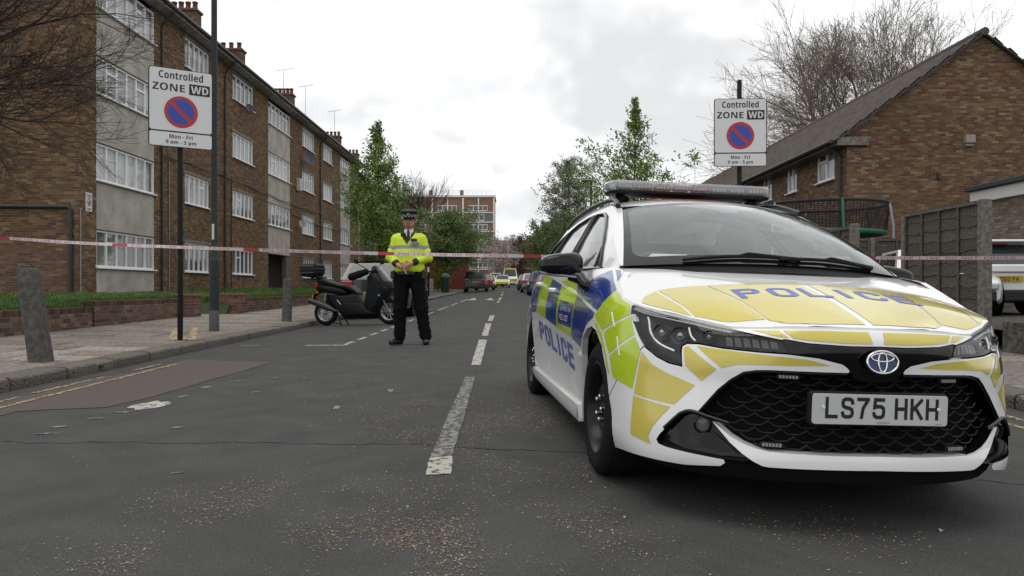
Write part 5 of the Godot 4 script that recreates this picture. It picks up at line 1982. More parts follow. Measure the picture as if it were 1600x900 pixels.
	mb = MB.new()
	mb.bbox(Vector3(13.5, 3.25, -15.67), Vector3(3.6, 0.3, 9.5), 0.01)
	part("fascia", mb.mesh(), mat("fascia_white", Color(0.55, 0.55, 0.54), 0.6), ga)
	mb = MB.new()
	mb.bbox(Vector3(13.5, 3.47, -15.67), Vector3(3.8, 0.13, 9.7), 0.02)
	part("roof", mb.mesh(), mat("felt", Color(0.04, 0.04, 0.042), 0.9), ga)

# ------------------------------------------------------------------ tape
func build_tape() -> void:
	var pts := [[-9.95, 1.83, 13.35], [-8.2, 1.75, 12.55], [-6.6, 1.64, 12.1], [-5.05, 1.565, 11.87], [-3.2, 1.49, 11.55], [-1.4, 1.425, 11.1], [0.4, 1.378, 10.65], [2.4, 1.345, 10.25], [4.2, 1.33, 9.95], [5.84, 1.325, 9.85], [6.6, 1.31, 9.3], [8.2, 1.29, 8.9]]
	var curve := Curve3D.new()
	for k in pts.size():
		var p := Vector3(pts[k][0], pts[k][1], -pts[k][2])
		var a: Array = pts[maxi(k - 1, 0)]
		var b: Array = pts[mini(k + 1, pts.size() - 1)]
		var tg := (Vector3(b[0], b[1], -b[2]) - Vector3(a[0], a[1], -a[2])) / 6.0
		curve.add_point(p, -tg, tg)
	curve.bake_interval = 0.05
	var len := curve.get_baked_length()
	var mb := MB.new()
	var n := 420
	var base := 0
	for k in n + 1:
		var s := len * k / n
		var p := curve.sample_baked(s)
		var q := curve.sample_baked(minf(s + 0.02, len))
		var dir := (q - p).normalized() if k < n else Vector3.RIGHT
		var side := dir.cross(Vector3.UP).normalized()
		var tw := 0.35 * sin(s * 1.1) + 0.9 * exp(-pow((s - 13.2) / 0.5, 2.0)) + 0.75 * smoothstep(8.5, 11.5, s)
		var across := Vector3.UP * cos(tw) + side * sin(tw)
		var w := 0.023
		mb.vert(p + across * w, side, Vector2(s / 2.1, 0.0))
		mb.vert(p - across * w, side, Vector2(s / 2.1, 1.0))
	for k in n:
		for m in [k * 2, k * 2 + 1, k * 2 + 3, k * 2, k * 2 + 3, k * 2 + 2]:
			mb.ix.append(m)
	mb.smooth()
	var m := mat("tape", Color(1, 1, 1), 0.35, {"back": Color(0.15, 0.12, 0.12)})
	m.albedo_texture = tape_picture()
	var o := part("police_tape", mb.mesh(), m, self)
	tag(o, "red and white police cordon tape stretched across the whole street", "cordon tape")

func tape_picture() -> Texture2D:
	var w := 1024
	var h := 36
	var im := Image.create(w, h, false, Image.FORMAT_RGB8)
	im.fill(Color(0.80, 0.77, 0.785))
	var red := Color(0.68, 0.28, 0.31)
	im.fill_rect(Rect2i(0, 0, 118, h), red)
	var x := 150.0
	for ch in "POLICE LINE DO NOT CROSS":
		for q in glyph(ch, 1.0):
			for yy in range(6, 30):
				for xx in 26:
					var pt := Vector2(xx / 26.0 * 0.72, 1.0 - (yy - 6) / 24.0)
					if Geometry2D.is_point_in_polygon(pt, q[0]):
						var hole := false
						for hq in q[1]:
							if Geometry2D.is_point_in_polygon(pt, hq):
								hole = true
						if not hole:
							im.set_pixel(int(x) + xx, yy, red)
		x += 34.0 if ch != " " else 24.0
	return ImageTexture.create_from_image(im)

# ------------------------------------------------------------------ stroke lettering: polygons in a box 0.7 wide and 1 high
func glyph(ch: String, bold: float) -> Array:
	var key := "g%s%.2f" % [ch, bold]
	if texs.has(key):
		return texs[key]
	var W := 0.58
	var lines := {
		"P": [[[0, 0], [0, 1], [0.42, 1], [0.55, 0.93], [0.58, 0.78], [0.55, 0.6], [0.42, 0.5], [0, 0.5]]],
		"O": [[[0.14, 0], [0.44, 0], [0.56, 0.1], [0.58, 0.25], [0.58, 0.75], [0.56, 0.9], [0.44, 1], [0.14, 1], [0.02, 0.9], [0, 0.75], [0, 0.25], [0.02, 0.1], [0.14, 0]]],
		"0": [[[0.14, 0], [0.44, 0], [0.56, 0.1], [0.58, 0.25], [0.58, 0.75], [0.56, 0.9], [0.44, 1], [0.14, 1], [0.02, 0.9], [0, 0.75], [0, 0.25], [0.02, 0.1], [0.14, 0]]],
		"L": [[[0, 1], [0, 0], [0.56, 0]]],
		"I": [[[0.29, 0], [0.29, 1]]],
		"C": [[[0.58, 0.78], [0.56, 0.9], [0.44, 1], [0.14, 1], [0.02, 0.9], [0, 0.75], [0, 0.25], [0.02, 0.1], [0.14, 0], [0.44, 0], [0.56, 0.1], [0.58, 0.22]]],
		"E": [[[0.56, 1], [0, 1], [0, 0], [0.56, 0]], [[0, 0.52], [0.5, 0.52]]],
		"S": [[[0.58, 0.8], [0.55, 0.92], [0.42, 1], [0.16, 1], [0.03, 0.92], [0, 0.78], [0.03, 0.62], [0.16, 0.53], [0.42, 0.48], [0.55, 0.39], [0.58, 0.22], [0.55, 0.08], [0.42, 0], [0.16, 0], [0.03, 0.08], [0, 0.2]]],
		"7": [[[0, 1], [0.58, 1], [0.28, 0.5], [0.2, 0]]],
		"5": [[[0.54, 1], [0.06, 1], [0.03, 0.56], [0.2, 0.62], [0.42, 0.61], [0.55, 0.52], [0.58, 0.32], [0.55, 0.1], [0.42, 0], [0.16, 0], [0.03, 0.08], [0, 0.2]]],
		"6": [[[0.54, 0.86], [0.42, 1], [0.16, 1], [0.02, 0.86], [0, 0.3], [0.03, 0.08], [0.16, 0], [0.42, 0], [0.55, 0.08], [0.58, 0.28], [0.55, 0.5], [0.42, 0.58], [0.16, 0.58], [0.02, 0.48]]],
		"H": [[[0, 0], [0, 1]], [[0.58, 0], [0.58, 1]], [[0, 0.5], [0.58, 0.5]]],
		"K": [[[0, 0], [0, 1]], [[0.56, 1], [0.06, 0.46]], [[0.2, 0.6], [0.58, 0]]],
		"N": [[[0, 0], [0, 1], [0.58, 0], [0.58, 1]]],
		"M": [[[0, 0], [0, 1], [0.29, 0.4], [0.58, 1], [0.58, 0]]],
		"T": [[[0.29, 0], [0.29, 1]], [[0, 1], [0.58, 1]]],
		"R": [[[0, 0], [0, 1], [0.42, 1], [0.55, 0.93], [0.58, 0.78], [0.55, 0.6], [0.42, 0.5], [0, 0.5]], [[0.3, 0.5], [0.58, 0]]],
		"A": [[[0, 0], [0.29, 1], [0.58, 0]], [[0.1, 0.32], [0.48, 0.32]]],
		"D": [[[0, 0], [0, 1], [0.36, 1], [0.52, 0.9], [0.58, 0.7], [0.58, 0.3], [0.52, 0.1], [0.36, 0], [0, 0]]],
		"F": [[[0.56, 1], [0, 1], [0, 0]], [[0, 0.52], [0.46, 0.52]]],
		"V": [[[0, 1], [0.29, 0], [0.58, 1]]],
	}
	var out := []
	if lines.has(ch):
		var polys := []
		var half := 0.072 * bold
		for ln in lines[ch]:
			var pl := PackedVector2Array()
			for q in ln:
				pl.append(Vector2(half + q[0] * (0.7 - 2.0 * half) / W, half + q[1] * (1.0 - 2.0 * half)))
			for g in Geometry2D.offset_polyline(pl, half, Geometry2D.JOIN_MITER, Geometry2D.END_SQUARE if ch != "O" and ch != "0" and ch != "D" else Geometry2D.END_JOINED):
				polys.append(g)
		# merge strokes
		var merged := []
		var holes := []
		for g in polys:
			if Geometry2D.is_polygon_clockwise(g):
				holes.append(g)
				continue
			var cur: PackedVector2Array = g
			var rest := []
			for q in merged:
				var u := Geometry2D.merge_polygons(cur, q)
				var outs := []
				for z in u:
					if Geometry2D.is_polygon_clockwise(z):
						holes.append(z)
					else:
						outs.append(z)
				if outs.size() == 1:
					cur = outs[0]
				else:
					rest.append(q)
			rest.append(cur)
			merged = rest
		for g in merged:
			out.append([g, holes])
	texs[key] = out
	return out

func build_litter() -> void:
	# winged seeds and bud scales blown into drifts on the tarmac
	var flake := MB.new()
	flake.tri(Vector3(-0.5, 0.02, -0.28), Vector3(0.5, 0.1, 0.0), Vector3(-0.35, 0.12, 0.3))
	flake.tri(Vector3(-0.5, 0.02, -0.28), Vector3(0.3, 0.02, -0.35), Vector3(0.5, 0.1, 0.0))
	var where := []
	var tint := []
	var r := RandomNumberGenerator.new()
	r.seed = 31
	var fn := FastNoiseLite.new()
	fn.seed = 6
	fn.frequency = 1.1
	fn.fractal_octaves = 4
	# drifts: x, d, spread x, spread d, count
	var drifts := [[-0.5, 2.62, 0.32, 0.2, 2300], [-0.25, 2.8, 0.25, 0.18, 900], [-1.08, 2.7, 0.22, 0.18, 1100], [-1.15, 3.2, 0.14, 0.3, 900], [-1.5, 3.4, 0.2, 0.12, 260], [-0.95, 3.55, 0.3, 0.12, 380], [-0.42, 3.3, 0.1, 0.12, 150], [-0.62, 5.0, 0.12, 0.75, 2200], [-0.12, 5.0, 0.18, 0.9, 2400], [0.25, 5.5, 0.22, 1.2, 3600], [-1.05, 5.5, 0.15, 0.35, 420], [-1.3, 6.4, 0.25, 0.5, 500], [-1.2, 8.0, 0.35, 1.2, 800], [0.2, 3.15, 0.22, 0.28, 800], [0.05, 2.9, 0.3, 0.3, 450], [0.55, 3.1, 0.2, 0.12, 220], [1.1, 3.2, 0.12, 0.14, 300], [1.25, 2.9, 0.18, 0.15, 220], [-1.6, 14.0, 0.25, 2.6, 1600], [-1.5, 19.0, 0.3, 4.0, 1900], [-1.5, 30.0, 0.35, 7.0, 1800], [0.6, 12.0, 0.3, 4.5, 1600], [0.9, 24.0, 0.4, 8.0, 1700], [-3.2, 11.0, 0.5, 0.6, 500], [-4.2, 10.3, 0.25, 0.3, 350], [-4.4, 13.0, 0.06, 3.0, 500], [-6.9, 23.0, 0.3, 3.0, 700], [6.0, 8.5, 0.12, 1.2, 400], [-0.2, 4.0, 1.4, 1.2, 500], [-0.6, 7.0, 1.2, 2.0, 700]]
	for q in drifts:
		for k in int(q[4] * 1.7):
			var x: float = q[0] + r.randfn() * q[2]
			var d: float = q[1] + r.randfn() * q[3]
			if fn.get_noise_2d(x * 1.6, d * 0.8) + r.randf_range(-0.25, 0.3) < 0.0:
				continue
			var s := r.randf_range(0.004, 0.0105) * (1.0 + maxf(0.0, d - 8.0) * 0.06)
			var y := road_y(x, d) + 0.004
			if x < kerb_x(d):
				y = pave_y(x, d) + 0.006
			if x > kerb_xr(d):
				y = pave_y_right(x, d) + 0.006
			where.append(Transform3D(Basis(Vector3.UP, r.randf() * TAU) * Basis(Vector3.RIGHT, r.randf_range(-0.4, 0.4)) * Basis.from_scale(Vector3(s, s, s * 0.7)), Vector3(x, y, -d)))
			var t := r.randf()
			if t < 0.52:
				var g := r.randf_range(0.6, 1.3)
				tint.append(Color(0.19 * g, 0.125 * g, 0.078 * g))
			elif t < 0.85:
				tint.append(Color(0.36, 0.26, 0.16))
			else:
				tint.append(Color(0.5, 0.47, 0.42) if t > 0.94 else Color(0.07, 0.045, 0.03))
	var o := many("seed_litter", flake.mesh(), mat("litter", Color(1, 1, 1), 0.85, {"vc": true}), self, where, tint)
	tag(o, "brown and pale winged seeds scattered in drifts over the road", "litter", "", "stuff")
	# two scraps of paper
	var mb := MB.new()
	mb.grid(4, 3, func(u: float, v: float) -> Vector3: return Vector3(u * 0.022, 0.003 + 0.004 * sin(u * 5.0 + v * 3.0), v * 0.014))
	tag(part("paper_scrap", mb.mesh(), mat("scrap", Color(0.65, 0.65, 0.65), 0.7), self, on_road(1.63, 3.06, 0.002)), "tiny white paper scrap on road at lower right", "paper scrap")

# ------------------------------------------------------------------ the police estate car
# Car space: x forward, y to the car's left, z up, metres from the middle of the front bumper on the ground. Meshes keep (y, z, x).
const PLAN := [[0, 0], [-.012, .2], [-.055, .38], [-.125, .53], [-.225, .67], [-.36, .772], [-.56, .84], [-.85, .876], [-1.3, .888], [-2.2, .893], [-3.2, .89], [-3.9, .868], [-4.3, .815], [-4.52, .70], [-4.62, .5], [-4.65, .25], [-4.655, 0]]
const ZK := [.14, .20, .26, .34, .44, .54, .62, .68, .74, .80, .86, .93, 1.0]
const INSET := [
	[.06, .010, .000, .010, .025, .030, .022, .018, .030, .090, .16, .24, .32],
	[.06, .010, .000, .010, .025, .032, .030, .028, .045, .100, .17, .25, .33],
	[.06, .005, -.01, .005, .020, .030, .030, .045, .075, .130, .20, .28, .36],
	[.06, .005, -.01, .000, .015, .030, .035, .055, .085, .125, .19, .27, .35],
	[.06, .010, .000, .000, .010, .020, .025, .035, .055, .080, .13, .20, .28],
	[.06, .030, .015, .010, .005, .000, .000, .005, .012, .028, .07, .14, .22],
	[.05, .030, .015, .010, .000, -.008, -.010, -.005, .003, .015, .040, .085, .16],
	[.06, .035, .030, .035, .030, .018, .006, .004, .010, .022, .040, .065, .095],
	[.06, .035, .030, .038, .035, .022, .008, .004, .008, .020, .036, .060, .09],
	[.06, .035, .02, .01, .00, -.005, -.005, .0, .008, .020, .036, .060, .09],
	[.06, .03, .01, .00, .00, .0, .0, .01, .02, .03, .045, .065, .10],
	[.10, .05, .02, .01, .00, .0, .02, .03, .04, .05, .06, .08, .11],
	[.10, .05, .02, .01, .00, .0, .02, .03, .04, .05, .06, .08, .11]]
const SK := [0, 0.302, 0.517, 0.697, 0.869, 1.147, 1.499, 2.049, 3.149, 4.149, 4.853, 5.332, 5.832]
const SMAX := 5.832
var plan_x := PackedFloat32Array()
var plan_y := PackedFloat32Array()
var inset := []      # [s][z]
const GS := 0.02
const GZ := 0.01

func herm(k: Array, v: Array, t: float) -> float:
	var n := k.size()
	t = clampf(t, k[0], k[n - 1])
	var i := 0
	while i < n - 2 and t > k[i + 1]:
		i += 1
	var m0: float = (v[1] - v[0]) / (k[1] - k[0]) if i == 0 else (v[i + 1] - v[i - 1]) / (k[i + 1] - k[i - 1])
	var m1: float = (v[n - 1] - v[n - 2]) / (k[n - 1] - k[n - 2]) if i == n - 2 else (v[i + 2] - v[i]) / (k[i + 2] - k[i])
	var h: float = k[i + 1] - k[i]
	var u: float = (t - k[i]) / h
	var u2 := u * u
	var u3 := u2 * u
	return (2 * u3 - 3 * u2 + 1) * v[i] + (u3 - 2 * u2 + u) * h * m0 + (-2 * u3 + 3 * u2) * v[i + 1] + (u3 - u2) * h * m1

func prepare_car() -> void:
	var n := PLAN.size()
	var ch := [0.0]
	for k in range(1, n):
		ch.append(ch[k - 1] + Vector2(PLAN[k][0] - PLAN[k - 1][0], PLAN[k][1] - PLAN[k - 1][1]).length())
	var kk := [-ch[1]] + ch + [2.0 * ch[n - 1] - ch[n - 2]]
	var vx := [PLAN[1][0]]
	var vy := [-PLAN[1][1]]
	for p in PLAN:
		vx.append(p[0])
		vy.append(p[1])
	vx.append(PLAN[n - 2][0])
	vy.append(-PLAN[n - 2][1])
	# finely, then even steps of arc length
	var fx := []
	var fy := []
	var fs := [0.0]
	for k in 1201:
		var t: float = ch[n - 1] * k / 1200.0
		fx.append(herm(kk, vx, t))
		fy.append(herm(kk, vy, t))
		if k > 0:
			fs.append(fs[k - 1] + Vector2(fx[k] - fx[k - 1], fy[k] - fy[k - 1]).length())
	var j := 0
	for k in 1168:
		var s := k * 0.005
		while j < 1199 and fs[j + 1] < s:
			j += 1
		var f: float = clampf((s - fs[j]) / maxf(fs[j + 1] - fs[j], 1e-6), 0.0, 1.0)
		plan_x.append(lerpf(fx[j], fx[j + 1], f))
		plan_y.append(lerpf(fy[j], fy[j + 1], f))
	var nz := int((1.08 - 0.12) / GZ) + 1
	var cols := []
	for c in INSET.size():
		var col := []
		for z in nz:
			col.append(herm(ZK, INSET[c], 0.12 + z * GZ))
		cols.append(col)
	var ns := int(SMAX / GS) + 2
	for s in ns:
		var line := PackedFloat32Array()
		for z in nz:
			var v := []
			for c in INSET.size():
				v.append(cols[c][z])
			line.append(herm(SK, v, s * GS))
		inset.append(line)

func body(p: Vector2, off := 0.0) -> Vector3:
	var a := minf(absf(p.x), SMAX - 0.02)
	var f := a / 0.005
	var i := int(f)
	var fr := f - i
	var x := lerpf(plan_x[i], plan_x[i + 1], fr)
	var y := lerpf(plan_y[i], plan_y[i + 1], fr)
	var i0 := maxi(i - 2, 0)
	var i1 := mini(i + 3, plan_x.size() - 1)
	var dx := plan_x[i1] - plan_x[i0]
	var dy := plan_y[i1] - plan_y[i0]
	if i < 2:
		dx *= float(i) / 2.0
	var l := sqrt(dx * dx + dy * dy)
	var g := a / GS
	var si := int(g)
	var sf := g - si
	var h := clampf((p.y - 0.12) / GZ, 0.0, inset[0].size() - 1.001)
	var zi := int(h)
	var zf := h - zi
	var A: PackedFloat32Array = inset[si]
	var B: PackedFloat32Array = inset[si + 1]
	var d := lerpf(lerpf(A[zi], A[zi + 1], zf), lerpf(B[zi], B[zi + 1], zf), sf) - off
	x -= dy / l * d
	y += dx / l * d
	return Vector3(y if p.x >= 0.0 else -y, p.y, x)

const HX := [-1.2, -1.0, -.8, -.6, -.4, -.25, -.15, -.083, -.057, 0.02]
const HC := [1.030, .997, .962, .922, .876, .835, .805, .782, .771, .73]
const EX := [-1.2, -1.14, -.93, -.825, -.687, -.58, -.424, -.317, -.207, -.083, 0.0]
const EW := [.72, .725, .751, .79, .811, .796, .729, .625, .497, .3, .3]
const ED := [.03, .03, .035, .058, .093, .092, .081, .076, .070, .022, .02]

func bonnet(p: Vector2, off := 0.0) -> Vector3:   # p = (x, y)
	var c := herm(HX, HC, p.x)
	var dr := herm(EX, ED, p.x)
	var w := herm(EX, EW, p.x)
	var q := minf(absf(p.y) / w, 1.3)
	# flat middle, two soft creases, then falling away
	var z := c - dr * pow(q, 2.2) + 0.003 * exp(-pow((q - 0.72) / 0.12, 2.0))
	return Vector3(p.y, z + off, p.x)

func screen(p: Vector2, off := 0.0) -> Vector3:   # u -1..1, v 0..1
	var au := absf(p.x)
	var b := Vector3(.725 * p.x, 1.028 - .03 * au * au, -.93 - .207 * pow(au, 2.2))
	var t := Vector3(.55 * p.x, 1.415 - .045 * au * au, -1.86 - .11 * pow(au, 2.2))
	var q := b.lerp(t, p.y)
	q.y += .14 * p.y * (1.0 - p.y) * (1.0 - .3 * au * au) + off * 0.92
	q.z += .08 * p.y * (1.0 - p.y) + off * 0.38
	return q

const RX := [1.0, 1.2, 1.5, 1.75, 1.97, 2.3, 2.8, 3.4, 3.9, 4.3, 4.6]
const RZ := [.95, 1.03, 1.185, 1.295, 1.375, 1.425, 1.44, 1.425, 1.37, 1.27, 1.05]

func cabin(x: float, z: float, sgn: float, off := 0.0) -> Vector3:   # the glazed side above the waistline
	var k := clampf((z - .985) / .43, -.2, 1.2)
	var yb := herm([1.0, 1.2, 1.6, 2.6, 3.6, 4.2, 4.65], [.715, .745, .797, .806, .797, .75, .66], -x)
	var y := yb - .245 * k - .02 * k * k + .04 * maxf(0.0, k * (1.0 - k)) + off
	return Vector3(sgn * y, z, x)

func roof_at(p: Vector2, off := 0.0) -> Vector3:   # p = (x, y)
	var ze := herm(RX, RZ, -p.x)
	var half := cabin(p.x, ze, 1.0).x
	var q := clampf(absf(p.y) / half, 0.0, 1.0)
	return Vector3(p.y, ze + .052 * (1.0 - pow(q, 2.4)) + off, p.x)

func mirrored(a: Array) -> Array:
	var out := []
	for q in a:
		out.push_front([-q[0], q[1]])
	return out

# a piece of skin on the body strip; the rim runs inwards by "rim"
func skin(called: String, outline: Array, m: Material, parent: Node3D, off := 0.0, holes := [], rim := 0.0, cell := Vector2(0.045, 0.035)) -> MeshInstance3D:
	var mb := MB.new()
	var pl := poly(outline)
	if Geometry2D.is_polygon_clockwise(pl):
		pl.reverse()
	drape(mb, pl, holes, cell, func(p: Vector2) -> Vector3: return body(p, off))
	if rim > 0.0:
		edge_wall(mb, pl, func(p: Vector2, o: float) -> Vector3: return body(p, o), off, off - rim)
	return part(called, mb.mesh(), m, parent)

func edge_wall(mb: MB, pl: PackedVector2Array, fn: Callable, o0: float, o1: float) -> void:
	for k in pl.size():
		var a := pl[k]
		var b := pl[(k + 1) % pl.size()]
		var n := maxi(1, int(a.distance_to(b) / 0.05))
		for j in n:
			var p := a.lerp(b, float(j) / n)
			var q := a.lerp(b, float(j + 1) / n)
			mb.quad(fn.call(p, o0), fn.call(q, o0), fn.call(q, o1), fn.call(p, o1))

func line_on(called: String, pts: Array, r: float, m: Material, parent: Node3D, off: float, squash := 1.0) -> MeshInstance3D:
	var mb := MB.new()
	var c := []
	for k in pts.size() - 1:
		for j in 4:
			var t := j / 4.0
			var p0 := Vector2(pts[maxi(k - 1, 0)][0], pts[maxi(k - 1, 0)][1])
			var p1 := Vector2(pts[k][0], pts[k][1])
			var p2 := Vector2(pts[k + 1][0], pts[k + 1][1])
			var p3 := Vector2(pts[mini(k + 2, pts.size() - 1)][0], pts[mini(k + 2, pts.size() - 1)][1])
			c.append(body(p1.cubic_interpolate(p2, p0, p3, t), off))
	c.append(body(Vector2(pts[-1][0], pts[-1][1]), off))
	mb.tube(c, [r], 7, true, squash)
	return part(called, mb.mesh(), m, parent)

func letters(called: String, text: String, org: Vector2, ux: Vector2, uy: Vector2, gap: float, bold: float, fn: Callable, m: Material, parent: Node3D, cell := Vector2(0.05, 0.05), glyph_w := 0.7) -> void:
	# org + ux * (letters along) + uy * (letter height); fn lays a point on the surface
	var at := 0.0
	for ch in text:
		if ch == " ":
			at += gap * 2.4
			continue
		var mb := MB.new()
		if ch == "I":
			at -= glyph_w * 0.19
		for g in glyph(ch, bold):
			var ring := PackedVector2Array()
			for p in g[0]:
				ring.append(org + ux * (at + p.x / 0.7 * glyph_w) + uy * p.y)
			if Geometry2D.is_polygon_clockwise(ring):
				ring.reverse()
			var hs := []
			for hq in g[1]:
				var h := PackedVector2Array()
				for p in hq:
					h.append(org + ux * (at + p.x / 0.7 * glyph_w) + uy * p.y)
				if Geometry2D.is_polygon_clockwise(h):
					h.reverse()
				hs.append(h)
			drape(mb, ring, hs, cell, fn)
		part(called, mb.mesh(), m, parent)
		at += (glyph_w + gap) if ch != "I" else (glyph_w * 0.81 + gap)

func lerp_pts(a: Array, steps := 3) -> Array:
	var out := []
	for k in a.size() - 1:
		for j in steps:
			out.append([lerpf(a[k][0], a[k + 1][0], float(j) / steps), lerpf(a[k][1], a[k + 1][1], float(j) / steps)])
	out.append(a[-1])
	return out

func wheel(parent: Node3D, at: Vector3, r: float, w: float, side: float, steel: bool) -> void:
	# axle along local x; side is the way the outer face looks
	var hub := Node3D.new()
	hub.name = "wheel"
	parent.add_child(hub, true)
	hub.position = at
	var b := Transform3D(Basis(Vector3(0, 1, 0), Vector3(side, 0, 0), Vector3(0, 0, side)), Vector3.ZERO)   # lathe y -> outward
	b = Transform3D(Basis(Vector3.FORWARD, Vector3(side, 0, 0), Vector3.UP), Vector3.ZERO)
	var rr := r * 0.695
	var mb := MB.new()
	mb.lathe([Vector2(rr - 0.01, -w * 0.45), Vector2(rr + 0.01, -w * 0.5), Vector2(r - 0.035, -w * 0.5), Vector2(r - 0.01, -w * 0.42), Vector2(r, -w * 0.3), Vector2(r, w * 0.3), Vector2(r - 0.008, w * 0.4), Vector2(r - 0.035, w * 0.49), Vector2(r - 0.06, w * 0.505), Vector2(rr + 0.016, w * 0.49), Vector2(rr, w * 0.43), Vector2(rr - 0.012, w * 0.40)], 48, b)
	var tread := MB.new()
	part("tyre", mb.mesh(), mat("tyre", Color(0.018, 0.018, 0.018), 0.85, {"bump": 0.25, "bfreq": 0.1, "vary": 0.25, "spec": 0.2}), hub)
	mb = MB.new()
	if steel:
		mb.lathe([Vector2(rr + 0.002, w * 0.44), Vector2(rr - 0.006, w * 0.46), Vector2(rr - 0.02, w * 0.40), Vector2(rr - 0.03, w * 0.1), Vector2(rr - 0.05, w * 0.06), Vector2(0.15, w * 0.16), Vector2(0.11, w * 0.30), Vector2(0.075, w * 0.31), Vector2(0.06, w * 0.26), Vector2(0.035, w * 0.26), Vector2(0.03, w * 0.32), Vector2(0.0, w * 0.33)], 48, b)
		part("rim", mb.mesh(), mat("steel_wheel", Color(0.008, 0.008, 0.009), 0.3, {"spec": 0.35}), hub)
		var holes := MB.new()
		for k in 10:
			var a := TAU * k / 10.0
			var c := Vector3(0, cos(a), sin(a)) * 0.158 + Vector3(side * (w * 0.12 + 0.004), 0, 0)
			var e := Vector3(0, cos(a), sin(a))
			var f := Vector3(0, -sin(a), cos(a))
			var ring := []
			for j in 12:
				var q := TAU * j / 12.0
				ring.append(c + e * 0.017 * cos(q) + f * 0.024 * sin(q) + Vector3(side * -0.12 * (0.017 * cos(q)), 0, 0))
			for j in 12:
				holes.tri(c, ring[j], ring[(j + 1) % 12])
		part("vent_hole_shade", holes.mesh(), mats["void"], hub)  # flat dark discs on the rim paint the shade inside its openings
		for k in 5:
			var a := TAU * k / 5.0 + 0.3
			var nut := MB.new()
			nut.lathe([Vector2(0.012, 0.0), Vector2(0.012, 0.02), Vector2(0.008, 0.026), Vector2(0.0, 0.027)], 6, Transform3D(b.basis, Vector3(side * w * 0.29, cos(a) * 0.057, sin(a) * 0.057)), true)
			part("wheel_nut", nut.mesh(), mat("nut_chrome", Color(0.6, 0.6, 0.6), 0.18, {"metal": 1.0}), hub)
	else:
		mb.lathe([Vector2(rr + 0.002, w * 0.44), Vector2(rr - 0.008, w * 0.46), Vector2(rr - 0.02, w * 0.38), Vector2(rr - 0.03, w * 0.05), Vector2(0.0, w * 0.05)], 36, b)
		part("rim", mb.mesh(), mat("rim_dark", Color(0.03, 0.03, 0.032), 0.5), hub)
		for k in 5:
			var a := TAU * k / 5.0
			var sp := MB.new()
			var e := Vector3(0, cos(a), sin(a))
			sp.tube([e * 0.03 + Vector3(side * w * 0.34, 0, 0), e * (rr - 0.02) + Vector3(side * w * 0.36, 0, 0)], [0.035, 0.022], 6, true, 0.7)
			part("spoke", sp.mesh(), mat("alloy", Color(0.42, 0.43, 0.44), 0.3, {"metal": 0.85}), hub)

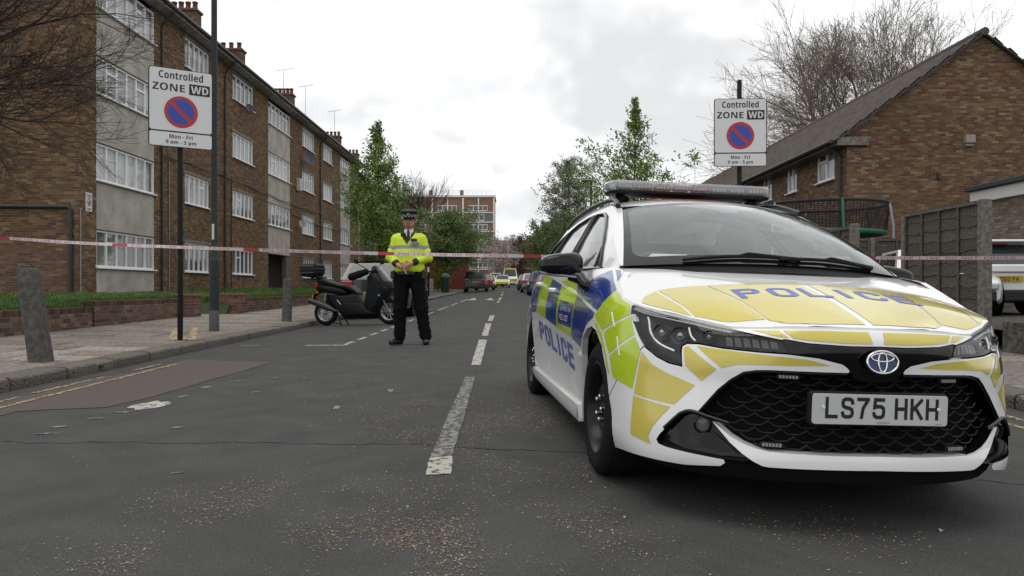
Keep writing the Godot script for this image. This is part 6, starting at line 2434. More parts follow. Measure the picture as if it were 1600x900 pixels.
func build_police_car() -> void:
	prepare_car()
	var car := thing("police_car", "white estate police car with yellow and blue livery in right foreground", "police car")
	car.transform = Transform3D(Basis(Vector3.UP, 0.0900851) * Basis(Vector3.RIGHT, 0.01) * Basis(Vector3.BACK, -0.034972), Vector3(1.3318, 0.02936, -2.936))
	var white := mat("car_white", Color(0.77, 0.775, 0.78), 0.3, {"coat": 1.0})
	var gloss := mat("car_black_gloss", Color(0.004, 0.004, 0.005), 0.07, {"spec": 0.42})
	var matt := mat("car_black_matt", Color(0.009, 0.009, 0.009), 0.55, {"spec": 0.3})
	var voidm := mat("void", Color(0.012, 0.012, 0.012), 0.9, {"spec": 0.2})
	var lime := mat("film_lime", Color(0.43, 0.58, 0.005), 0.2, {"coat": 0.6})
	var yel := mat("film_yellow", Color(0.58, 0.49, 0.085), 0.2, {"coat": 0.6})
	var blue := mat("film_blue", Color(0.012, 0.042, 0.25), 0.18, {"coat": 0.6})
	var blue_text := mat("film_blue_text", Color(0.06, 0.075, 0.3), 0.3)
	var chrome := mat("chrome", Color(0.75, 0.75, 0.76), 0.07, {"metal": 1.0})
	var FILM := 0.0016
	var arch := [[-1.255, .1], [-1.245, .3], [-1.238, .406], [-1.262, .515], [-1.336, .625], [-1.45, .685], [-1.56, .70], [-1.67, .68], [-1.76, .63], [-1.83, .54], [-1.86, .42], [-1.865, .3], [-1.86, .1]]
	var arch2 := []
	for q in arch:
		arch2.append([q[0] - 2.68, q[1]])
	for sg in [-1.0, 1.0]:
		var S := func(a: Array) -> Array: return a if sg < 0 else mirrored(a)
		# bumper corner with the frame of the grille
		skin("front_bumper", S.call([[-.106, .613], [-.11, .607], [-.25, .6055], [-.405, .604], [-.452, .601], [-.5, .591], [-.548, .56], [-.595, .517], [-.669, .423], [-.69, .421], [-.732, .411], [-.757, .388], [-.822, .318], [-.836, .295], [-.825, .28], [-.787, .274], [-.67, .267], [-.554, .26], [-.549, .248], [-.566, .234], [-.705, .218], [-.881, .212], [-1.1, .196], [-1.252, .182], [-1.245, .3], [-1.238, .406], [-1.1, .53], [-.955, .652], [-.874, .616], [-.812, .597], [-.746, .590], [-.757, .647], [-.759, .669], [-.741, .679], [-.688, .681], [-.582, .671], [-.443, .666], [-.335, .665], [-.224, .656], [-.134, .637], [-.114, .623]]), white, car)
		skin("wing", S.call([[-1.242, .41], [-1.105, .533], [-.96, .655], [-1.047, .739], [-1.101, .799], [-1.114, .822], [-1.228, .845], [-1.318, .880], [-1.368, .909], [-1.428, .939], [-1.473, .967], [-1.55, .979], [-1.69, .992], [-1.9, .985], [-2.125, .985], [-2.13, .6], [-2.13, .2], [-1.868, .2], [-1.865, .3], [-1.86, .42], [-1.83, .54], [-1.76, .63], [-1.67, .68], [-1.56, .70], [-1.45, .685], [-1.336, .625], [-1.262, .515]]), white, car, 0.0, [], 0.03)
		var fd := skin("front_door", S.call([[-2.137, .985], [-3.165, .985], [-3.165, .19], [-2.137, .19]]), white, car, 0.0, [], 0.02)
		var rdoor := [[-3.172, .985], [-4.3, .985], [-4.3, .72], [-4.24, .715], [-4.13, .695], [-4.016, .635], [-3.94, .525], [-3.9, .42], [-3.9, .19], [-3.172, .19]]
		var rd := skin("rear_door", S.call(rdoor), white, car, 0.0, [], 0.02)
		skin("rear_quarter", S.call([[-4.307, .985], [-5.80, .985], [-5.80, .2], [-4.56, .2], [-4.545, .3], [-4.54, .42], [-4.51, .54], [-4.44, .63], [-4.35, .685], [-4.307, .70]]), white, car, 0.0, [], 0.03, Vector2(0.08, 0.06))
		skin("side_sill", S.call([[-1.9, .268], [-3.87, .255], [-3.87, .175], [-1.9, .18]]), white, car, 0.022, [], 0.06)
		for q in [[fd, -2.98, .855], [rd, -3.78, .89]]:
			var hd := MB.new()
			var hp := []
			for k in 7:
				hp.append(body(Vector2(sg * -(q[1] + 0.1 - 0.2 * k / 6.0), q[2]), 0.012 + 0.022 * sin(PI * k / 6.0)))
			hd.tube(hp, [0.014, 0.017], 8)
			part("door_handle", hd.mesh(), white, q[0])
		# livery films on wing, doors and bumper
		var films := [
			[blue, [[-1.968, .917], [-1.80, .953], [-1.662, .976], [-1.505, .93], [-1.363, .882], [-1.43, .83], [-1.498, .779], [-2.022, .838]]],
			[blue, [[-1.62, .978], [-1.535, .975], [-1.452, .948], [-1.423, .919], [-1.5, .945]]],
			[lime, [[-1.495, .773], [-1.355, .876], [-1.30, .865], [-1.216, .838], [-1.123, .822], [-1.086, .780], [-1.349, .694], [-1.44, .72], [-1.529, .752]]],
			[lime, [[-1.327, .687], [-1.081, .771], [-1.026, .699], [-1.235, .598]]],
			[lime, [[-1.227, .588], [-1.02, .690], [-.972, .634], [-1.012, .474], [-1.192, .499]]],
			[lime, [[-1.547, .735], [-1.44, .712], [-1.352, .676], [-1.275, .6], [-1.228, .509], [-1.243, .507], [-1.29, .59], [-1.375, .665], [-1.47, .702]]],
			[yel, [[-.965, .633], [-.899, .587], [-.822, .561], [-.745, .541], [-.686, .525], [-.77, .442], [-.88, .448], [-.997, .455]]],
			[yel, [[-1.0, .446], [-.88, .438], [-.785, .431], [-.863, .341], [-.884, .30], [-.866, .272], [-1.012, .283]]],
			[yel, [[-.752, .666], [-.732, .672], [-.603, .594], [-.661, .543], [-.735, .598]]],
			[yel, [[-.695, .676], [-.582, .668], [-.43, .660], [-.265, .650], [-.173, .631], [-.28, .6265], [-.405, .6235], [-.525, .617], [-.584, .60]]],
			[lime, [[-3.88, .964], [-3.322, .934], [-3.215, .661], [-3.70, .688]]],
			[blue, [[-3.305, .932], [-2.808, .893], [-2.70, .632], [-3.19, .659]]],
			[lime, [[-2.799, .889], [-2.14, .836], [-2.14, .602], [-2.692, .63]]],
			[blue, [[-2.122, .833], [-1.83, .80], [-1.545, .766], [-1.56, .742], [-1.693, .70], [-1.787, .631], [-1.853, .573], [-2.122, .600]]],
			[lime, [[-2.857, .912], [-2.378, .955], [-2.20, .862]]],
			[blue, [[-2.35, .952], [-1.99, .93], [-2.04, .842], [-2.18, .856]]],
			[blue, [[-4.4, .80], [-3.92, .955], [-3.74, .69], [-4.02, .665], [-4.1, .70], [-4.23, .722]]]]
		for q in films:
			skin("livery_film", S.call(q[1]), q[0], car, FILM, [], 0.0, Vector2(0.04, 0.03))
		skin("livery_film", S.call([[-2.683, .800], [-2.17, .792], [-2.15, .656], [-2.642, .66]]), blue, car, FILM * 2.0)
		# thin white tick marks across the wing
		for q in [[[-1.26, .78], [-1.2, .72]], [[-1.16, .68], [-1.12, .6]]]:
			line_on("livery_tick", S.call(q), 0.005, white, car, FILM, 0.3)
		var bf := func(off: float) -> Callable: return func(p: Vector2) -> Vector3: return body(p, off)
		if sg < 0:
			letters("police_lettering", "POLICE", Vector2(-3.53, .492), Vector2(1.0, -0.052), Vector2(-0.03, .138), 0.055, 1.35, bf.call(0.0025), blue_text, car, Vector2(0.06, 0.05), 0.20)
			letters("crest_lettering", "METROPOLITAN", Vector2(-2.58, .742), Vector2(1, -0.005), Vector2(0, .022), 0.006, 1.1, bf.call(0.0048), white, car, Vector2(0.06, 0.05), 0.026)
			letters("crest_lettering", "POLICE", Vector2(-2.58, .685), Vector2(1, -0.005), Vector2(0, .035), 0.012, 1.3, bf.call(0.0048), white, car, Vector2(0.06, 0.05), 0.045)
		else:
			letters("police_lettering", "POLICE", Vector2(2.15, .425), Vector2(1.0, 0.052), Vector2(-0.03, .138), 0.055, 1.35, bf.call(0.0025), blue_text, car, Vector2(0.06, 0.05), 0.20)
		# headlamp: bowl, lens, day running light, reflectors
		var hl := [[-1.108, .818], [-1.095, .799], [-1.075, .765], [-1.042, .739], [-1.0, .695], [-.95, .658], [-.91, .635], [-.874, .622], [-.812, .603], [-.75, .597], [-.764, .647], [-.767, .672], [-.743, .686], [-.688, .687], [-.582, .677], [-.443, .672], [-.334, .671], [-.360, .714], [-.445, .727], [-.564, .744], [-.65, .755], [-.772, .772], [-.897, .787], [-1.01, .804]]
		var bowl := skin("headlamp", S.call(hl), mat("lamp_bowl", Color(0.01, 0.01, 0.011), 0.25, {"spec": 0.3}), car, -0.04, [], 0.0, Vector2(0.03, 0.02))
		var rimmb := MB.new()
		var hp2 := poly(S.call(hl))
		edge_wall(rimmb, hp2, func(p: Vector2, o: float) -> Vector3: return body(p, o), 0.0, -0.04)
		part("lamp_rim", rimmb.mesh(), matt, bowl)
		var S2 := func(a: Array) -> Array: return a if sg < 0 else mirrored(a)
		line_on("running_light", S2.call([[-.985, .772], [-.972, .757], [-.945, .712], [-.888, .673], [-.80, .648]]), 0.0045, mat("drl", Color(0.8, 0.81, 0.82), 0.3), bowl, -0.012)
		line_on("running_light", S2.call([[-.758, .742], [-.738, .71], [-.712, .693]]), 0.004, mats["drl"], bowl, -0.012)
		line_on("lamp_trim", S2.call([[-1.085, .803], [-1.0, .788], [-.9, .776], [-.77, .76], [-.65, .744], [-.56, .733]]), 0.006, mat("satin", Color(0.35, 0.36, 0.37), 0.3, {"metal": 0.8}), bowl, -0.008, 0.6)
		for q in [[-.90, .715, .033], [-.80, .708, .036], [-.66, .712, .025]]:
			var lm := MB.new()
			var c := body(Vector2(-sg * -q[0] if sg > 0 else q[0], q[1]), -0.035)
			var cc := body(Vector2(q[0] if sg < 0 else -q[0], q[1]), -0.03)
			var nn := (body(Vector2(q[0] if sg < 0 else -q[0], q[1]), 0.1) - cc).normalized()
			nn = (nn + Vector3(0, 0, 0.8)).normalized()
			var xx := Vector3.UP.cross(nn).normalized()
			lm.lathe([Vector2(q[2], 0.022), Vector2(q[2] * 0.9, 0.006), Vector2(q[2] * 0.55, -0.008), Vector2(q[2] * 0.5, 0.006), Vector2(q[2] * 0.3, 0.014), Vector2(0.0, 0.017)], 20, Transform3D(Basis(xx, nn, xx.cross(nn)), cc))
			part("reflector", lm.mesh(), mat("reflector", Color(0.28, 0.29, 0.3), 0.15, {"metal": 0.9}), bowl)
		for k in 6:
			var a := -.575 + k * 0.036
			skin("lamp_cell", S2.call([[a, .682], [a + .027, .680], [a + .018, .712], [a - .009, .716]]), mat("lamp_cell", Color(0.07, 0.07, 0.075), 0.25, {"metal": 0.5}), bowl, -0.026)
		skin("lamp_lens", S2.call(hl), mat("lamp_lens", Color(0.9, 0.92, 0.93, 0.01), 0.02, {"spec": 0.4}), bowl, -0.001, [], 0.0, Vector2(0.03, 0.02))
		# fog lamp pocket
		var pocket := [[-.671, .421], [-.69, .419], [-.732, .409], [-.755, .386], [-.819, .317], [-.833, .295], [-.822, .282], [-.785, .276], [-.67, .269], [-.556, .262], [-.485, .263], [-.449, .267], [-.487, .291], [-.535, .328], [-.602, .396]]
		var pk := skin("fog_pocket", S.call(pocket), gloss, car, -0.022, [], 0.0)
		var pkr := MB.new()
		edge_wall(pkr, poly(S.call(pocket)), func(p: Vector2, o: float) -> Vector3: return body(p, o), -0.002, -0.03)
		part("pocket_rim", pkr.mesh(), gloss, pk)
		line_on("pocket_trim", S2.call([[-.80, .345], [-.752, .395], [-.73, .413], [-.69, .424], [-.62, .410], [-.545, .394]]), 0.009, gloss, pk, 0.0)
		skin("pocket_blade", S.call([[-.80, .30], [-.66, .345], [-.6, .355], [-.5, .285], [-.56, .272], [-.70, .281]]), gloss, pk, -0.006, [], 0.02)
		var fl := MB.new()
		var fc := body(Vector2(sg * .65, .377), -0.026)
		var fz := (Vector3(sg * 0.35, 0, 1)).normalized()
		var fx2 := Vector3.UP.cross(fz).normalized()
		fl.lathe([Vector2(0.034, 0.0), Vector2(0.034, 0.022), Vector2(0.027, 0.024), Vector2(0.025, 0.008), Vector2(0.0, 0.004)], 22, Transform3D(Basis(fx2, fz, fx2.cross(fz)), fc))
		part("fog_lamp", fl.mesh(), gloss, pk)
		fl = MB.new()
		fl.lathe([Vector2(0.025, 0.012), Vector2(0.015, 0.014), Vector2(0.0, 0.015)], 20, Transform3D(Basis(fx2, fz, fx2.cross(fz)), fc))
		part("fog_lens", fl.mesh(), mat("fog_lens", Color(0.12, 0.12, 0.125), 0.1), pk)
		# liners
		skin("inner_shell", S.call([[-1.27, .80], [-2.1, .96], [-4.5, .96], [-5.75, .9], [-5.75, .3], [-4.57, .22], [-4.55, .42], [-4.52, .55], [-4.44, .65], [-4.33, .70], [-4.23, .718], [-4.13, .70], [-4.0, .65], [-3.92, .55], [-3.88, .42], [-3.87, .22], [-1.9, .22], [-1.88, .42], [-1.84, .55], [-1.76, .65], [-1.65, .70], [-1.55, .718], [-1.44, .70], [-1.33, .64]]), voidm, car, -0.03, [], 0.0, Vector2(0.12, 0.1))
		for wx in [-.975, -3.66]:
			var well := MB.new()
			well.lathe([Vector2(0.335, -0.3), Vector2(0.335, 0.0)], 24, Transform3D(Basis(Vector3.FORWARD, Vector3(sg, 0, 0), Vector3.UP), Vector3(sg * 0.785, 0.345, wx)))
			well.lathe([Vector2(0.335, -0.3), Vector2(0.0, -0.3)], 24, Transform3D(Basis(Vector3.FORWARD, Vector3(sg, 0, 0), Vector3.UP), Vector3(sg * 0.785, 0.345, wx)))
			part("wheel_well", well.mesh(), voidm, car)
			wheel(car, Vector3(sg * 0.765, 0.314, wx), 0.317, 0.205, sg, true)
		# cabin side: frames and glass
		var cab := func(off: float) -> Callable: return func(p: Vector2) -> Vector3: return cabin(p.x, p.y, sg, off)
		var roofline := []
		for k in 33:
			var x := -1.137 - 3.4 * k / 32.0
			roofline.append([x, herm(RX, RZ, -x)])
		var apillar := [[-1.137, 1.0], [-1.30, 1.078], [-1.5, 1.172], [-1.75, 1.285], [-1.97, 1.372]]
		var g1 := poly([[-1.40, .992], [-1.44, 1.03], [-1.615, 1.15], [-1.83, 1.245], [-2.03, 1.315], [-2.22, 1.352], [-2.54, 1.372], [-2.36, 1.125], [-2.30, .992]])
		var g2 := poly([[-2.40, .995], [-2.47, 1.125], [-2.655, 1.372], [-2.83, 1.370], [-3.13, 1.345], [-3.32, 1.305], [-3.33, 1.15], [-3.36, .997]])
		var g3 := poly([[-3.43, 1.0], [-3.40, 1.15], [-3.385, 1.295], [-3.55, 1.265], [-3.80, 1.2], [-4.05, 1.09], [-4.1, 1.02]])
		var frame := MB.new()
		var side_poly := poly([[-1.137, 1.0], [-1.3, 1.078], [-1.5, 1.172], [-1.75, 1.285], [-1.97, 1.372], [-2.13, 1.4], [-2.3, 1.424], [-2.55, 1.434], [-2.8, 1.4395], [-3.1, 1.434], [-3.4, 1.424], [-3.65, 1.40], [-3.9, 1.368], [-4.1, 1.325], [-4.3, 1.268], [-4.45, 1.17], [-4.55, 1.08], [-4.55, .985], [-1.137, .985]])
		var holes := []
		for g in [g1, g2, g3]:
			if Geometry2D.is_polygon_clockwise(g):
				g.reverse()
			holes.append(g)
		if Geometry2D.is_polygon_clockwise(side_poly):
			side_poly.reverse()
		drape(frame, side_poly, holes, Vector2(0.07, 0.05), cab.call(0.0))
		part("cabin_frame", frame.mesh(), white, car)
		var seal := MB.new()
		for g in [g1, g2, g3]:
			var pts3 := []
			for q in g:
				pts3.append(cabin(q.x, q.y, sg, 0.002))
			pts3.append(pts3[0])
			seal.tube(pts3, [0.013], 6, false)
		part("window_seal", seal.mesh(), gloss, car)
		var bp := MB.new()
		drape(bp, poly([[-2.31, .99], [-2.37, 1.125], [-2.555, 1.375], [-2.64, 1.375], [-2.455, 1.125], [-2.39, .99]]), [], Vector2(0.06, 0.05), cab.call(0.004))
		part("door_pillar", bp.mesh(), gloss, car)
		bp = MB.new()
		drape(bp, poly([[-2.43, .99], [-2.50, 1.125], [-2.685, 1.375], [-2.735, 1.375], [-2.55, 1.125], [-2.48, .99]]), [], Vector2(0.06, 0.05), cab.call(0.006))
		part("livery_film", bp.mesh(), lime, car)
		var tint := mat("hazed_car_glass", Color(0.33, 0.39, 0.37, 0.24), 0.015, {"spec": 0.5})  # grey-green tint imitates reflected haze in the panes
		for g in [g1, g2, g3]:
			var gm := MB.new()
			drape(gm, g, [], Vector2(0.12, 0.1), cab.call(-0.004))
			part("side_window", gm.mesh(), tint, car)
		# quarter light bar, waist strip, roof rail
		var ws := []
		for k in 24:
			ws.append(cabin(-1.36 - k * 0.125, .986, sg, 0.006))
		var wm := MB.new()
		wm.tube(ws, [0.012], 6)
		part("waist_strip", wm.mesh(), gloss, car)
		var ql := MB.new()
		ql.tube([cabin(-1.62, 1.155, sg, -0.002), cabin(-1.50, .99, sg, -0.002)], [0.012], 6)
		part("quarter_bar", ql.mesh(), matt, car)
		var rl := []
		for k in 17:
			var x := -1.95 - 2.0 * k / 16.0
			var lift := 0.016 * minf(1.0, minf(k, 16 - k) / 2.0)
			rl.append(cabin(x, herm(RX, RZ, -x), sg, -0.005) + Vector3(0, 0.012 + lift, 0))
		var rm := MB.new()
		rm.tube(rl, [0.017], 8)
		part("roof_rail", rm.mesh(), mat("rail_black", Color(0.015, 0.015, 0.016), 0.35), car)
		# mirror
		var mr := MB.new()
		var mc := Vector3(sg * (.975 if sg < 0 else .935), 1.0, -1.47 if sg < 0 else -1.56)
		mr.grid(28, 18, func(u: float, v: float) -> Vector3:
			var a := u * TAU
			var b := (v - 0.5) * PI
			var ex := 0.55
			var cx := pow(absf(cos(b)), ex) * signf(cos(b))
			var px := pow(absf(cos(a)), ex) * signf(cos(a)) * cx
			var pz := pow(absf(sin(a)), 0.8) * signf(sin(a)) * cx
			var py := pow(absf(sin(b)), 0.7) * signf(sin(b))
			var taper := 1.0 + 0.16 * px * -1.0
			return mc + Vector3(sg * 0.12 * px, 0.064 * py * (1.0 - 0.16 * px) - 0.006 * px, 0.085 * pz * taper + (0.02 * px)), true)
		var mo := part("door_mirror", mr.mesh(), gloss, car)
		mr = MB.new()
		mr.tube([mc + Vector3(sg * -0.05, -0.05, 0.03), mc + Vector3(sg * -0.10, -0.07, 0.06), cabin(-1.37, .90, sg, 0.045), cabin(-1.36, .88, sg, 0.0)], [0.035, 0.034, 0.03, 0.035], 8)
		part("mirror_foot", mr.mesh(), gloss, mo)
		mr = MB.new()
		var strip := []
		for k in 8:
			strip.append(mc + Vector3(sg * (0.115 - 0.03 * k), -0.045 - 0.003 * k, 0.077 - 0.003 * (7 - k)))
		mr.tube(strip, [0.007], 6)
		part("mirror_indicator", mr.mesh(), mat("satin2", Color(0.25, 0.25, 0.26), 0.3), mo)
		# white strip closing the pillar to the screen
		var ap := MB.new()
		ap.grid(14, 2, func(u: float, v: float) -> Vector3:
			var q := u * (apillar.size() - 1)
			var i := mini(int(q), apillar.size() - 2)
			var x := lerpf(apillar[i][0], apillar[i + 1][0], q - i)
			var z := lerpf(apillar[i][1], apillar[i + 1][1], q - i)
			return cabin(x, z, sg, 0.0).lerp(screen(Vector2(sg * 0.985, clampf((-x - 1.137) / 0.833, 0.0, 1.0)), 0.003), v))
		part("screen_pillar", ap.mesh(), white, car)
	# nose panel between bonnet and grille, with its films
	var nose := [[0, .7665], [-.101, .7645], [-.26, .7615], [-.42, .754], [-.558, .747], [-.445, .731], [-.36, .719], [-.348, .7225], [-.262, .7115], [-.115, .7065], [0, .7085]]
	skin("nose_panel", nose + mirrored(nose).slice(1, -1), white, car, 0.0, [], 0.03)
	for sg in [-1.0, 1.0]:
		for q in [[[-.475, .748], [-.371, .7525], [-.333, .7265], [-.375, .7295], [-.43, .741]], [[-.355, .7535], [-.2, .7585], [-.03, .759], [-.022, .7165], [-.13, .716], [-.25, .7205], [-.315, .727]]]:
			skin("livery_film", q if sg < 0 else mirrored(q), yel, car, FILM, [], 0.0, Vector2(0.04, 0.02))
	# black band with the emblem
	var band := [[0, .705], [-.115, .703], [-.262, .708], [-.346, .719], [-.358, .714], [-.333, .669], [-.224, .661], [-.134, .641], [-.112, .625], [-.09, .590], [-.054, .576], [0, .574]]
	skin("nose_band", band + mirrored(band).slice(1, -1), gloss, car, -0.004, [], 0.03, Vector2(0.03, 0.025))
	# a black tuck line where bonnet meets lamps
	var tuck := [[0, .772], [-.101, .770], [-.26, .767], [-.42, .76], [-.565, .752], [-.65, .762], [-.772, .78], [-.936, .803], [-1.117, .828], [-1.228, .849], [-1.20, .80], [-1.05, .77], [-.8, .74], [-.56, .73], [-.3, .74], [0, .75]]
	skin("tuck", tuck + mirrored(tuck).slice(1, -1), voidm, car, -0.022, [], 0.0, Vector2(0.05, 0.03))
	# grille
	var gr := [[0, .606], [-.11, .606], [-.25, .6045], [-.405, .603], [-.452, .60], [-.5, .59], [-.548, .559], [-.595, .516], [-.669, .423], [-.602, .396], [-.537, .351], [-.489, .328], [-.442, .314], [-.396, .306], [-.183, .302], [0, .302]]
	var grille := skin("grille", gr + mirrored(gr).slice(1, -1), mat("grille_back", Color(0.006, 0.006, 0.006), 0.7, {"spec": 0.2}), car, -0.075, [], 0.0)
	var grim := MB.new()
	edge_wall(grim, poly(gr + mirrored(gr).slice(1, -1)), func(p: Vector2, o: float) -> Vector3: return body(p, o), 0.0, -0.075)
	part("grille_rim", grim.mesh(), gloss, grille)
	var gpoly := poly(gr + mirrored(gr).slice(1, -1))
	var bars := MB.new()
	for row in 11:
		var z := .318 + row * .0265
		for k in range(-13, 14):
			var s := k * 0.1 + (0.05 if row % 2 else 0.0)
			var w := 0.05
			var tri := [Vector2(s - w, z + 0.010), Vector2(s - w * 0.45, z - 0.006), Vector2(s + w * 0.45, z - 0.006), Vector2(s + w, z + 0.010)]
			var ok := true
			for q in tri:
				if not Geometry2D.is_point_in_polygon(q, gpoly):
					ok = false
			if ok:
				var pp := []
				for q in tri:
					pp.append(body(q, -0.038))
				bars.tube(pp, [0.0048], 4, true)
				bars.tube([pp[0], body(tri[0] + Vector2(0, 0.008), -0.038)], [0.004], 4, false)
	var bo := part("grille_mesh", bars.mesh(), mat("grille_bar", Color(0.006, 0.006, 0.007), 0.35, {"spec": 0.35}), grille)
	bo.set_meta("kind", "stuff")
	var gb := MB.new()
	var fr := []
	for q in gr.slice(1, 9):
		fr.append(body(Vector2(q[0], q[1] - 0.006), -0.012))
	for q in mirrored(gr.slice(1, 9)):
		fr.append(body(Vector2(q[0], q[1] - 0.006), -0.012))
	# frame in two halves so that it does not cross the emblem's band
	gb.tube(fr.slice(0, 8), [0.008], 7)
	gb.tube(fr.slice(8), [0.008], 7)
	part("grille_frame", gb.mesh(), gloss, grille)
	for q in [[-.33, .581], [.33, .581], [-.385, .327], [.35, .327]]:
		var m2 := MB.new()
		var c := body(Vector2(q[0], q[1]), -0.018)
		var yaw := 0.25 * signf(q[0])
		m2.bbox(c, Vector3(0.085, 0.021, 0.02), 0.006, Basis(Vector3.UP, yaw))
		var lo := part("strobe_lamp", m2.mesh(), matt, grille)
		m2 = MB.new()
		for k in 6:
			m2.bbox(c + Basis(Vector3.UP, yaw) * Vector3(-0.03 + k * 0.012, 0, 0.0095), Vector3(0.009, 0.012, 0.004), 0.001, Basis(Vector3.UP, yaw))
		part("strobe_lens", m2.mesh(), mat("strobe_lens", Color(0.25, 0.25, 0.26), 0.15), lo)
	# lower lip
	var up_l := [[-.602, .396], [-.537, .351], [-.489, .328], [-.442, .314], [-.396, .306], [-.29, .3045], [-.183, .304], [0, .306]]
	var lo_l := [[0, .2555], [-.183, .253], [-.29, .251], [-.395, .25], [-.417, .253], [-.449, .267], [-.487, .291], [-.535, .328]]
	var lip := up_l + mirrored(up_l).slice(1) + mirrored(lo_l) .slice(0, -1) + lo_l
	skin("front_lip", lip, white, car, 0.012, [], 0.07, Vector2(0.04, 0.015))
	var val := [[0, .185], [-.6, .175], [-1.2, .165], [-1.2, .19], [-.8, .215], [-.56, .24], [-.45, .262], [0, .262]]
	skin("valance", val + mirrored(val).slice(1, -1), voidm, car, -0.06)
	# number plate
	var plate := Node3D.new()
	plate.name = "number_plate"
	car.add_child(plate, true)
	plate.position = Vector3(0.0, .478, 0.004)
	var mb := MB.new()
	mb.prism(rounded(0.52, 0.111, 0.012), 0.0, 0.004, Transform3D(), 0.001)
	part("plate", mb.mesh(), mat("plate_white", Color(0.5, 0.51, 0.51), 0.3), plate)
	mb = MB.new()
	mb.bbox(Vector3(0, 0, -0.02), Vector3(0.535, 0.125, 0.035), 0.01)
	part("plate_holder", mb.mesh(), matt, plate)
	plate_text(plate, "LS75 HKH", 0.0046, 0.0495, 0.0105, -0.211, -0.034, 0.078)
	mb = MB.new()
	for x in [-0.218, 0.224]:
		mb.lathe([Vector2(0.007, 0), Vector2(0.006, 0.003), Vector2(0, 0.004)], 12, Transform3D(Basis(Vector3.RIGHT, PI / 2), Vector3(x, 0.006, 0.005)))
	part("plate_screw", mb.mesh(), mat("screw_white", Color(0.7, 0.7, 0.7), 0.3), plate)
	mb = MB.new()
	for k in 11:
		mb.box(Vector3(-0.012 + k * 0.0047, -0.0468, 0.0046), Vector3(0.003, 0.0028, 0.0006))
	for k in 8:
		mb.box(Vector3(0.215 + k * 0.0034, -0.049, 0.0046), Vector3(0.002, 0.0016, 0.0006))
	part("maker_print", mb.mesh(), mats["print_black"], plate)
	# emblem: three interlaced ovals on dark blue
	var em := Node3D.new()
	em.name = "emblem"
	car.add_child(em, true)
	em.position = Vector3(0, .652, 0.002)
	em.rotation.x = -0.12
	mb = MB.new()
	mb.prism(ellipse(0.061, 0.042), -0.006, 0.006, Transform3D(), 0.002)
	part("ground", mb.mesh(), mat("emblem_blue", Color(0.006, 0.03, 0.11), 0.1), em)
	for q in [[0.059, 0.0405, 0.0, 0.0045], [0.043, 0.0145, 0.0165, 0.0038], [0.0165, 0.0355, 0.0, 0.0036]]:
		mb = MB.new()
		var loop := []
		for k in 41:
			loop.append(Vector3(cos(TAU * k / 40) * q[0], sin(TAU * k / 40) * q[1] + q[2], 0.008))
		mb.tube(loop, [q[3]], 7, false)
		part("oval", mb.mesh(), chrome, em)
	# bonnet
	var edge := [[-.062, 0], [-.066, -.098], [-.088, -.246], [-.15, -.385], [-.212, -.494], [-.232, -.514], [-.322, -.62], [-.428, -.722], [-.5, -.762], [-.583, -.790], [-.69, -.806], [-.778, -.800], [-.828, -.786], [-.888, -.770], [-.933, -.748], [-1.02, -.738], [-1.115, -.722], [-1.03, -.56], [-.965, -.36], [-.925, -.18], [-.915, 0]]
	var hood_poly := []
	for q in edge:
		hood_poly.append(q)
	for k in range(edge.size() - 2, 0, -1):
		hood_poly.append([edge[k][0], -edge[k][1]])
	var hm := MB.new()
	var hpl := poly(hood_poly)
	if Geometry2D.is_polygon_clockwise(hpl):
		hpl.reverse()
	drape(hm, hpl, [], Vector2(0.04, 0.04), func(p: Vector2) -> Vector3: return bonnet(p), true)
	for k in hpl.size():
		var a := hpl[k]
		var b := hpl[(k + 1) % hpl.size()]
		hm.quad(bonnet(a), bonnet(b), bonnet(b, -0.02), bonnet(a, -0.02))
	var hood := part("bonnet", hm.mesh(), white, car)
	var hfilm := [
		[[-.555, -.760], [-.60, -.745], [-.635, -.725], [-.682, -.668], [-.5, -.647], [-.33, -.614], [-.365, -.648], [-.44, -.706], [-.5, -.738]],
		[[-.686, -.655], [-.676, -.450], [-.44, -.404], [-.2, -.36], [-.238, -.49], [-.255, -.517], [-.322, -.602], [-.5, -.634]],
		[[-.674, -.440], [-.66, -.2], [-.655, -.016], [-.4, -.016], [-.088, -.016], [-.098, -.2], [-.128, -.29], [-.186, -.350], [-.44, -.394]]]
	for q in hfilm:
		for sg in [-1.0, 1.0]:
			var pl := PackedVector2Array()
			for z in q:
				pl.append(Vector2(z[0], z[1] if sg < 0 else -z[1]))
			if Geometry2D.is_polygon_clockwise(pl):
				pl.reverse()
			var fm := MB.new()
			drape(fm, pl, [], Vector2(0.04, 0.04), func(p: Vector2) -> Vector3: return bonnet(p, 0.0018), true)
			part("livery_film", fm.mesh(), yel, hood)
	letters("bonnet_lettering", "POLICE", Vector2(-.418, -.372), Vector2(0, 1), Vector2(-.145, 0), 0.034, 1.2, func(p: Vector2) -> Vector3: return bonnet(p, 0.0032), mat("film_blue_bonnet", Color(0.05, 0.1, 0.42), 0.3), hood, Vector2(0.05, 0.05), 0.112)
	# scuttle, wipers, screen
	mb = MB.new()
	mb.grid(24, 3, func(u: float, v: float) -> Vector3:
		var x := -0.98 + 1.96 * u
		return screen(Vector2(x, -0.055 + 0.09 * v), -0.012))
	part("scuttle", mb.mesh(), matt, car)
	var outer := PackedVector2Array([Vector2(-1, 0), Vector2(1, 0), Vector2(1, 1), Vector2(-1, 1)])
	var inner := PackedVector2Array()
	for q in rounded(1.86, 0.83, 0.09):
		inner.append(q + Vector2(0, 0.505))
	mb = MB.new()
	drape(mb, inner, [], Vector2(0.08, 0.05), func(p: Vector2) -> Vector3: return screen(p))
	part("windscreen", mb.mesh(), mat("glare_screen_glass", Color(0.36, 0.44, 0.42, 0.22), 0.015), car)  # pale tint paints veiling glare from the facia into the pane
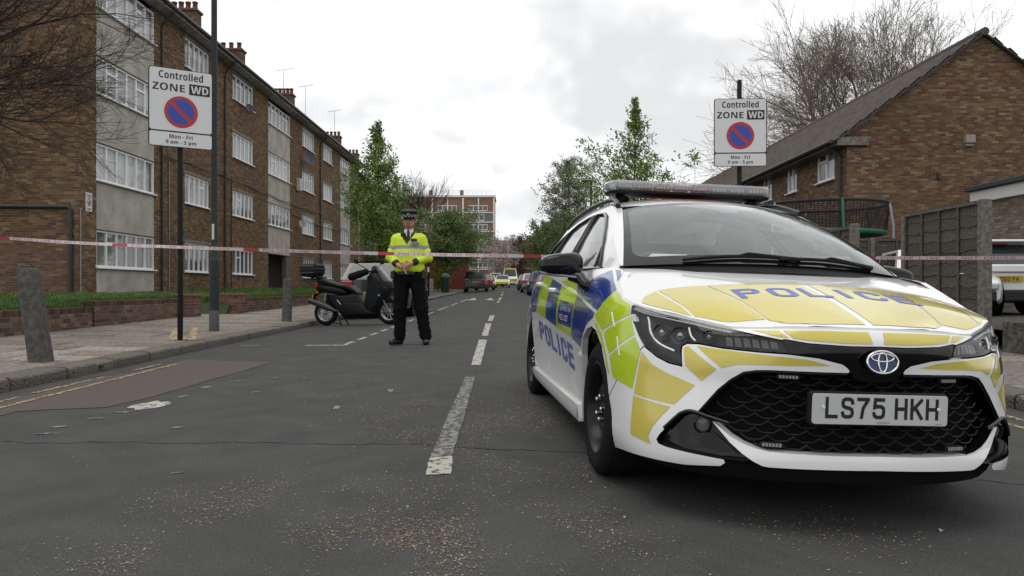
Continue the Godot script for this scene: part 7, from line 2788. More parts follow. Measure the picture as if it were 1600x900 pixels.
	mb = MB.new()
	drape(mb, outer, [inner], Vector2(0.1, 0.05), func(p: Vector2) -> Vector3: return screen(p))
	drape(mb, poly([[-.36, .93], [.36, .93], [.3, .84], [.1, .80], [.08, .72], [-.08, .72], [-.1, .80], [-.3, .84]]), [], Vector2(0.1, 0.05), func(p: Vector2) -> Vector3: return screen(p, -0.004))
	part("screen_border", mb.mesh(), mat("frit", Color(0.006, 0.006, 0.006), 0.05), car)
	for q in [[-0.62, 0.02, 0.17, 0.035], [0.02, 0.03, 0.75, 0.02]]:
		mb = MB.new()
		var bl := []
		for k in 12:
			var t := k / 11.0
			bl.append(screen(Vector2(lerpf(q[0], q[2], t), lerpf(q[1], q[3], t) + 0.025 * sin(PI * t)), 0.012))
		mb.tube(bl, [0.009], 6)
		mb.tube([bl[11], bl[6] + Vector3(0, 0.012, 0.0), bl[5]], [0.012, 0.009, 0.006], 6)
		part("wiper", mb.mesh(), matt, car)
	# roof
	mb = MB.new()
	mb.grid(22, 24, func(u: float, v: float) -> Vector3:
		var x := lerpf(-1.86, -4.4, u)
		if u < 0.06:
			x -= 0.0
		var half := cabin(x, herm(RX, RZ, -x), 1.0).x
		var y := lerpf(-half, half, v)
		var xf := x - (0.11 * pow(absf(y) / half, 2.2)) * (1.0 - u)
		return roof_at(Vector2(xf, y)), true)
	part("roof", mb.mesh(), white, car)
	mb = MB.new()
	drape(mb, poly([[-2.12, -.33], [-2.12, .12], [-2.6, .12], [-2.6, -.33]]), [], Vector2(0.08, 0.08), func(p: Vector2) -> Vector3: return roof_at(p, 0.002), true)
	part("livery_film", mb.mesh(), mat("film_red", Color(0.6, 0.06, 0.02), 0.3), car)
	# tail: glass and lamps
	mb = MB.new()
	mb.grid(12, 6, func(u: float, v: float) -> Vector3:
		var a := roof_at(Vector2(-4.4, lerpf(-.5, .5, u)))
		var b := Vector3(lerpf(-.66, .66, u), .985, -4.56)
		return a.lerp(b, v), false)
	part("rear_window", mb.mesh(), mats["hazed_car_glass"], car)
	for sg in [-1.0, 1.0]:
		skin("tail_lamp", [[sg * 4.75, .93], [sg * 5.2, .90], [sg * 5.2, .80], [sg * 4.8, .82]], mat("tail_red", Color(0.3, 0.01, 0.01), 0.2), car, 0.004)
	# beacon bar
	var bar := Node3D.new()
	bar.name = "light_bar"
	car.add_child(bar, true)
	bar.position = Vector3(0, 1.538, -2.43)
	mb = MB.new()
	mb.prism(rounded(1.09, 0.27, 0.085, 7), -0.034, -0.012, Transform3D(Basis(Vector3.RIGHT, -PI / 2), Vector3.ZERO), 0.008)
	part("bar_base", mb.mesh(), matt, bar)
	mb = MB.new()
	mb.prism(rounded(1.095, 0.275, 0.088, 7), -0.011, 0.05, Transform3D(Basis(Vector3.RIGHT, -PI / 2), Vector3.ZERO), 0.016)
	part("bar_lens", mb.mesh(), mat("bar_lens", Color(0.42, 0.43, 0.45, 0.4), 0.1), bar)
	for k in 8:
		mb = MB.new()
		mb.bbox(Vector3(-0.44 + k * 0.1257, 0.015, 0.07), Vector3(0.11, 0.034, 0.05), 0.006)
		part("light_module", mb.mesh(), mat("module", Color(0.13, 0.13, 0.135), 0.25, {"metal": 0.5}), bar)
		mb = MB.new()
		for j in 4:
			mb.bbox(Vector3(-0.475 + k * 0.1257 + j * 0.0235, 0.016, 0.096), Vector3(0.018, 0.024, 0.006), 0.003)
		part("module_lens", mb.mesh(), mat("module_lens", Color(0.35, 0.34, 0.36), 0.1), bar)
	for x in [-0.43, 0.43]:
		mb = MB.new()
		mb.tube([Vector3(x, -0.04, 0), Vector3(x * 1.08, -0.1, 0)], [0.05, 0.035], 8)
		part("bar_foot", mb.mesh(), matt, bar)
	# cabin: floor, facia, seats, wheel
	mb = MB.new()
	mb.bbox(Vector3(-0.45, 1.015, -1.3), Vector3(0.34, 0.035, 0.2), 0.01, Basis(Vector3.UP, 0.2))
	mb.bbox(Vector3(-0.42, 1.05, -1.34), Vector3(0.22, 0.05, 0.14), 0.02, Basis(Vector3.UP, -0.3))
	part("papers", mb.mesh(), mat("papers", Color(0.7, 0.7, 0.68), 0.8), car)
	var dark := mat("trim_dark", Color(0.06, 0.062, 0.064), 0.8)
	mb = MB.new()
	mb.box(Vector3(0, 0.22, -2.4), Vector3(1.5, 0.06, 3.9))
	mb.box(Vector3(0, 0.6, -4.3), Vector3(1.3, 0.7, 0.3))
	part("floor_pan", mb.mesh(), voidm, car)
	mb = MB.new()
	mb.grid(16, 6, func(u: float, v: float) -> Vector3:
		var x := lerpf(-.72, .72, u)
		return Vector3(x, 0.985 - 0.12 * v * v + 0.03 * exp(-pow((x - 0.36) / 0.2, 2.0)), lerpf(-1.06 - .15 * absf(x), -1.62, v)))
	part("facia", mb.mesh(), dark, car)
	for x in [-0.37, 0.37]:
		mb = MB.new()
		mb.bbox(Vector3(x, 0.86, -2.35), Vector3(0.5, 0.62, 0.16), 0.06, Basis(Vector3.RIGHT, -0.3))
		mb.bbox(Vector3(x, 1.23, -2.5), Vector3(0.26, 0.17, 0.1), 0.04, Basis(Vector3.RIGHT, -0.2))
		mb.bbox(Vector3(x, 0.56, -2.1), Vector3(0.52, 0.16, 0.5), 0.05)
		part("seat", mb.mesh(), dark, car)
	mb = MB.new()
	mb.bbox(Vector3(0, 0.9, -3.2), Vector3(1.3, 0.7, 0.16), 0.06, Basis(Vector3.RIGHT, -0.3))
	part("rear_seat", mb.mesh(), dark, car)
	mb = MB.new()
	var sw := []
	for k in 25:
		sw.append(Vector3(-0.37, 0.93, -1.72) + Basis(Vector3.RIGHT, -0.4) * Vector3(cos(TAU * k / 24) * 0.18, sin(TAU * k / 24) * 0.18, 0))
	mb.tube(sw, [0.016], 7, false)
	part("steering_wheel", mb.mesh(), dark, car)
	mb = MB.new()
	mb.bbox(Vector3(0.0, 1.33, -1.83), Vector3(0.24, 0.07, 0.03), 0.012)
	part("interior_mirror", mb.mesh(), dark, car)

func plate_text(parent: Node3D, text: String, z: float, w: float, gap: float, x0: float, y0: float, h: float, m: Material = null) -> void:
	if m == null:
		m = mat("plate_black", Color(0.01, 0.01, 0.011), 0.4)
	letters("plate_lettering", text, Vector2(x0, y0), Vector2(1, 0), Vector2(0, h), gap, 1.22, func(p: Vector2) -> Vector3: return Vector3(p.x, p.y, z), m, parent, Vector2(0.03, 0.03), w)

func ellipse(rx: float, ry: float, n := 40) -> PackedVector2Array:
	var p := PackedVector2Array()
	for k in n:
		p.append(Vector2(cos(TAU * k / n) * rx, sin(TAU * k / n) * ry))
	return p

# ------------------------------------------------------------------ smooth bodies from tapered limbs
# bones: [a, b, ra, rb, id]; surface nets over the joined distance field. paint(p, id) gives the vertex colour.
func flesh(mb: MB, bones: Array, cell: float, blend: float, paint: Callable, cut := []) -> void:
	var lo := Vector3.INF
	var hi := -Vector3.INF
	for b in bones:
		var r: float = maxf(b[2], b[3]) + cell * 2.5 + blend
		for p in [b[0], b[1]]:
			lo = lo.min(p - Vector3.ONE * r)
			hi = hi.max(p + Vector3.ONE * r)
	var n := Vector3i(((hi - lo) / cell).ceil()) + Vector3i.ONE
	var sx := 1
	var sy := n.x
	var sz := n.x * n.y
	var f := PackedFloat32Array()
	f.resize(n.x * n.y * n.z)
	f.fill(1.0)
	var who := PackedByteArray()
	who.resize(f.size())
	var near := PackedFloat32Array()
	near.resize(f.size())
	near.fill(9.0)
	for b in bones:
		var pa: Vector3 = b[0]
		var pb: Vector3 = b[1]
		var ra: float = b[2]
		var rb: float = b[3]
		var m: float = maxf(ra, rb) + cell * 2.0 + blend
		var l0 := Vector3i(((pa.min(pb) - Vector3.ONE * m - lo) / cell).floor()).clamp(Vector3i.ZERO, n - Vector3i.ONE)
		var h0 := Vector3i(((pa.max(pb) + Vector3.ONE * m - lo) / cell).ceil()).clamp(Vector3i.ZERO, n - Vector3i.ONE)
		var ab := pb - pa
		var inv := 1.0 / maxf(ab.length_squared(), 1e-9)
		for z in range(l0.z, h0.z + 1):
			for y in range(l0.y, h0.y + 1):
				var at := z * sz + y * sy
				for x in range(l0.x, h0.x + 1):
					var p := lo + Vector3(x, y, z) * cell
					var t := clampf((p - pa).dot(ab) * inv, 0.0, 1.0)
					var d := p.distance_to(pa + ab * t) - lerpf(ra, rb, t)
					var i := at + x
					if d < near[i]:
						near[i] = d
						who[i] = b[4]
					var o := f[i]
					var h := clampf(0.5 + 0.5 * (o - d) / blend, 0.0, 1.0)
					f[i] = lerpf(o, d, h) - blend * h * (1.0 - h)
	for c in cut:   # half spaces: [point, outward normal]
		for z in n.z:
			for y in n.y:
				for x in n.x:
					var p := lo + Vector3(x, y, z) * cell
					var i := z * sz + y * sy + x
					f[i] = maxf(f[i], (p - c[0]).dot(c[1]))
	var index := {}
	var offs := [0, 1, sy, sy + 1, sz, sz + 1, sz + sy, sz + sy + 1]
	var pairs := [[0, 1], [2, 3], [4, 5], [6, 7], [0, 2], [1, 3], [4, 6], [5, 7], [0, 4], [1, 5], [2, 6], [3, 7]]
	var cv := [Vector3(0, 0, 0), Vector3(1, 0, 0), Vector3(0, 1, 0), Vector3(1, 1, 0), Vector3(0, 0, 1), Vector3(1, 0, 1), Vector3(0, 1, 1), Vector3(1, 1, 1)]
	for z in n.z - 1:
		for y in n.y - 1:
			for x in n.x - 1:
				var i := z * sz + y * sy + x
				var s0 := f[i] < 0.0
				var mixed := false
				for k in range(1, 8):
					if (f[i + offs[k]] < 0.0) != s0:
						mixed = true
						break
				if not mixed:
					continue
				var sum := Vector3.ZERO
				var cnt := 0
				for e in pairs:
					var a := f[i + offs[e[0]]]
					var b := f[i + offs[e[1]]]
					if (a < 0.0) != (b < 0.0):
						sum += cv[e[0]].lerp(cv[e[1]], a / (a - b))
						cnt += 1
				var p := lo + (Vector3(x, y, z) + sum / cnt) * cell
				var g := Vector3(f[i + 1] - f[i] + f[i + sy + 1] - f[i + sy], f[i + sy] - f[i] + f[i + sy + 1] - f[i + 1], f[i + sz] - f[i] + f[i + sz + 1] - f[i + 1])
				mb.col = paint.call(p, who[i])
				index[i] = mb.vert(p, g.normalized())
	mb.col = Color.WHITE
	for i in index:
		for ax in 3:
			var st: int = [1, sy, sz][ax]
			var s1: int = [sy, sz, 1][ax]
			var s2: int = [sz, 1, sy][ax]
			var a := f[i] < 0.0
			if a == (f[i + st] < 0.0):
				continue
			if not (index.has(i - s1) and index.has(i - s2) and index.has(i - s1 - s2)):
				continue
			var q := [index[i], index[i - s1], index[i - s1 - s2], index[i - s2]]
			if a:
				for m in [q[0], q[1], q[2], q[0], q[2], q[3]]:
					mb.ix.append(m)
			else:
				for m in [q[0], q[2], q[1], q[0], q[3], q[2]]:
					mb.ix.append(m)

func build_officer() -> void:
	var x := -1.47
	var d := 11.42
	var t := thing("person", "police officer in yellow jacket and peaked cap standing with hands clasped", "person", on_road(x, d), 0.0)
	var V := func(a: float, b: float, c: float) -> Vector3: return Vector3(a, b, c)
	var vc := mat("skin_cloth", Color(1, 1, 1), 0.8, {"vc": true, "spec": 0.25})
	# the body: head, neck, trunk, arms, hands, legs in one surface
	var mb := MB.new()
	var skin_c := Color(0.5, 0.27, 0.19)
	var head := [
		[Vector3(0, 1.812, -0.012), Vector3(0, 1.80, -0.005), 0.084, 0.084, 1],
		[Vector3(0, 1.775, 0.02), Vector3(0, 1.735, 0.03), 0.07, 0.055, 1],
		[Vector3(-0.02, 1.706, 0.05), Vector3(0.02, 1.706, 0.05), 0.03, 0.03, 1],
		[Vector3(-0.05, 1.72, 0.01), Vector3(0.05, 1.72, 0.01), 0.03, 0.03, 1],
		[Vector3(0, 1.782, 0.088), Vector3(0, 1.752, 0.106), 0.009, 0.014, 2],
		[Vector3(-0.013, 1.749, 0.094), Vector3(0.013, 1.749, 0.094), 0.008, 0.008, 2],
		[Vector3(-0.035, 1.80, 0.078), Vector3(0.035, 1.80, 0.078), 0.011, 0.011, 1],
		[Vector3(-0.014, 1.722, 0.086), Vector3(0.014, 1.722, 0.086), 0.008, 0.008, 3],
		[Vector3(-0.084, 1.785, -0.01), Vector3(-0.085, 1.75, -0.005), 0.015, 0.011, 1],
		[Vector3(0.084, 1.785, -0.01), Vector3(0.085, 1.75, -0.005), 0.015, 0.011, 1],
		[Vector3(0, 1.72, -0.02), Vector3(0, 1.58, -0.03), 0.06, 0.066, 1]]
	flesh(mb, head, 0.0065, 0.014, func(p: Vector3, id: int) -> Color:
		for s in [-1.0, 1.0]:
			var e := Vector2((p.x - s * 0.031) / 0.014, (p.y - 1.782) / 0.007)
			if p.z > 0.05 and e.length() < 1.0:
				return Color(0.03, 0.02, 0.018)
			var b := Vector2((p.x - s * 0.032) / 0.022, (p.y - 1.803) / 0.006)
			if p.z > 0.05 and b.length() < 1.0:
				return Color(0.07, 0.045, 0.03)
		if p.z > 0.06 and absf(p.x) < 0.026 and absf(p.y - 1.721) < 0.006:
			return Color(0.2, 0.07, 0.055)
		if p.y < 1.745 and p.z > 0.0 and id != 2:
			return Color(0.4, 0.22, 0.16)   # stubble
		if p.y > 1.775 and absf(p.x) > 0.066 and p.z < 0.03 or p.z < -0.06 and p.y > 1.72:
			return Color(0.06, 0.045, 0.035)
		return skin_c)
	var trunk := [
		[Vector3(-0.1, 1.5, -0.02), Vector3(-0.08, 1.08, 0), 0.1, 0.1, 1], [Vector3(0.1, 1.5, -0.02), Vector3(0.08, 1.08, 0), 0.1, 0.1, 1],
		[Vector3(-0.17, 1.53, -0.02), Vector3(0.17, 1.53, -0.02), 0.05, 0.05, 1],
		[Vector3(0, 1.6, -0.03), Vector3(0, 1.5, -0.03), 0.06, 0.08, 1],
		[Vector3(-0.2, 1.52, -0.01), Vector3(-0.265, 1.25, 0.0), 0.05, 0.042, 1], [Vector3(0.2, 1.52, -0.01), Vector3(0.265, 1.24, 0.0), 0.05, 0.042, 1],
		[Vector3(-0.265, 1.25, 0), Vector3(-0.14, 1.145, 0.195), 0.04, 0.03, 1], [Vector3(0.265, 1.24, 0), Vector3(0.07, 1.165, 0.205), 0.04, 0.03, 1],
		[Vector3(-0.1, 0.98, 0), Vector3(-0.125, 0.52, 0.02), 0.085, 0.06, 1], [Vector3(0.1, 0.98, 0), Vector3(0.17, 0.52, 0.02), 0.085, 0.06, 1],
		[Vector3(-0.125, 0.52, 0.02), Vector3(-0.13, 0.1, 0), 0.055, 0.04, 1], [Vector3(0.17, 0.52, 0.02), Vector3(0.235, 0.1, 0), 0.055, 0.04, 1]]
	flesh(mb, trunk, 0.025, 0.03, func(_p: Vector3, _id: int) -> Color: return skin_c)
	var hands := [[Vector3(-0.15, 1.15, 0.18), Vector3(-0.095, 1.12, 0.232), 0.029, 0.034, 1], [Vector3(-0.11, 1.125, 0.23), Vector3(-0.07, 1.105, 0.243), 0.032, 0.03, 1], [Vector3(0.08, 1.17, 0.195), Vector3(0.015, 1.14, 0.245), 0.029, 0.034, 1], [Vector3(0.03, 1.145, 0.24), Vector3(-0.01, 1.125, 0.258), 0.032, 0.03, 1]]
	for k in 4:
		var y := 1.132 - 0.019 * k
		var ln: float = [0.9, 1.0, 0.95, 0.78][k]
		hands.append([Vector3(-0.065, y, 0.247), Vector3(-0.065 + 0.042 * ln, y - 0.006, 0.262), 0.0098, 0.009, 1])
		hands.append([Vector3(-0.065 + 0.042 * ln, y - 0.006, 0.262), Vector3(-0.065 + 0.068 * ln, y - 0.014, 0.246), 0.009, 0.0078, 1])
		var y2 := 1.158 - 0.019 * k
		hands.append([Vector3(-0.005, y2, 0.264), Vector3(-0.005 - 0.042 * ln, y2 - 0.004, 0.284), 0.0098, 0.009, 1])
		hands.append([Vector3(-0.005 - 0.042 * ln, y2 - 0.004, 0.284), Vector3(-0.005 - 0.07 * ln, y2 - 0.012, 0.27), 0.009, 0.0078, 1])
	hands.append([Vector3(-0.105, 1.148, 0.238), Vector3(-0.07, 1.166, 0.256), 0.0125, 0.011, 1])
	hands.append([Vector3(-0.07, 1.166, 0.256), Vector3(-0.045, 1.166, 0.268), 0.011, 0.009, 1])
	hands.append([Vector3(0.03, 1.17, 0.25), Vector3(0.0, 1.185, 0.268), 0.0125, 0.011, 1])
	hands.append([Vector3(0.0, 1.185, 0.268), Vector3(-0.025, 1.18, 0.278), 0.011, 0.009, 1])
	flesh(mb, hands, 0.0058, 0.006, func(_p: Vector3, _id: int) -> Color: return Color(0.5, 0.26, 0.18))
	part("body", mb.mesh(), vc, t)
	# jacket
	var hv := Color(0.58, 0.76, 0.03)
	var silver := Color(0.28, 0.28, 0.29)
	mb = MB.new()
	var jk := [
		[Vector3(-0.085, 1.48, -0.01), Vector3(-0.085, 1.12, 0.02), 0.118, 0.136, 1], [Vector3(0.085, 1.48, -0.01), Vector3(0.085, 1.12, 0.02), 0.118, 0.136, 1],
		[Vector3(-0.14, 1.53, -0.02), Vector3(0.14, 1.53, -0.02), 0.07, 0.07, 1], [Vector3(0, 1.42, 0.03), Vector3(0, 1.15, 0.06), 0.1, 0.12, 1],
		[Vector3(-0.18, 1.515, -0.01), Vector3(-0.268, 1.25, -0.005), 0.072, 0.064, 2], [Vector3(0.18, 1.515, -0.01), Vector3(0.268, 1.24, -0.005), 0.072, 0.064, 3],
		[Vector3(-0.268, 1.25, -0.005), Vector3(-0.165, 1.155, 0.165), 0.063, 0.048, 4], [Vector3(0.268, 1.24, -0.005), Vector3(0.1, 1.178, 0.178), 0.063, 0.048, 5],
		[Vector3(-0.255, 1.33, 0.02), Vector3(-0.24, 1.25, 0.05), 0.045, 0.045, 4], [Vector3(0.255, 1.32, 0.02), Vector3(0.24, 1.25, 0.05), 0.045, 0.045, 5],
		[Vector3(0.05, 1.1, 0.1), Vector3(0.13, 1.07, 0.06), 0.07, 0.06, 1]]
	var fold := FastNoiseLite.new()
	fold.frequency = 9.0
	fold.seed = 4
	flesh(mb, jk, 0.0105, 0.03, func(p: Vector3, id: int) -> Color:
		if id == 1:
			if p.z > 0.0 and p.y > 1.43 and absf(p.x + 0.02) < (p.y - 1.425) * 0.62 and absf(p.x) < 0.115:
				return Color(0.008, 0.008, 0.01)
			if p.y > 1.6:
				return Color(0.008, 0.008, 0.01)
			if absf(p.y - 1.395) < 0.025 or absf(p.y - 1.292) < 0.023:
				return silver
			return hv
		if id == 2 or id == 3:
			var a := Vector3(-0.18 if id == 2 else 0.18, 1.515, -0.01)
			var l := p.distance_to(a)
			if p.y > 1.585:
				return Color(0.02, 0.04, 0.02)
			return silver if absf(l - 0.155) < 0.022 or absf(l - 0.24) < 0.022 else hv
		var w := Vector3(-0.165, 1.155, 0.165) if id == 4 else Vector3(0.1, 1.178, 0.178)
		var dist := p.distance_to(w)
		if dist < 0.06:
			return Color(0.01, 0.01, 0.012)
		return hv, [[Vector3(0, 1.035, 0), Vector3(0, -1, 0)]])
	for k in mb.v.size():
		mb.v[k] += mb.n[k] * 0.016 * fold.get_noise_3d(mb.v[k].x, mb.v[k].y * 1.8, mb.v[k].z)
	part("jacket", mb.mesh(), mat("hi_vis", Color(1, 1, 1), 0.65, {"vc": true}), t)
	mb = MB.new()
	var tr := [
		[Vector3(-0.08, 1.06, 0.0), Vector3(0.08, 1.06, 0.0), 0.128, 0.128, 1], [Vector3(-0.09, 0.97, 0.0), Vector3(0.09, 0.97, 0.0), 0.125, 0.125, 1],
		[Vector3(-0.105, 0.95, 0), Vector3(-0.13, 0.52, 0.02), 0.118, 0.092, 1], [Vector3(0.105, 0.95, 0), Vector3(0.175, 0.52, 0.02), 0.118, 0.092, 1],
		[Vector3(-0.13, 0.52, 0.02), Vector3(-0.135, 0.12, 0.0), 0.09, 0.083, 1], [Vector3(0.175, 0.52, 0.02), Vector3(0.235, 0.12, 0.0), 0.09, 0.083, 1]]
	flesh(mb, tr, 0.014, 0.03, func(_p: Vector3, _id: int) -> Color: return Color(0.0065, 0.0065, 0.0075), [[Vector3(0, 0.075, 0), Vector3(0, -1, 0)]])
	for k in mb.v.size():
		mb.v[k] += mb.n[k] * 0.022 * fold.get_noise_3d(mb.v[k].x * 1.3 + 4.0, mb.v[k].y * 2.2, mb.v[k].z)
	part("trousers", mb.mesh(), vc, t)
	for s in [[Vector3(-0.135, 0.055, -0.03), Vector3(-0.235, 0.045, 0.10), Vector3(-0.135, 0.13, -0.01)], [Vector3(0.235, 0.055, -0.04), Vector3(0.255, 0.045, 0.135), Vector3(0.235, 0.13, -0.01)]]:
		mb = MB.new()
		flesh(mb, [[s[0], s[1], 0.052, 0.046, 1], [s[0], s[2], 0.05, 0.052, 1]], 0.011, 0.02, func(_p: Vector3, _id: int) -> Color: return Color(0.008, 0.008, 0.008), [[Vector3(0, 0.004, 0), Vector3(0, -1, 0)]])
		part("boot", mb.mesh(), mat("boot", Color(0.008, 0.008, 0.008), 0.35), t)
	# shirt collar, tie
	mb = MB.new()
	for s in [-1.0, 1.0]:
		mb.quad(Vector3(s * 0.068, 1.645, 0.03), Vector3(s * 0.058, 1.60, 0.08), Vector3(s * 0.012, 1.612, 0.098), Vector3(s * 0.03, 1.648, 0.075))
	mb.quad(Vector3(-0.055, 1.63, 0.075), Vector3(-0.02, 1.53, 0.112), Vector3(0.03, 1.53, 0.112), Vector3(0.055, 1.63, 0.075))
	part("shirt", mb.mesh(), mat("shirt", Color(0.62, 0.62, 0.64), 0.8), t)
	mb = MB.new()
	mb.tube([Vector3(0, 1.63, 0.098), Vector3(0.002, 1.6, 0.108), Vector3(0.004, 1.5, 0.135)], [0.014, 0.017, 0.024], 8, true, 0.35)
	part("tie", mb.mesh(), mat("tie", Color(0.008, 0.008, 0.012), 0.6), t)
	# cap
	var cap_m := mat("cap_black", Color(0.008, 0.008, 0.01), 0.6)
	var cb := Transform3D(Basis(Vector3.RIGHT, 0.10), Vector3(0, 1.825, 0.0))
	mb = MB.new()
	mb.lathe([Vector2(0.098, 0.0), Vector2(0.099, 0.045), Vector2(0.118, 0.062), Vector2(0.131, 0.078), Vector2(0.129, 0.088), Vector2(0.1, 0.103), Vector2(0.05, 0.112), Vector2(0.0, 0.115)], 32, cb)
	var cap := part("cap", mb.mesh(), cap_m, t)
	var white := MB.new()
	for row in 2:
		for k in 28:
			if (k + row) % 2:
				continue
			var a := TAU * k / 28.0
			var b := TAU * (k + 1) / 28.0
			var y0 := 0.006 + row * 0.018
			white.quad(cb * Vector3(cos(a) * 0.1005, y0, sin(a) * 0.1005), cb * Vector3(cos(b) * 0.1005, y0, sin(b) * 0.1005), cb * Vector3(cos(b) * 0.1005, y0 + 0.017, sin(b) * 0.1005), cb * Vector3(cos(a) * 0.1005, y0 + 0.017, sin(a) * 0.1005))
	part("cap_band", white.mesh(), mat("cap_white", Color(0.34, 0.34, 0.35), 0.5), cap)
	mb = MB.new()
	mb.grid(20, 5, func(u: float, v: float) -> Vector3:
		var a := lerpf(0.12, 0.88, u) * PI
		var r := 0.098 + 0.052 * v * sin(a)
		return cb * Vector3(cos(a) * r, 0.004 - 0.034 * v * sin(a), sin(a) * r))
	part("cap_peak", mb.mesh(), mat("peak", Color(0.01, 0.01, 0.01), 0.15), cap)
	mb = MB.new()
	var star := PackedVector2Array()
	for k in 16:
		star.append(Vector2(cos(TAU * k / 16), sin(TAU * k / 16)) * (0.024 if k % 2 == 0 else 0.016))
	mb.prism(star, 0.0, 0.006, Transform3D(cb.basis, cb * Vector3(0, 0.052, 0.108)))
	part("cap_badge", mb.mesh(), mat("badge_silver", Color(0.4, 0.4, 0.42), 0.3, {"metal": 0.8}), cap)
	# things on the jacket and belt
	var blk := mat("kit_black", Color(0.01, 0.01, 0.011), 0.5)
	mb = MB.new()
	mb.bbox(Vector3(0.085, 1.487, 0.135), Vector3(0.085, 0.05, 0.035), 0.01, Basis(Vector3.UP, 0.35))
	part("radio", mb.mesh(), blk, t)
	mb = MB.new()
	mb.bbox(Vector3(-0.09, 1.575, 0.085), Vector3(0.04, 0.06, 0.03), 0.008)
	part("body_camera", mb.mesh(), blk, t)
	mb = MB.new()
	mb.bbox(Vector3(0.105, 1.44, 0.152), Vector3(0.13, 0.05, 0.008), 0.003, Basis(Vector3.UP, 0.38))
	var patch := part("name_patch", mb.mesh(), mat("patch_grey", Color(0.3, 0.32, 0.36), 0.5), t)
	mb = MB.new()
	letters("patch_lettering", "POLICE", Vector2(-0.042, -0.014), Vector2(1, 0), Vector2(0, 0.028), 0.004, 1.3, func(p: Vector2) -> Vector3: return Vector3(0.105, 1.44, 0.152) + Basis(Vector3.UP, 0.38) * Vector3(p.x, p.y, 0.006), mat("film_blue_dark", Color(0.015, 0.02, 0.08), 0.5), patch, Vector2(0.1, 0.1), 0.011)
	mb = MB.new()
	mb.bbox(Vector3(-0.03, 1.02, 0.145), Vector3(0.24, 0.05, 0.03), 0.012)
	mb.bbox(Vector3(0.21, 1.0, 0.05), Vector3(0.07, 0.14, 0.1), 0.02)
	mb.bbox(Vector3(-0.22, 1.0, 0.06), Vector3(0.07, 0.12, 0.1), 0.02)
	part("belt_kit", mb.mesh(), blk, t)
	mb = MB.new()
	mb.tube([Vector3(-0.03, 1.13, 0.285), Vector3(-0.035, 1.09, 0.28), Vector3(-0.02, 1.04, 0.265), Vector3(-0.005, 1.01, 0.25)], [0.006], 6)
	part("cord", mb.mesh(), mat("cord", Color(0.6, 0.6, 0.55), 0.6), t)
	mb = MB.new()
	mb.tube([Vector3(-0.17, 1.16, 0.16), Vector3(-0.15, 1.148, 0.182)], [0.042, 0.036], 12, false)
	part("shirt_cuff", mb.mesh(), mats["shirt"], t)

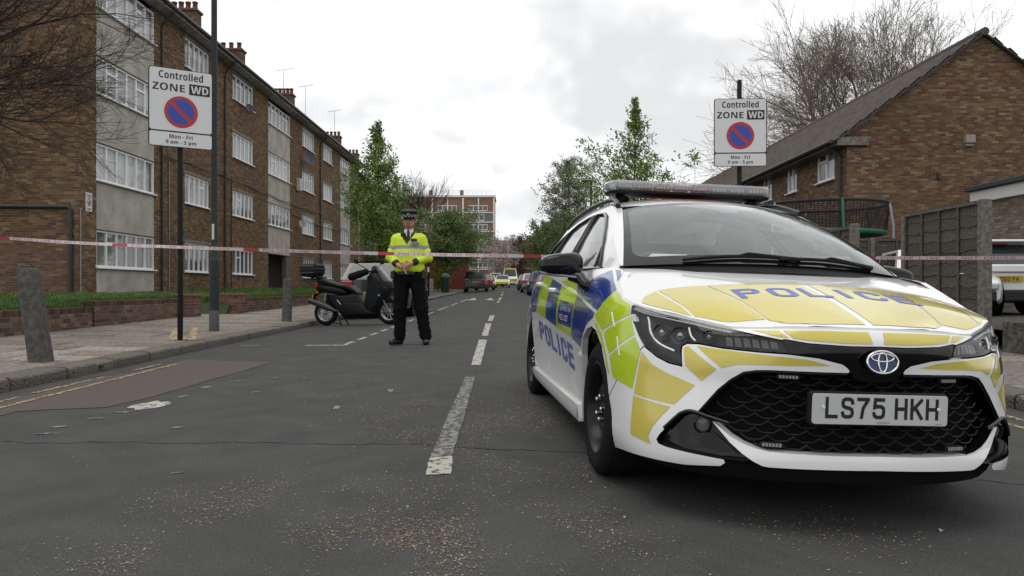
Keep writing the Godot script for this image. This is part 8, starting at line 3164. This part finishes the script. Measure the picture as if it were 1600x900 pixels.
# ------------------------------------------------------------------ scooter
func build_scooter() -> void:
	var a := Vector3(-4.12, 0, -17.75)   # rear wheel
	var b := Vector3(-2.58, 0, -17.25)   # front wheel
	a.y = road_y(a.x, 17.75)
	b.y = road_y(b.x, 17.25)
	var dir := (b - a).normalized()
	var t := thing("motor_scooter", "dark grey maxi scooter with top box parked beside the kerb", "scooter", a)
	t.basis = Basis(dir, Vector3.UP, dir.cross(Vector3.UP)).orthonormalized()
	# local: x forward from the rear axle, y up, z towards the camera
	var black := mat("scooter_black", Color(0.009, 0.009, 0.01), 0.5, {"spec": 0.3})
	var grey := mat("scooter_grey", Color(0.01, 0.0115, 0.013), 0.45, {"spec": 0.25})
	var P := func(q: Array) -> PackedVector2Array: return poly(q)
	var mb: MB
	var wb := 1.56
	for k in 2:
		var w := Node3D.new()
		w.name = "wheel"
		t.add_child(w, true)
		w.position = Vector3(0 if k == 0 else wb, 0.285, 0)
		mb = MB.new()
		var ax := Transform3D(Basis(Vector3.RIGHT, PI / 2), Vector3.ZERO)
		mb.lathe([Vector2(0.19, -0.05), Vector2(0.235, -0.065), Vector2(0.27, -0.05), Vector2(0.285, 0), Vector2(0.27, 0.05), Vector2(0.235, 0.065), Vector2(0.19, 0.05)], 32, ax)
		part("tyre", mb.mesh(), mats["tyre"], w)
		mb = MB.new()
		mb.lathe([Vector2(0.195, 0.05), Vector2(0.18, 0.045), Vector2(0.175, -0.045), Vector2(0.195, -0.05)], 32, ax)
		for s in 10:
			var an := TAU * s / 10.0
			mb.tube([Vector3(cos(an) * 0.04, sin(an) * 0.04, 0.03), Vector3(cos(an) * 0.185, sin(an) * 0.185, 0.035)], [0.013, 0.011], 5)
		mb.lathe([Vector2(0.05, 0.05), Vector2(0.04, 0.06), Vector2(0, 0.062)], 14, ax)
		part("rim", mb.mesh(), mat("scooter_rim", Color(0.3, 0.31, 0.32), 0.35, {"metal": 0.7}), w)
	var bits := [
		["tail_fairing", [[-.25, .955], [-.1, .92], [.18, .90], [.5, .81], [.64, .70], [.48, .665], [.26, .695], [-.08, .745], [-.2, .83]], .15, grey, 0.05],
		["seat", [[-.16, 1.03], [.08, 1.005], [.38, .90], [.66, .875], [.87, .70], [.84, .68], [.62, .72], [.5, .82], [.18, .905], [-.1, .93]], .14, black, 0.045],
		["underbody", [[.08, .69], [.46, .665], [.87, .68], [1.06, .40], [1.33, .30], [1.25, .175], [.5, .175], [.3, .39]], .17, black, 0.05],
		["floor_fairing", [[.5, .52], [.95, .50], [1.15, .34], [1.3, .28], [1.24, .2], [.56, .2]], .2, grey, 0.05],
		["leg_shield", [[1.1, 1.05], [1.22, 1.12], [1.37, 1.12], [1.55, .90], [1.58, .70], [1.42, .46], [1.28, .22], [1.1, .30], [1.02, .5], [1.1, .82]], .21, grey, 0.08],
		["front_mudguard", [[1.33, .52], [1.46, .62], [1.62, .6], [1.78, .45], [1.72, .44], [1.58, .53], [1.46, .52]], .075, grey, 0.02],
		["rear_mudguard", [[-.3, .50], [-.26, .66], [-.12, .74], [-.16, .82], [-.28, .75], [-.36, .52]], .06, black, 0.02],
		["exhaust_guard", [[-.28, .56], [-.2, .6], [.26, .39], [.3, .29], [.2, .26], [-.27, .47]], 0.0, black, 0.0]]
	for q in bits:
		if q[2] <= 0.0:
			continue
		mb = MB.new()
		mb.prism(P.call(q[1]), -q[2], q[2], Transform3D(), q[4])
		mb.smooth()
		part(q[0], mb.mesh(), q[3], t)
	mb = MB.new()
	mb.tube([Vector3(-.3, .56, .2), Vector3(-.1, .5, .2), Vector3(.15, .40, .19), Vector3(.3, .33, .16), Vector3(.45, .3, .1)], [0.055, 0.075, 0.072, 0.04, 0.025], 12)
	part("exhaust", mb.mesh(), mat("exhaust", Color(0.02, 0.02, 0.021), 0.4), t)
	mb = MB.new()
	mb.tube([Vector3(.1, .72, .16), Vector3(.02, .38, .13)], [0.028], 8)
	part("shock", mb.mesh(), mat("alloy_dull", Color(0.25, 0.25, 0.26), 0.4, {"metal": 0.6}), t)
	mb = MB.new()
	mb.tube([Vector3(.4, .56, .205), Vector3(.49, .46, .21)], [0.012], 6)
	part("foot_peg", mb.mesh(), mat("peg", Color(0.45, 0.45, 0.46), 0.35, {"metal": 0.8}), t)
	mb = MB.new()
	mb.tube([Vector3(.36, .24, .1), Vector3(.46, .0, .16), Vector3(.5, .0, .17)], [0.018], 6)
	mb.tube([Vector3(.36, .24, -.1), Vector3(.46, .0, -.16)], [0.018], 6)
	mb.tube([Vector3(.2, .06, .1), Vector3(.46, .05, .14)], [0.014], 6)
	part("stand", mb.mesh(), black, t)
	mb = MB.new()
	mb.bbox(Vector3(-.33, 1.25, 0), Vector3(.44, .27, .42), 0.05)
	var tb := part("top_box", mb.mesh(), black, t)
	mb = MB.new()
	mb.bbox(Vector3(-.33, 1.265, 0), Vector3(.455, .02, .435), 0.008)
	mb.bbox(Vector3(-.56, 1.24, 0), Vector3(.02, .07, .1), 0.008)
	for y in [1.18, 1.32]:
		mb.bbox(Vector3(-.33, y, .212), Vector3(.34, .03, .012), 0.004)
	part("box_rib", mb.mesh(), mat("scooter_rib", Color(0.02, 0.02, 0.021), 0.35), tb)
	mb = MB.new()
	mb.bbox(Vector3(-.27, 1.09, 0), Vector3(.5, .04, .24), 0.015, Basis(Vector3.BACK, -0.12))
	mb.tube([Vector3(-.3, 1.07, .1), Vector3(-.05, .97, .1)], [0.02], 6)
	mb.tube([Vector3(-.3, 1.07, -.1), Vector3(-.05, .97, -.1)], [0.02], 6)
	part("rack", mb.mesh(), black, t)
	mb = MB.new()
	mb.prism(P.call([[-.255, .95], [-.16, .935], [-.1, .86], [-.17, .835], [-.235, .89]]), -.12, .152, Transform3D(), 0.015)
	part("tail_lamp", mb.mesh(), mat("lamp_red", Color(0.28, 0.012, 0.012), 0.2), t)
	mb = MB.new()
	mb.bbox(Vector3(-.16, .74, .1), Vector3(.08, .05, .05), 0.015)
	part("indicator", mb.mesh(), mat("lamp_amber", Color(0.5, 0.12, 0.01), 0.25), t)
	mb = MB.new()
	mb.bbox(Vector3(-.29, .62, 0), Vector3(.015, .2, .19), 0.003, Basis(Vector3.BACK, -0.25))
	part("number_plate", mb.mesh(), mat("plate_yellow", Color(0.5, 0.33, 0.02), 0.4), t)
	# screen, handlebar muffs, mirrors, head lamp
	mb = MB.new()
	mb.grid(6, 8, func(u: float, v: float) -> Vector3:
		var w := lerpf(0.2, 0.13, v)
		var z := lerpf(-w, w, u)
		return Vector3(1.62 - 0.31 * v - 2.2 * z * z, .93 + 0.37 * v, z))
	part("windshield", mb.mesh(), mat("smoke_glass", Color(0.03, 0.032, 0.034, 0.45), 0.05), t)
	mb = MB.new()
	mb.tube([Vector3(1.2, 1.14, -.28), Vector3(1.22, 1.2, 0), Vector3(1.2, 1.14, .28)], [0.018], 6)
	part("handlebar", mb.mesh(), black, t)
	for s in [-1.0, 1.0]:
		mb = MB.new()
		flesh(mb, [[Vector3(1.12, 1.15, s * 0.2), Vector3(0.86 if s > 0 else 1.05, 1.05 if s > 0 else 1.22, s * 0.36), 0.07, 0.085, 1], [Vector3(1.0, 1.1, s * 0.3), Vector3(1.2, 1.15, s * 0.3), 0.07, 0.05, 1]], 0.02, 0.04, func(_p: Vector3, _i: int) -> Color: return Color.WHITE)
		part("bar_muff", mb.mesh(), mat("muff", Color(0.009, 0.009, 0.01), 0.8, {"spec": 0.2}), t)
		mb = MB.new()
		mb.tube([Vector3(1.16, 1.2, s * 0.22), Vector3(1.0 + (0.2 if s < 0 else 0.0), 1.33, s * 0.34)], [0.009], 5)
		mb.bbox(Vector3(0.98 + (0.24 if s < 0 else 0.0), 1.38, s * 0.36), Vector3(0.03, 0.11, 0.16), 0.014)
		part("mirror", mb.mesh(), black, t)
	mb = MB.new()
	mb.prism(P.call([[1.5, .82], [1.58, .80], [1.585, .72], [1.54, .70]]), -.17, .17, Transform3D(), 0.012)
	part("head_lamp", mb.mesh(), mats["lamp_bowl"], t)
	mb = MB.new()
	mb.lathe([Vector2(0.025, 0), Vector2(0.02, 0.012), Vector2(0, 0.014)], 12, Transform3D(Basis(Vector3.RIGHT, PI / 2), Vector3(1.42, .64, .205)))
	part("reflector", mb.mesh(), mat("alloy_dull2", Color(0.3, 0.3, 0.31), 0.3), t)
	mb = MB.new()
	for s in [-0.09, 0.09]:
		mb.tube([Vector3(1.36, .78, s), Vector3(1.56, .285, s)], [0.022], 8)
	part("fork", mb.mesh(), mat("alloy_dull3", Color(0.12, 0.12, 0.125), 0.4, {"metal": 0.6}), t)

# ------------------------------------------------------------------ other vehicles
# local: z forward, x to its left, y up, origin under the middle. o: L W H belt, nose and tail shape, colours
func parked_car(called: String, label: String, at: Vector3, turn: float, o: Dictionary, group := "cars parked along the street") -> Node3D:
	var t := thing(called, label, o.get("cat", "car"), at, turn, group)
	var Ln: float = o.L
	var W: float = o.W * 0.5
	var H: float = o.H
	var belt: float = o.belt
	var paint: Material = o.paint
	var zf := Ln * 0.5
	var scr: float = o.get("scr", 0.27)     # windscreen foot, share of length from the nose
	var rf: float = o.get("rf", 0.44)       # roof front
	var rr: float = o.get("rr", 0.9)        # roof rear
	var rb: float = o.get("rb", 0.985)      # rear screen foot
	var Z := func(s: float) -> float: return zf - Ln * s
	# lower body
	var half := func(s: float) -> float: return W * (1.0 - 0.17 * pow(maxf(0.0, 1.0 - s / 0.13), 2.0) - 0.09 * pow(maxf(0.0, (s - 0.9) / 0.1), 2.0))
	var deck := func(s: float) -> float:
		if s < scr:
			return lerpf(belt * o.get("nose", 0.74), belt, pow(s / scr, 0.7))
		return belt
	var mb := MB.new()
	var sec := [[0.90, 0.0], [0.985, 0.10], [1.0, 0.45], [0.985, 0.8], [0.95, 0.96], [0.86, 1.0], [0.0, 1.02]]
	mb.grid(26, 12, func(u: float, v: float) -> Vector3:
		var s := u
		var k := absf(v - 0.5) * 2.0 * 6.0    # 0 middle .. 6 sill
		var i := clampf(6.0 - k, 0.0, 6.0)
		var j := mini(int(i), 5)
		var f := i - j
		var w: float = lerpf(sec[j][0], sec[j + 1][0], f) * half.call(s)
		var low := 0.2 + 0.08 * pow(maxf(0.0, 1.0 - s / 0.08), 1.0) + 0.1 * maxf(0.0, (s - 0.93) / 0.07)
		var y := lerpf(low, deck.call(s), lerpf(sec[j][1], sec[j + 1][1], f))
		return Vector3((-w if v < 0.5 else w), y, Z.call(s)), false)
	for e in [0.0, 1.0]:
		var ring := PackedVector2Array()
		for q in sec:
			ring.append(Vector2(q[0] * half.call(e), lerpf(0.28, deck.call(e), q[1])))
		for k in range(sec.size() - 2, -1, -1):
			ring.append(Vector2(-sec[k][0] * half.call(e), lerpf(0.28, deck.call(e), sec[k][1])))
		var tr := Geometry2D.triangulate_polygon(ring)
		for k in range(0, tr.size(), 3):
			var p := []
			for j in 3:
				p.append(Vector3(ring[tr[k + j]].x, ring[tr[k + j]].y, Z.call(e)))
			mb.otri(p[0], p[1], p[2], Vector3(0, 0.6, 0))
	part("body", mb.mesh(), paint, t)
	# cabin: eight corners, panes set in the faces
	var rw: float = W * o.get("roofw", 0.76)
	var bw := W * 0.94
	var A := [Vector3(bw, belt, Z.call(scr)), Vector3(rw, H - 0.04, Z.call(rf)), Vector3(rw, H - 0.05, Z.call(rr)), Vector3(bw * 0.97, belt, Z.call(rb))]
	var M := func(p: Vector3) -> Vector3: return Vector3(-p.x, p.y, p.z)
	mb = MB.new()
	var ctr := Vector3(0, belt + 0.2, 0)
	mb.oquad(A[0], A[1], A[2], A[3], ctr)
	mb.oquad(M.call(A[0]), M.call(A[1]), M.call(A[2]), M.call(A[3]), ctr)
	mb.oquad(A[0], A[1], M.call(A[1]), M.call(A[0]), ctr)
	mb.oquad(A[3], A[2], M.call(A[2]), M.call(A[3]), ctr)
	mb.grid(6, 6, func(u: float, v: float) -> Vector3:
		var a: Vector3 = A[1].lerp(A[2], u)
		var x := lerpf(-a.x, a.x, v)
		return Vector3(x, a.y + 0.05 * (1.0 - pow(absf(x) / a.x, 2.5)), a.z))
	part("cabin", mb.mesh(), paint, t)
	var glass := mat("dark_glass", Color(0.02, 0.024, 0.025), 0.04, {"spec": 0.55})
	var pane := func(called2: String, q: Array) -> void:
		var m := MB.new()
		var c := Vector3.ZERO
		for p in q:
			c += p / q.size()
		var nn: Vector3 = (q[1] - q[0]).cross(q[2] - q[0]).normalized()
		if nn.dot(c - ctr) < 0.0:
			nn = -nn
		var r := []
		for p in q:
			r.append(p + nn * 0.008)
		m.oquad(r[0], r[1], r[2], r[3], ctr)
		part(called2, m.mesh(), glass, t)
	var face := func(a: Vector3, b: Vector3, c: Vector3, d: Vector3, u0: float, u1: float, v0: float, v1: float) -> Array:
		var g := func(u: float, v: float) -> Vector3: return a.lerp(b, v).lerp(d.lerp(c, v), u)
		return [g.call(u0, v0), g.call(u0, v1), g.call(u1, v1), g.call(u1, v0)]
	pane.call("windscreen", face.call(A[0], A[1], M.call(A[1]), M.call(A[0]), 0.05, 0.95, 0.05, 0.93))
	pane.call("rear_window", face.call(A[3], A[2], M.call(A[2]), M.call(A[3]), 0.07, 0.93, 0.08, 0.88))
	for s in 2:
		var a: Array = A if s == 0 else [M.call(A[0]), M.call(A[1]), M.call(A[2]), M.call(A[3])]
		pane.call("side_window", face.call(a[0], a[1], a[2], a[3], 0.09, 0.36, 0.08, 0.88))
		pane.call("side_window", face.call(a[0], a[1], a[2], a[3], 0.39, 0.66, 0.08, 0.88))
		pane.call("side_window", face.call(a[0], a[1], a[2], a[3], 0.70, 0.92, 0.1, 0.86))
	# wheels, with flat dark discs painting the shade of the arch openings
	var wr: float = o.get("wr", 0.32)
	for wz in [Z.call(0.19), Z.call(0.79)]:
		for sx in [-1.0, 1.0]:
			mb = MB.new()
			mb.lathe([Vector2(wr * 1.16, 0.0), Vector2(0.0, 0.001)], 20, Transform3D(Basis(Vector3.FORWARD, Vector3(sx, 0, 0), Vector3.UP), Vector3(sx * (W + 0.004), wr + 0.02, wz)))
			part("arch_shade", mb.mesh(), mats["void"], t)
			wheel(t, Vector3(sx * (W - 0.085), wr, wz), wr, 0.2, sx, false)
	# bumpers, lamps, plates
	mb = MB.new()
	mb.bbox(Vector3(0, 0.36, -zf - 0.015), Vector3(W * 1.72, 0.22, 0.09), 0.03)
	part("rear_bumper", mb.mesh(), o.get("bumper", mat("bumper_black", Color(0.02, 0.02, 0.02), 0.6)), t)
	mb = MB.new()
	mb.bbox(Vector3(0, 0.36, zf + 0.0), Vector3(W * 1.5, 0.2, 0.1), 0.03)
	part("front_bumper", mb.mesh(), mat("bumper_black", Color(0.02, 0.02, 0.02), 0.6), t)
	for sx in [-1.0, 1.0]:
		mb = MB.new()
		mb.bbox(Vector3(sx * W * 0.74, belt * o.get("tail_y", 0.86), -zf - 0.004), Vector3(W * o.get("tail_w", 0.36), belt * o.get("tail_h", 0.2), 0.06), 0.02)
		part("tail_lamp", mb.mesh(), mat("lamp_red2", Color(0.32, 0.015, 0.015), 0.2), t)
		mb = MB.new()
		mb.bbox(Vector3(sx * W * 0.62, belt * 0.66, zf - 0.03), Vector3(W * 0.36, 0.13, 0.14), 0.03)
		part("head_lamp", mb.mesh(), mat("lamp_clear", Color(0.5, 0.51, 0.52), 0.1), t)
	var pl := Node3D.new()
	pl.name = "number_plate"
	t.add_child(pl, true)
	pl.position = Vector3(0, belt * o.get("plate_y", 0.62), -zf - 0.012)
	pl.rotation.y = PI
	mb = MB.new()
	mb.prism(rounded(0.52, 0.111, 0.012), 0.0, 0.012, Transform3D(), 0.001)
	part("plate", mb.mesh(), mat("plate_yellow", Color(0.5, 0.33, 0.02), 0.4), pl)
	if o.has("plate"):
		plate_text(pl, o.plate, 0.0135, 0.05, 0.012, -0.215, -0.036, 0.075)
	return t

func build_parked_cars() -> void:
	var silver := mat("paint_silver", Color(0.24, 0.245, 0.25), 0.25, {"metal": 0.5, "coat": 0.8})
	var darkgrey := mat("paint_darkgrey", Color(0.035, 0.038, 0.042), 0.25, {"metal": 0.3, "coat": 0.8})
	var black := mat("paint_black", Color(0.012, 0.012, 0.013), 0.2, {"coat": 0.8})
	var redp := mat("paint_red2", Color(0.25, 0.012, 0.014), 0.25, {"coat": 0.8})
	var bluep := mat("paint_blue", Color(0.012, 0.07, 0.2), 0.25, {"coat": 0.8})
	var whitep := mat("paint_white", Color(0.75, 0.75, 0.75), 0.25, {"coat": 0.8})
	var at := func(x: float, d: float) -> Vector3: return on_road(x, d)
	# facing up the street: rear towards us (turn PI)
	parked_car("parked_car", "dark grey estate car with yellow plate behind the scooter", at.call(-3.5, 22.6), PI - 0.02, {"L": 4.5, "W": 1.82, "H": 1.47, "belt": 0.98, "paint": darkgrey, "plate": "VA", "rr": 0.88, "roofw": 0.78, "tail_w": 0.34, "tail_h": 0.22})
	parked_car("parked_car", "black people carrier parked on the left beyond the hump markings", at.call(-2.95, 66.0), PI, {"L": 4.6, "W": 1.85, "H": 1.66, "belt": 1.05, "paint": black, "rr": 0.93, "plate_y": 0.75})
	parked_car("parked_car", "dark red car ahead of the black people carrier", at.call(-2.5, 74.0), PI, {"L": 4.2, "W": 1.75, "H": 1.48, "belt": 0.95, "paint": redp})
	parked_car("parked_car", "pale silver car parked far on the left side", at.call(-2.9, 104.0), PI, {"L": 4.4, "W": 1.8, "H": 1.6, "belt": 1.0, "paint": silver})
	parked_car("parked_car", "white van far down the left of the street", at.call(-2.4, 118.0), PI, {"L": 5.0, "W": 1.95, "H": 2.0, "belt": 1.15, "paint": whitep, "rr": 0.97, "rf": 0.3, "scr": 0.18, "cat": "van"})
	parked_car("parked_car", "blue hatchback parked right, just left of the police car", at.call(1.86, 49.5), PI + 0.02, {"L": 4.0, "W": 1.75, "H": 1.5, "belt": 0.95, "paint": bluep})
	parked_car("parked_car", "grey car parked beyond the blue hatchback", at.call(1.55, 60.0), PI, {"L": 4.2, "W": 1.78, "H": 1.46, "belt": 0.95, "paint": silver})
	parked_car("parked_car", "dark car parked beyond the grey one on the right", at.call(1.4, 72.0), PI, {"L": 4.2, "W": 1.78, "H": 1.46, "belt": 0.95, "paint": darkgrey})
	parked_car("parked_car", "white car parked far along the right side", at.call(1.5, 90.0), PI, {"L": 4.2, "W": 1.78, "H": 1.46, "belt": 0.95, "paint": whitep})
	# distant police vehicles facing us
	var lime: Material = mats["film_lime"]
	var pc := parked_car("police_car", "distant yellow fronted police car standing mid street", at.call(-1.15, 96.0), 0.0, {"L": 4.4, "W": 1.8, "H": 1.5, "belt": 0.98, "paint": whitep, "cat": "police car"}, "")
	var mb := MB.new()
	mb.bbox(Vector3(0, 0.80, 1.75), Vector3(1.5, 0.12, 0.75), 0.03, Basis(Vector3.RIGHT, 0.2))
	mb.bbox(Vector3(0, 0.5, 2.22), Vector3(1.45, 0.3, 0.06), 0.02)
	part("livery_film", mb.mesh(), mat("film_yellow2", Color(0.6, 0.6, 0.03), 0.4), pc)
	mb = MB.new()
	mb.bbox(Vector3(0, 1.57, 0.0), Vector3(1.1, 0.09, 0.25), 0.03)
	part("light_bar", mb.mesh(), mat("bar_far", Color(0.2, 0.22, 0.3), 0.3), pc)
	var pv := parked_car("police_van", "distant white and yellow police van behind the far police car", at.call(-0.25, 106.0), 0.0, {"L": 5.2, "W": 2.0, "H": 2.35, "belt": 1.3, "paint": whitep, "scr": 0.12, "rf": 0.24, "rr": 0.97, "cat": "police van"}, "")
	mb = MB.new()
	mb.bbox(Vector3(0, 2.32, 1.35), Vector3(1.6, 0.2, 0.1), 0.03)
	mb.bbox(Vector3(0, 0.9, 2.6), Vector3(1.9, 0.35, 0.08), 0.03)
	part("livery_film", mb.mesh(), mats["film_yellow2"], pv)
	# the plot on the right
	var s1 := parked_car("parked_car", "white hatchback with yellow plate behind the fence at right", Vector3(9.2, plot_y(16.0), -16.7), PI - 0.06, {"L": 4.2, "W": 1.82, "H": 1.42, "belt": 0.9, "paint": whitep, "plate": "AO60 FA", "plate_y": 0.74, "rr": 0.86, "roofw": 0.74, "tail_y": 0.92, "tail_w": 0.2, "tail_h": 0.3, "bumper": mat("bumper_black", Color(0.02, 0.02, 0.02), 0.6)}, "cars on the driveway")
	mb = MB.new()
	mb.bbox(Vector3(0, 1.335, -1.62), Vector3(0.5, 0.04, 0.1), 0.012)
	part("brake_lamp", mb.mesh(), mats["lamp_red2"], s1)
	mb = MB.new()
	mb.bbox(Vector3(0, 1.385, -1.6), Vector3(1.3, 0.05, 0.3), 0.02)
	part("tail_spoiler", mb.mesh(), whitep, s1)
	mb = MB.new()
	mb.bbox(Vector3(0, 0.80, -2.12), Vector3(1.25, 0.03, 0.04), 0.01)
	part("boot_handle", mb.mesh(), mat("satin", Color(0.35, 0.36, 0.37), 0.3, {"metal": 0.8}), s1)
	parked_car("parked_car", "white car nosing into view at the extreme right edge", Vector3(8.78, plot_y(9.5), -9.45), -PI / 2, {"L": 4.1, "W": 1.75, "H": 1.5, "belt": 0.95, "paint": whitep}, "cars on the driveway")
	parked_car("parked_car", "white car mostly hidden between fence posts behind bonnet", Vector3(8.35, plot_y(15.6), -15.9), -0.25, {"L": 3.4, "W": 1.7, "H": 1.3, "belt": 0.8, "paint": whitep}, "cars on the driveway")
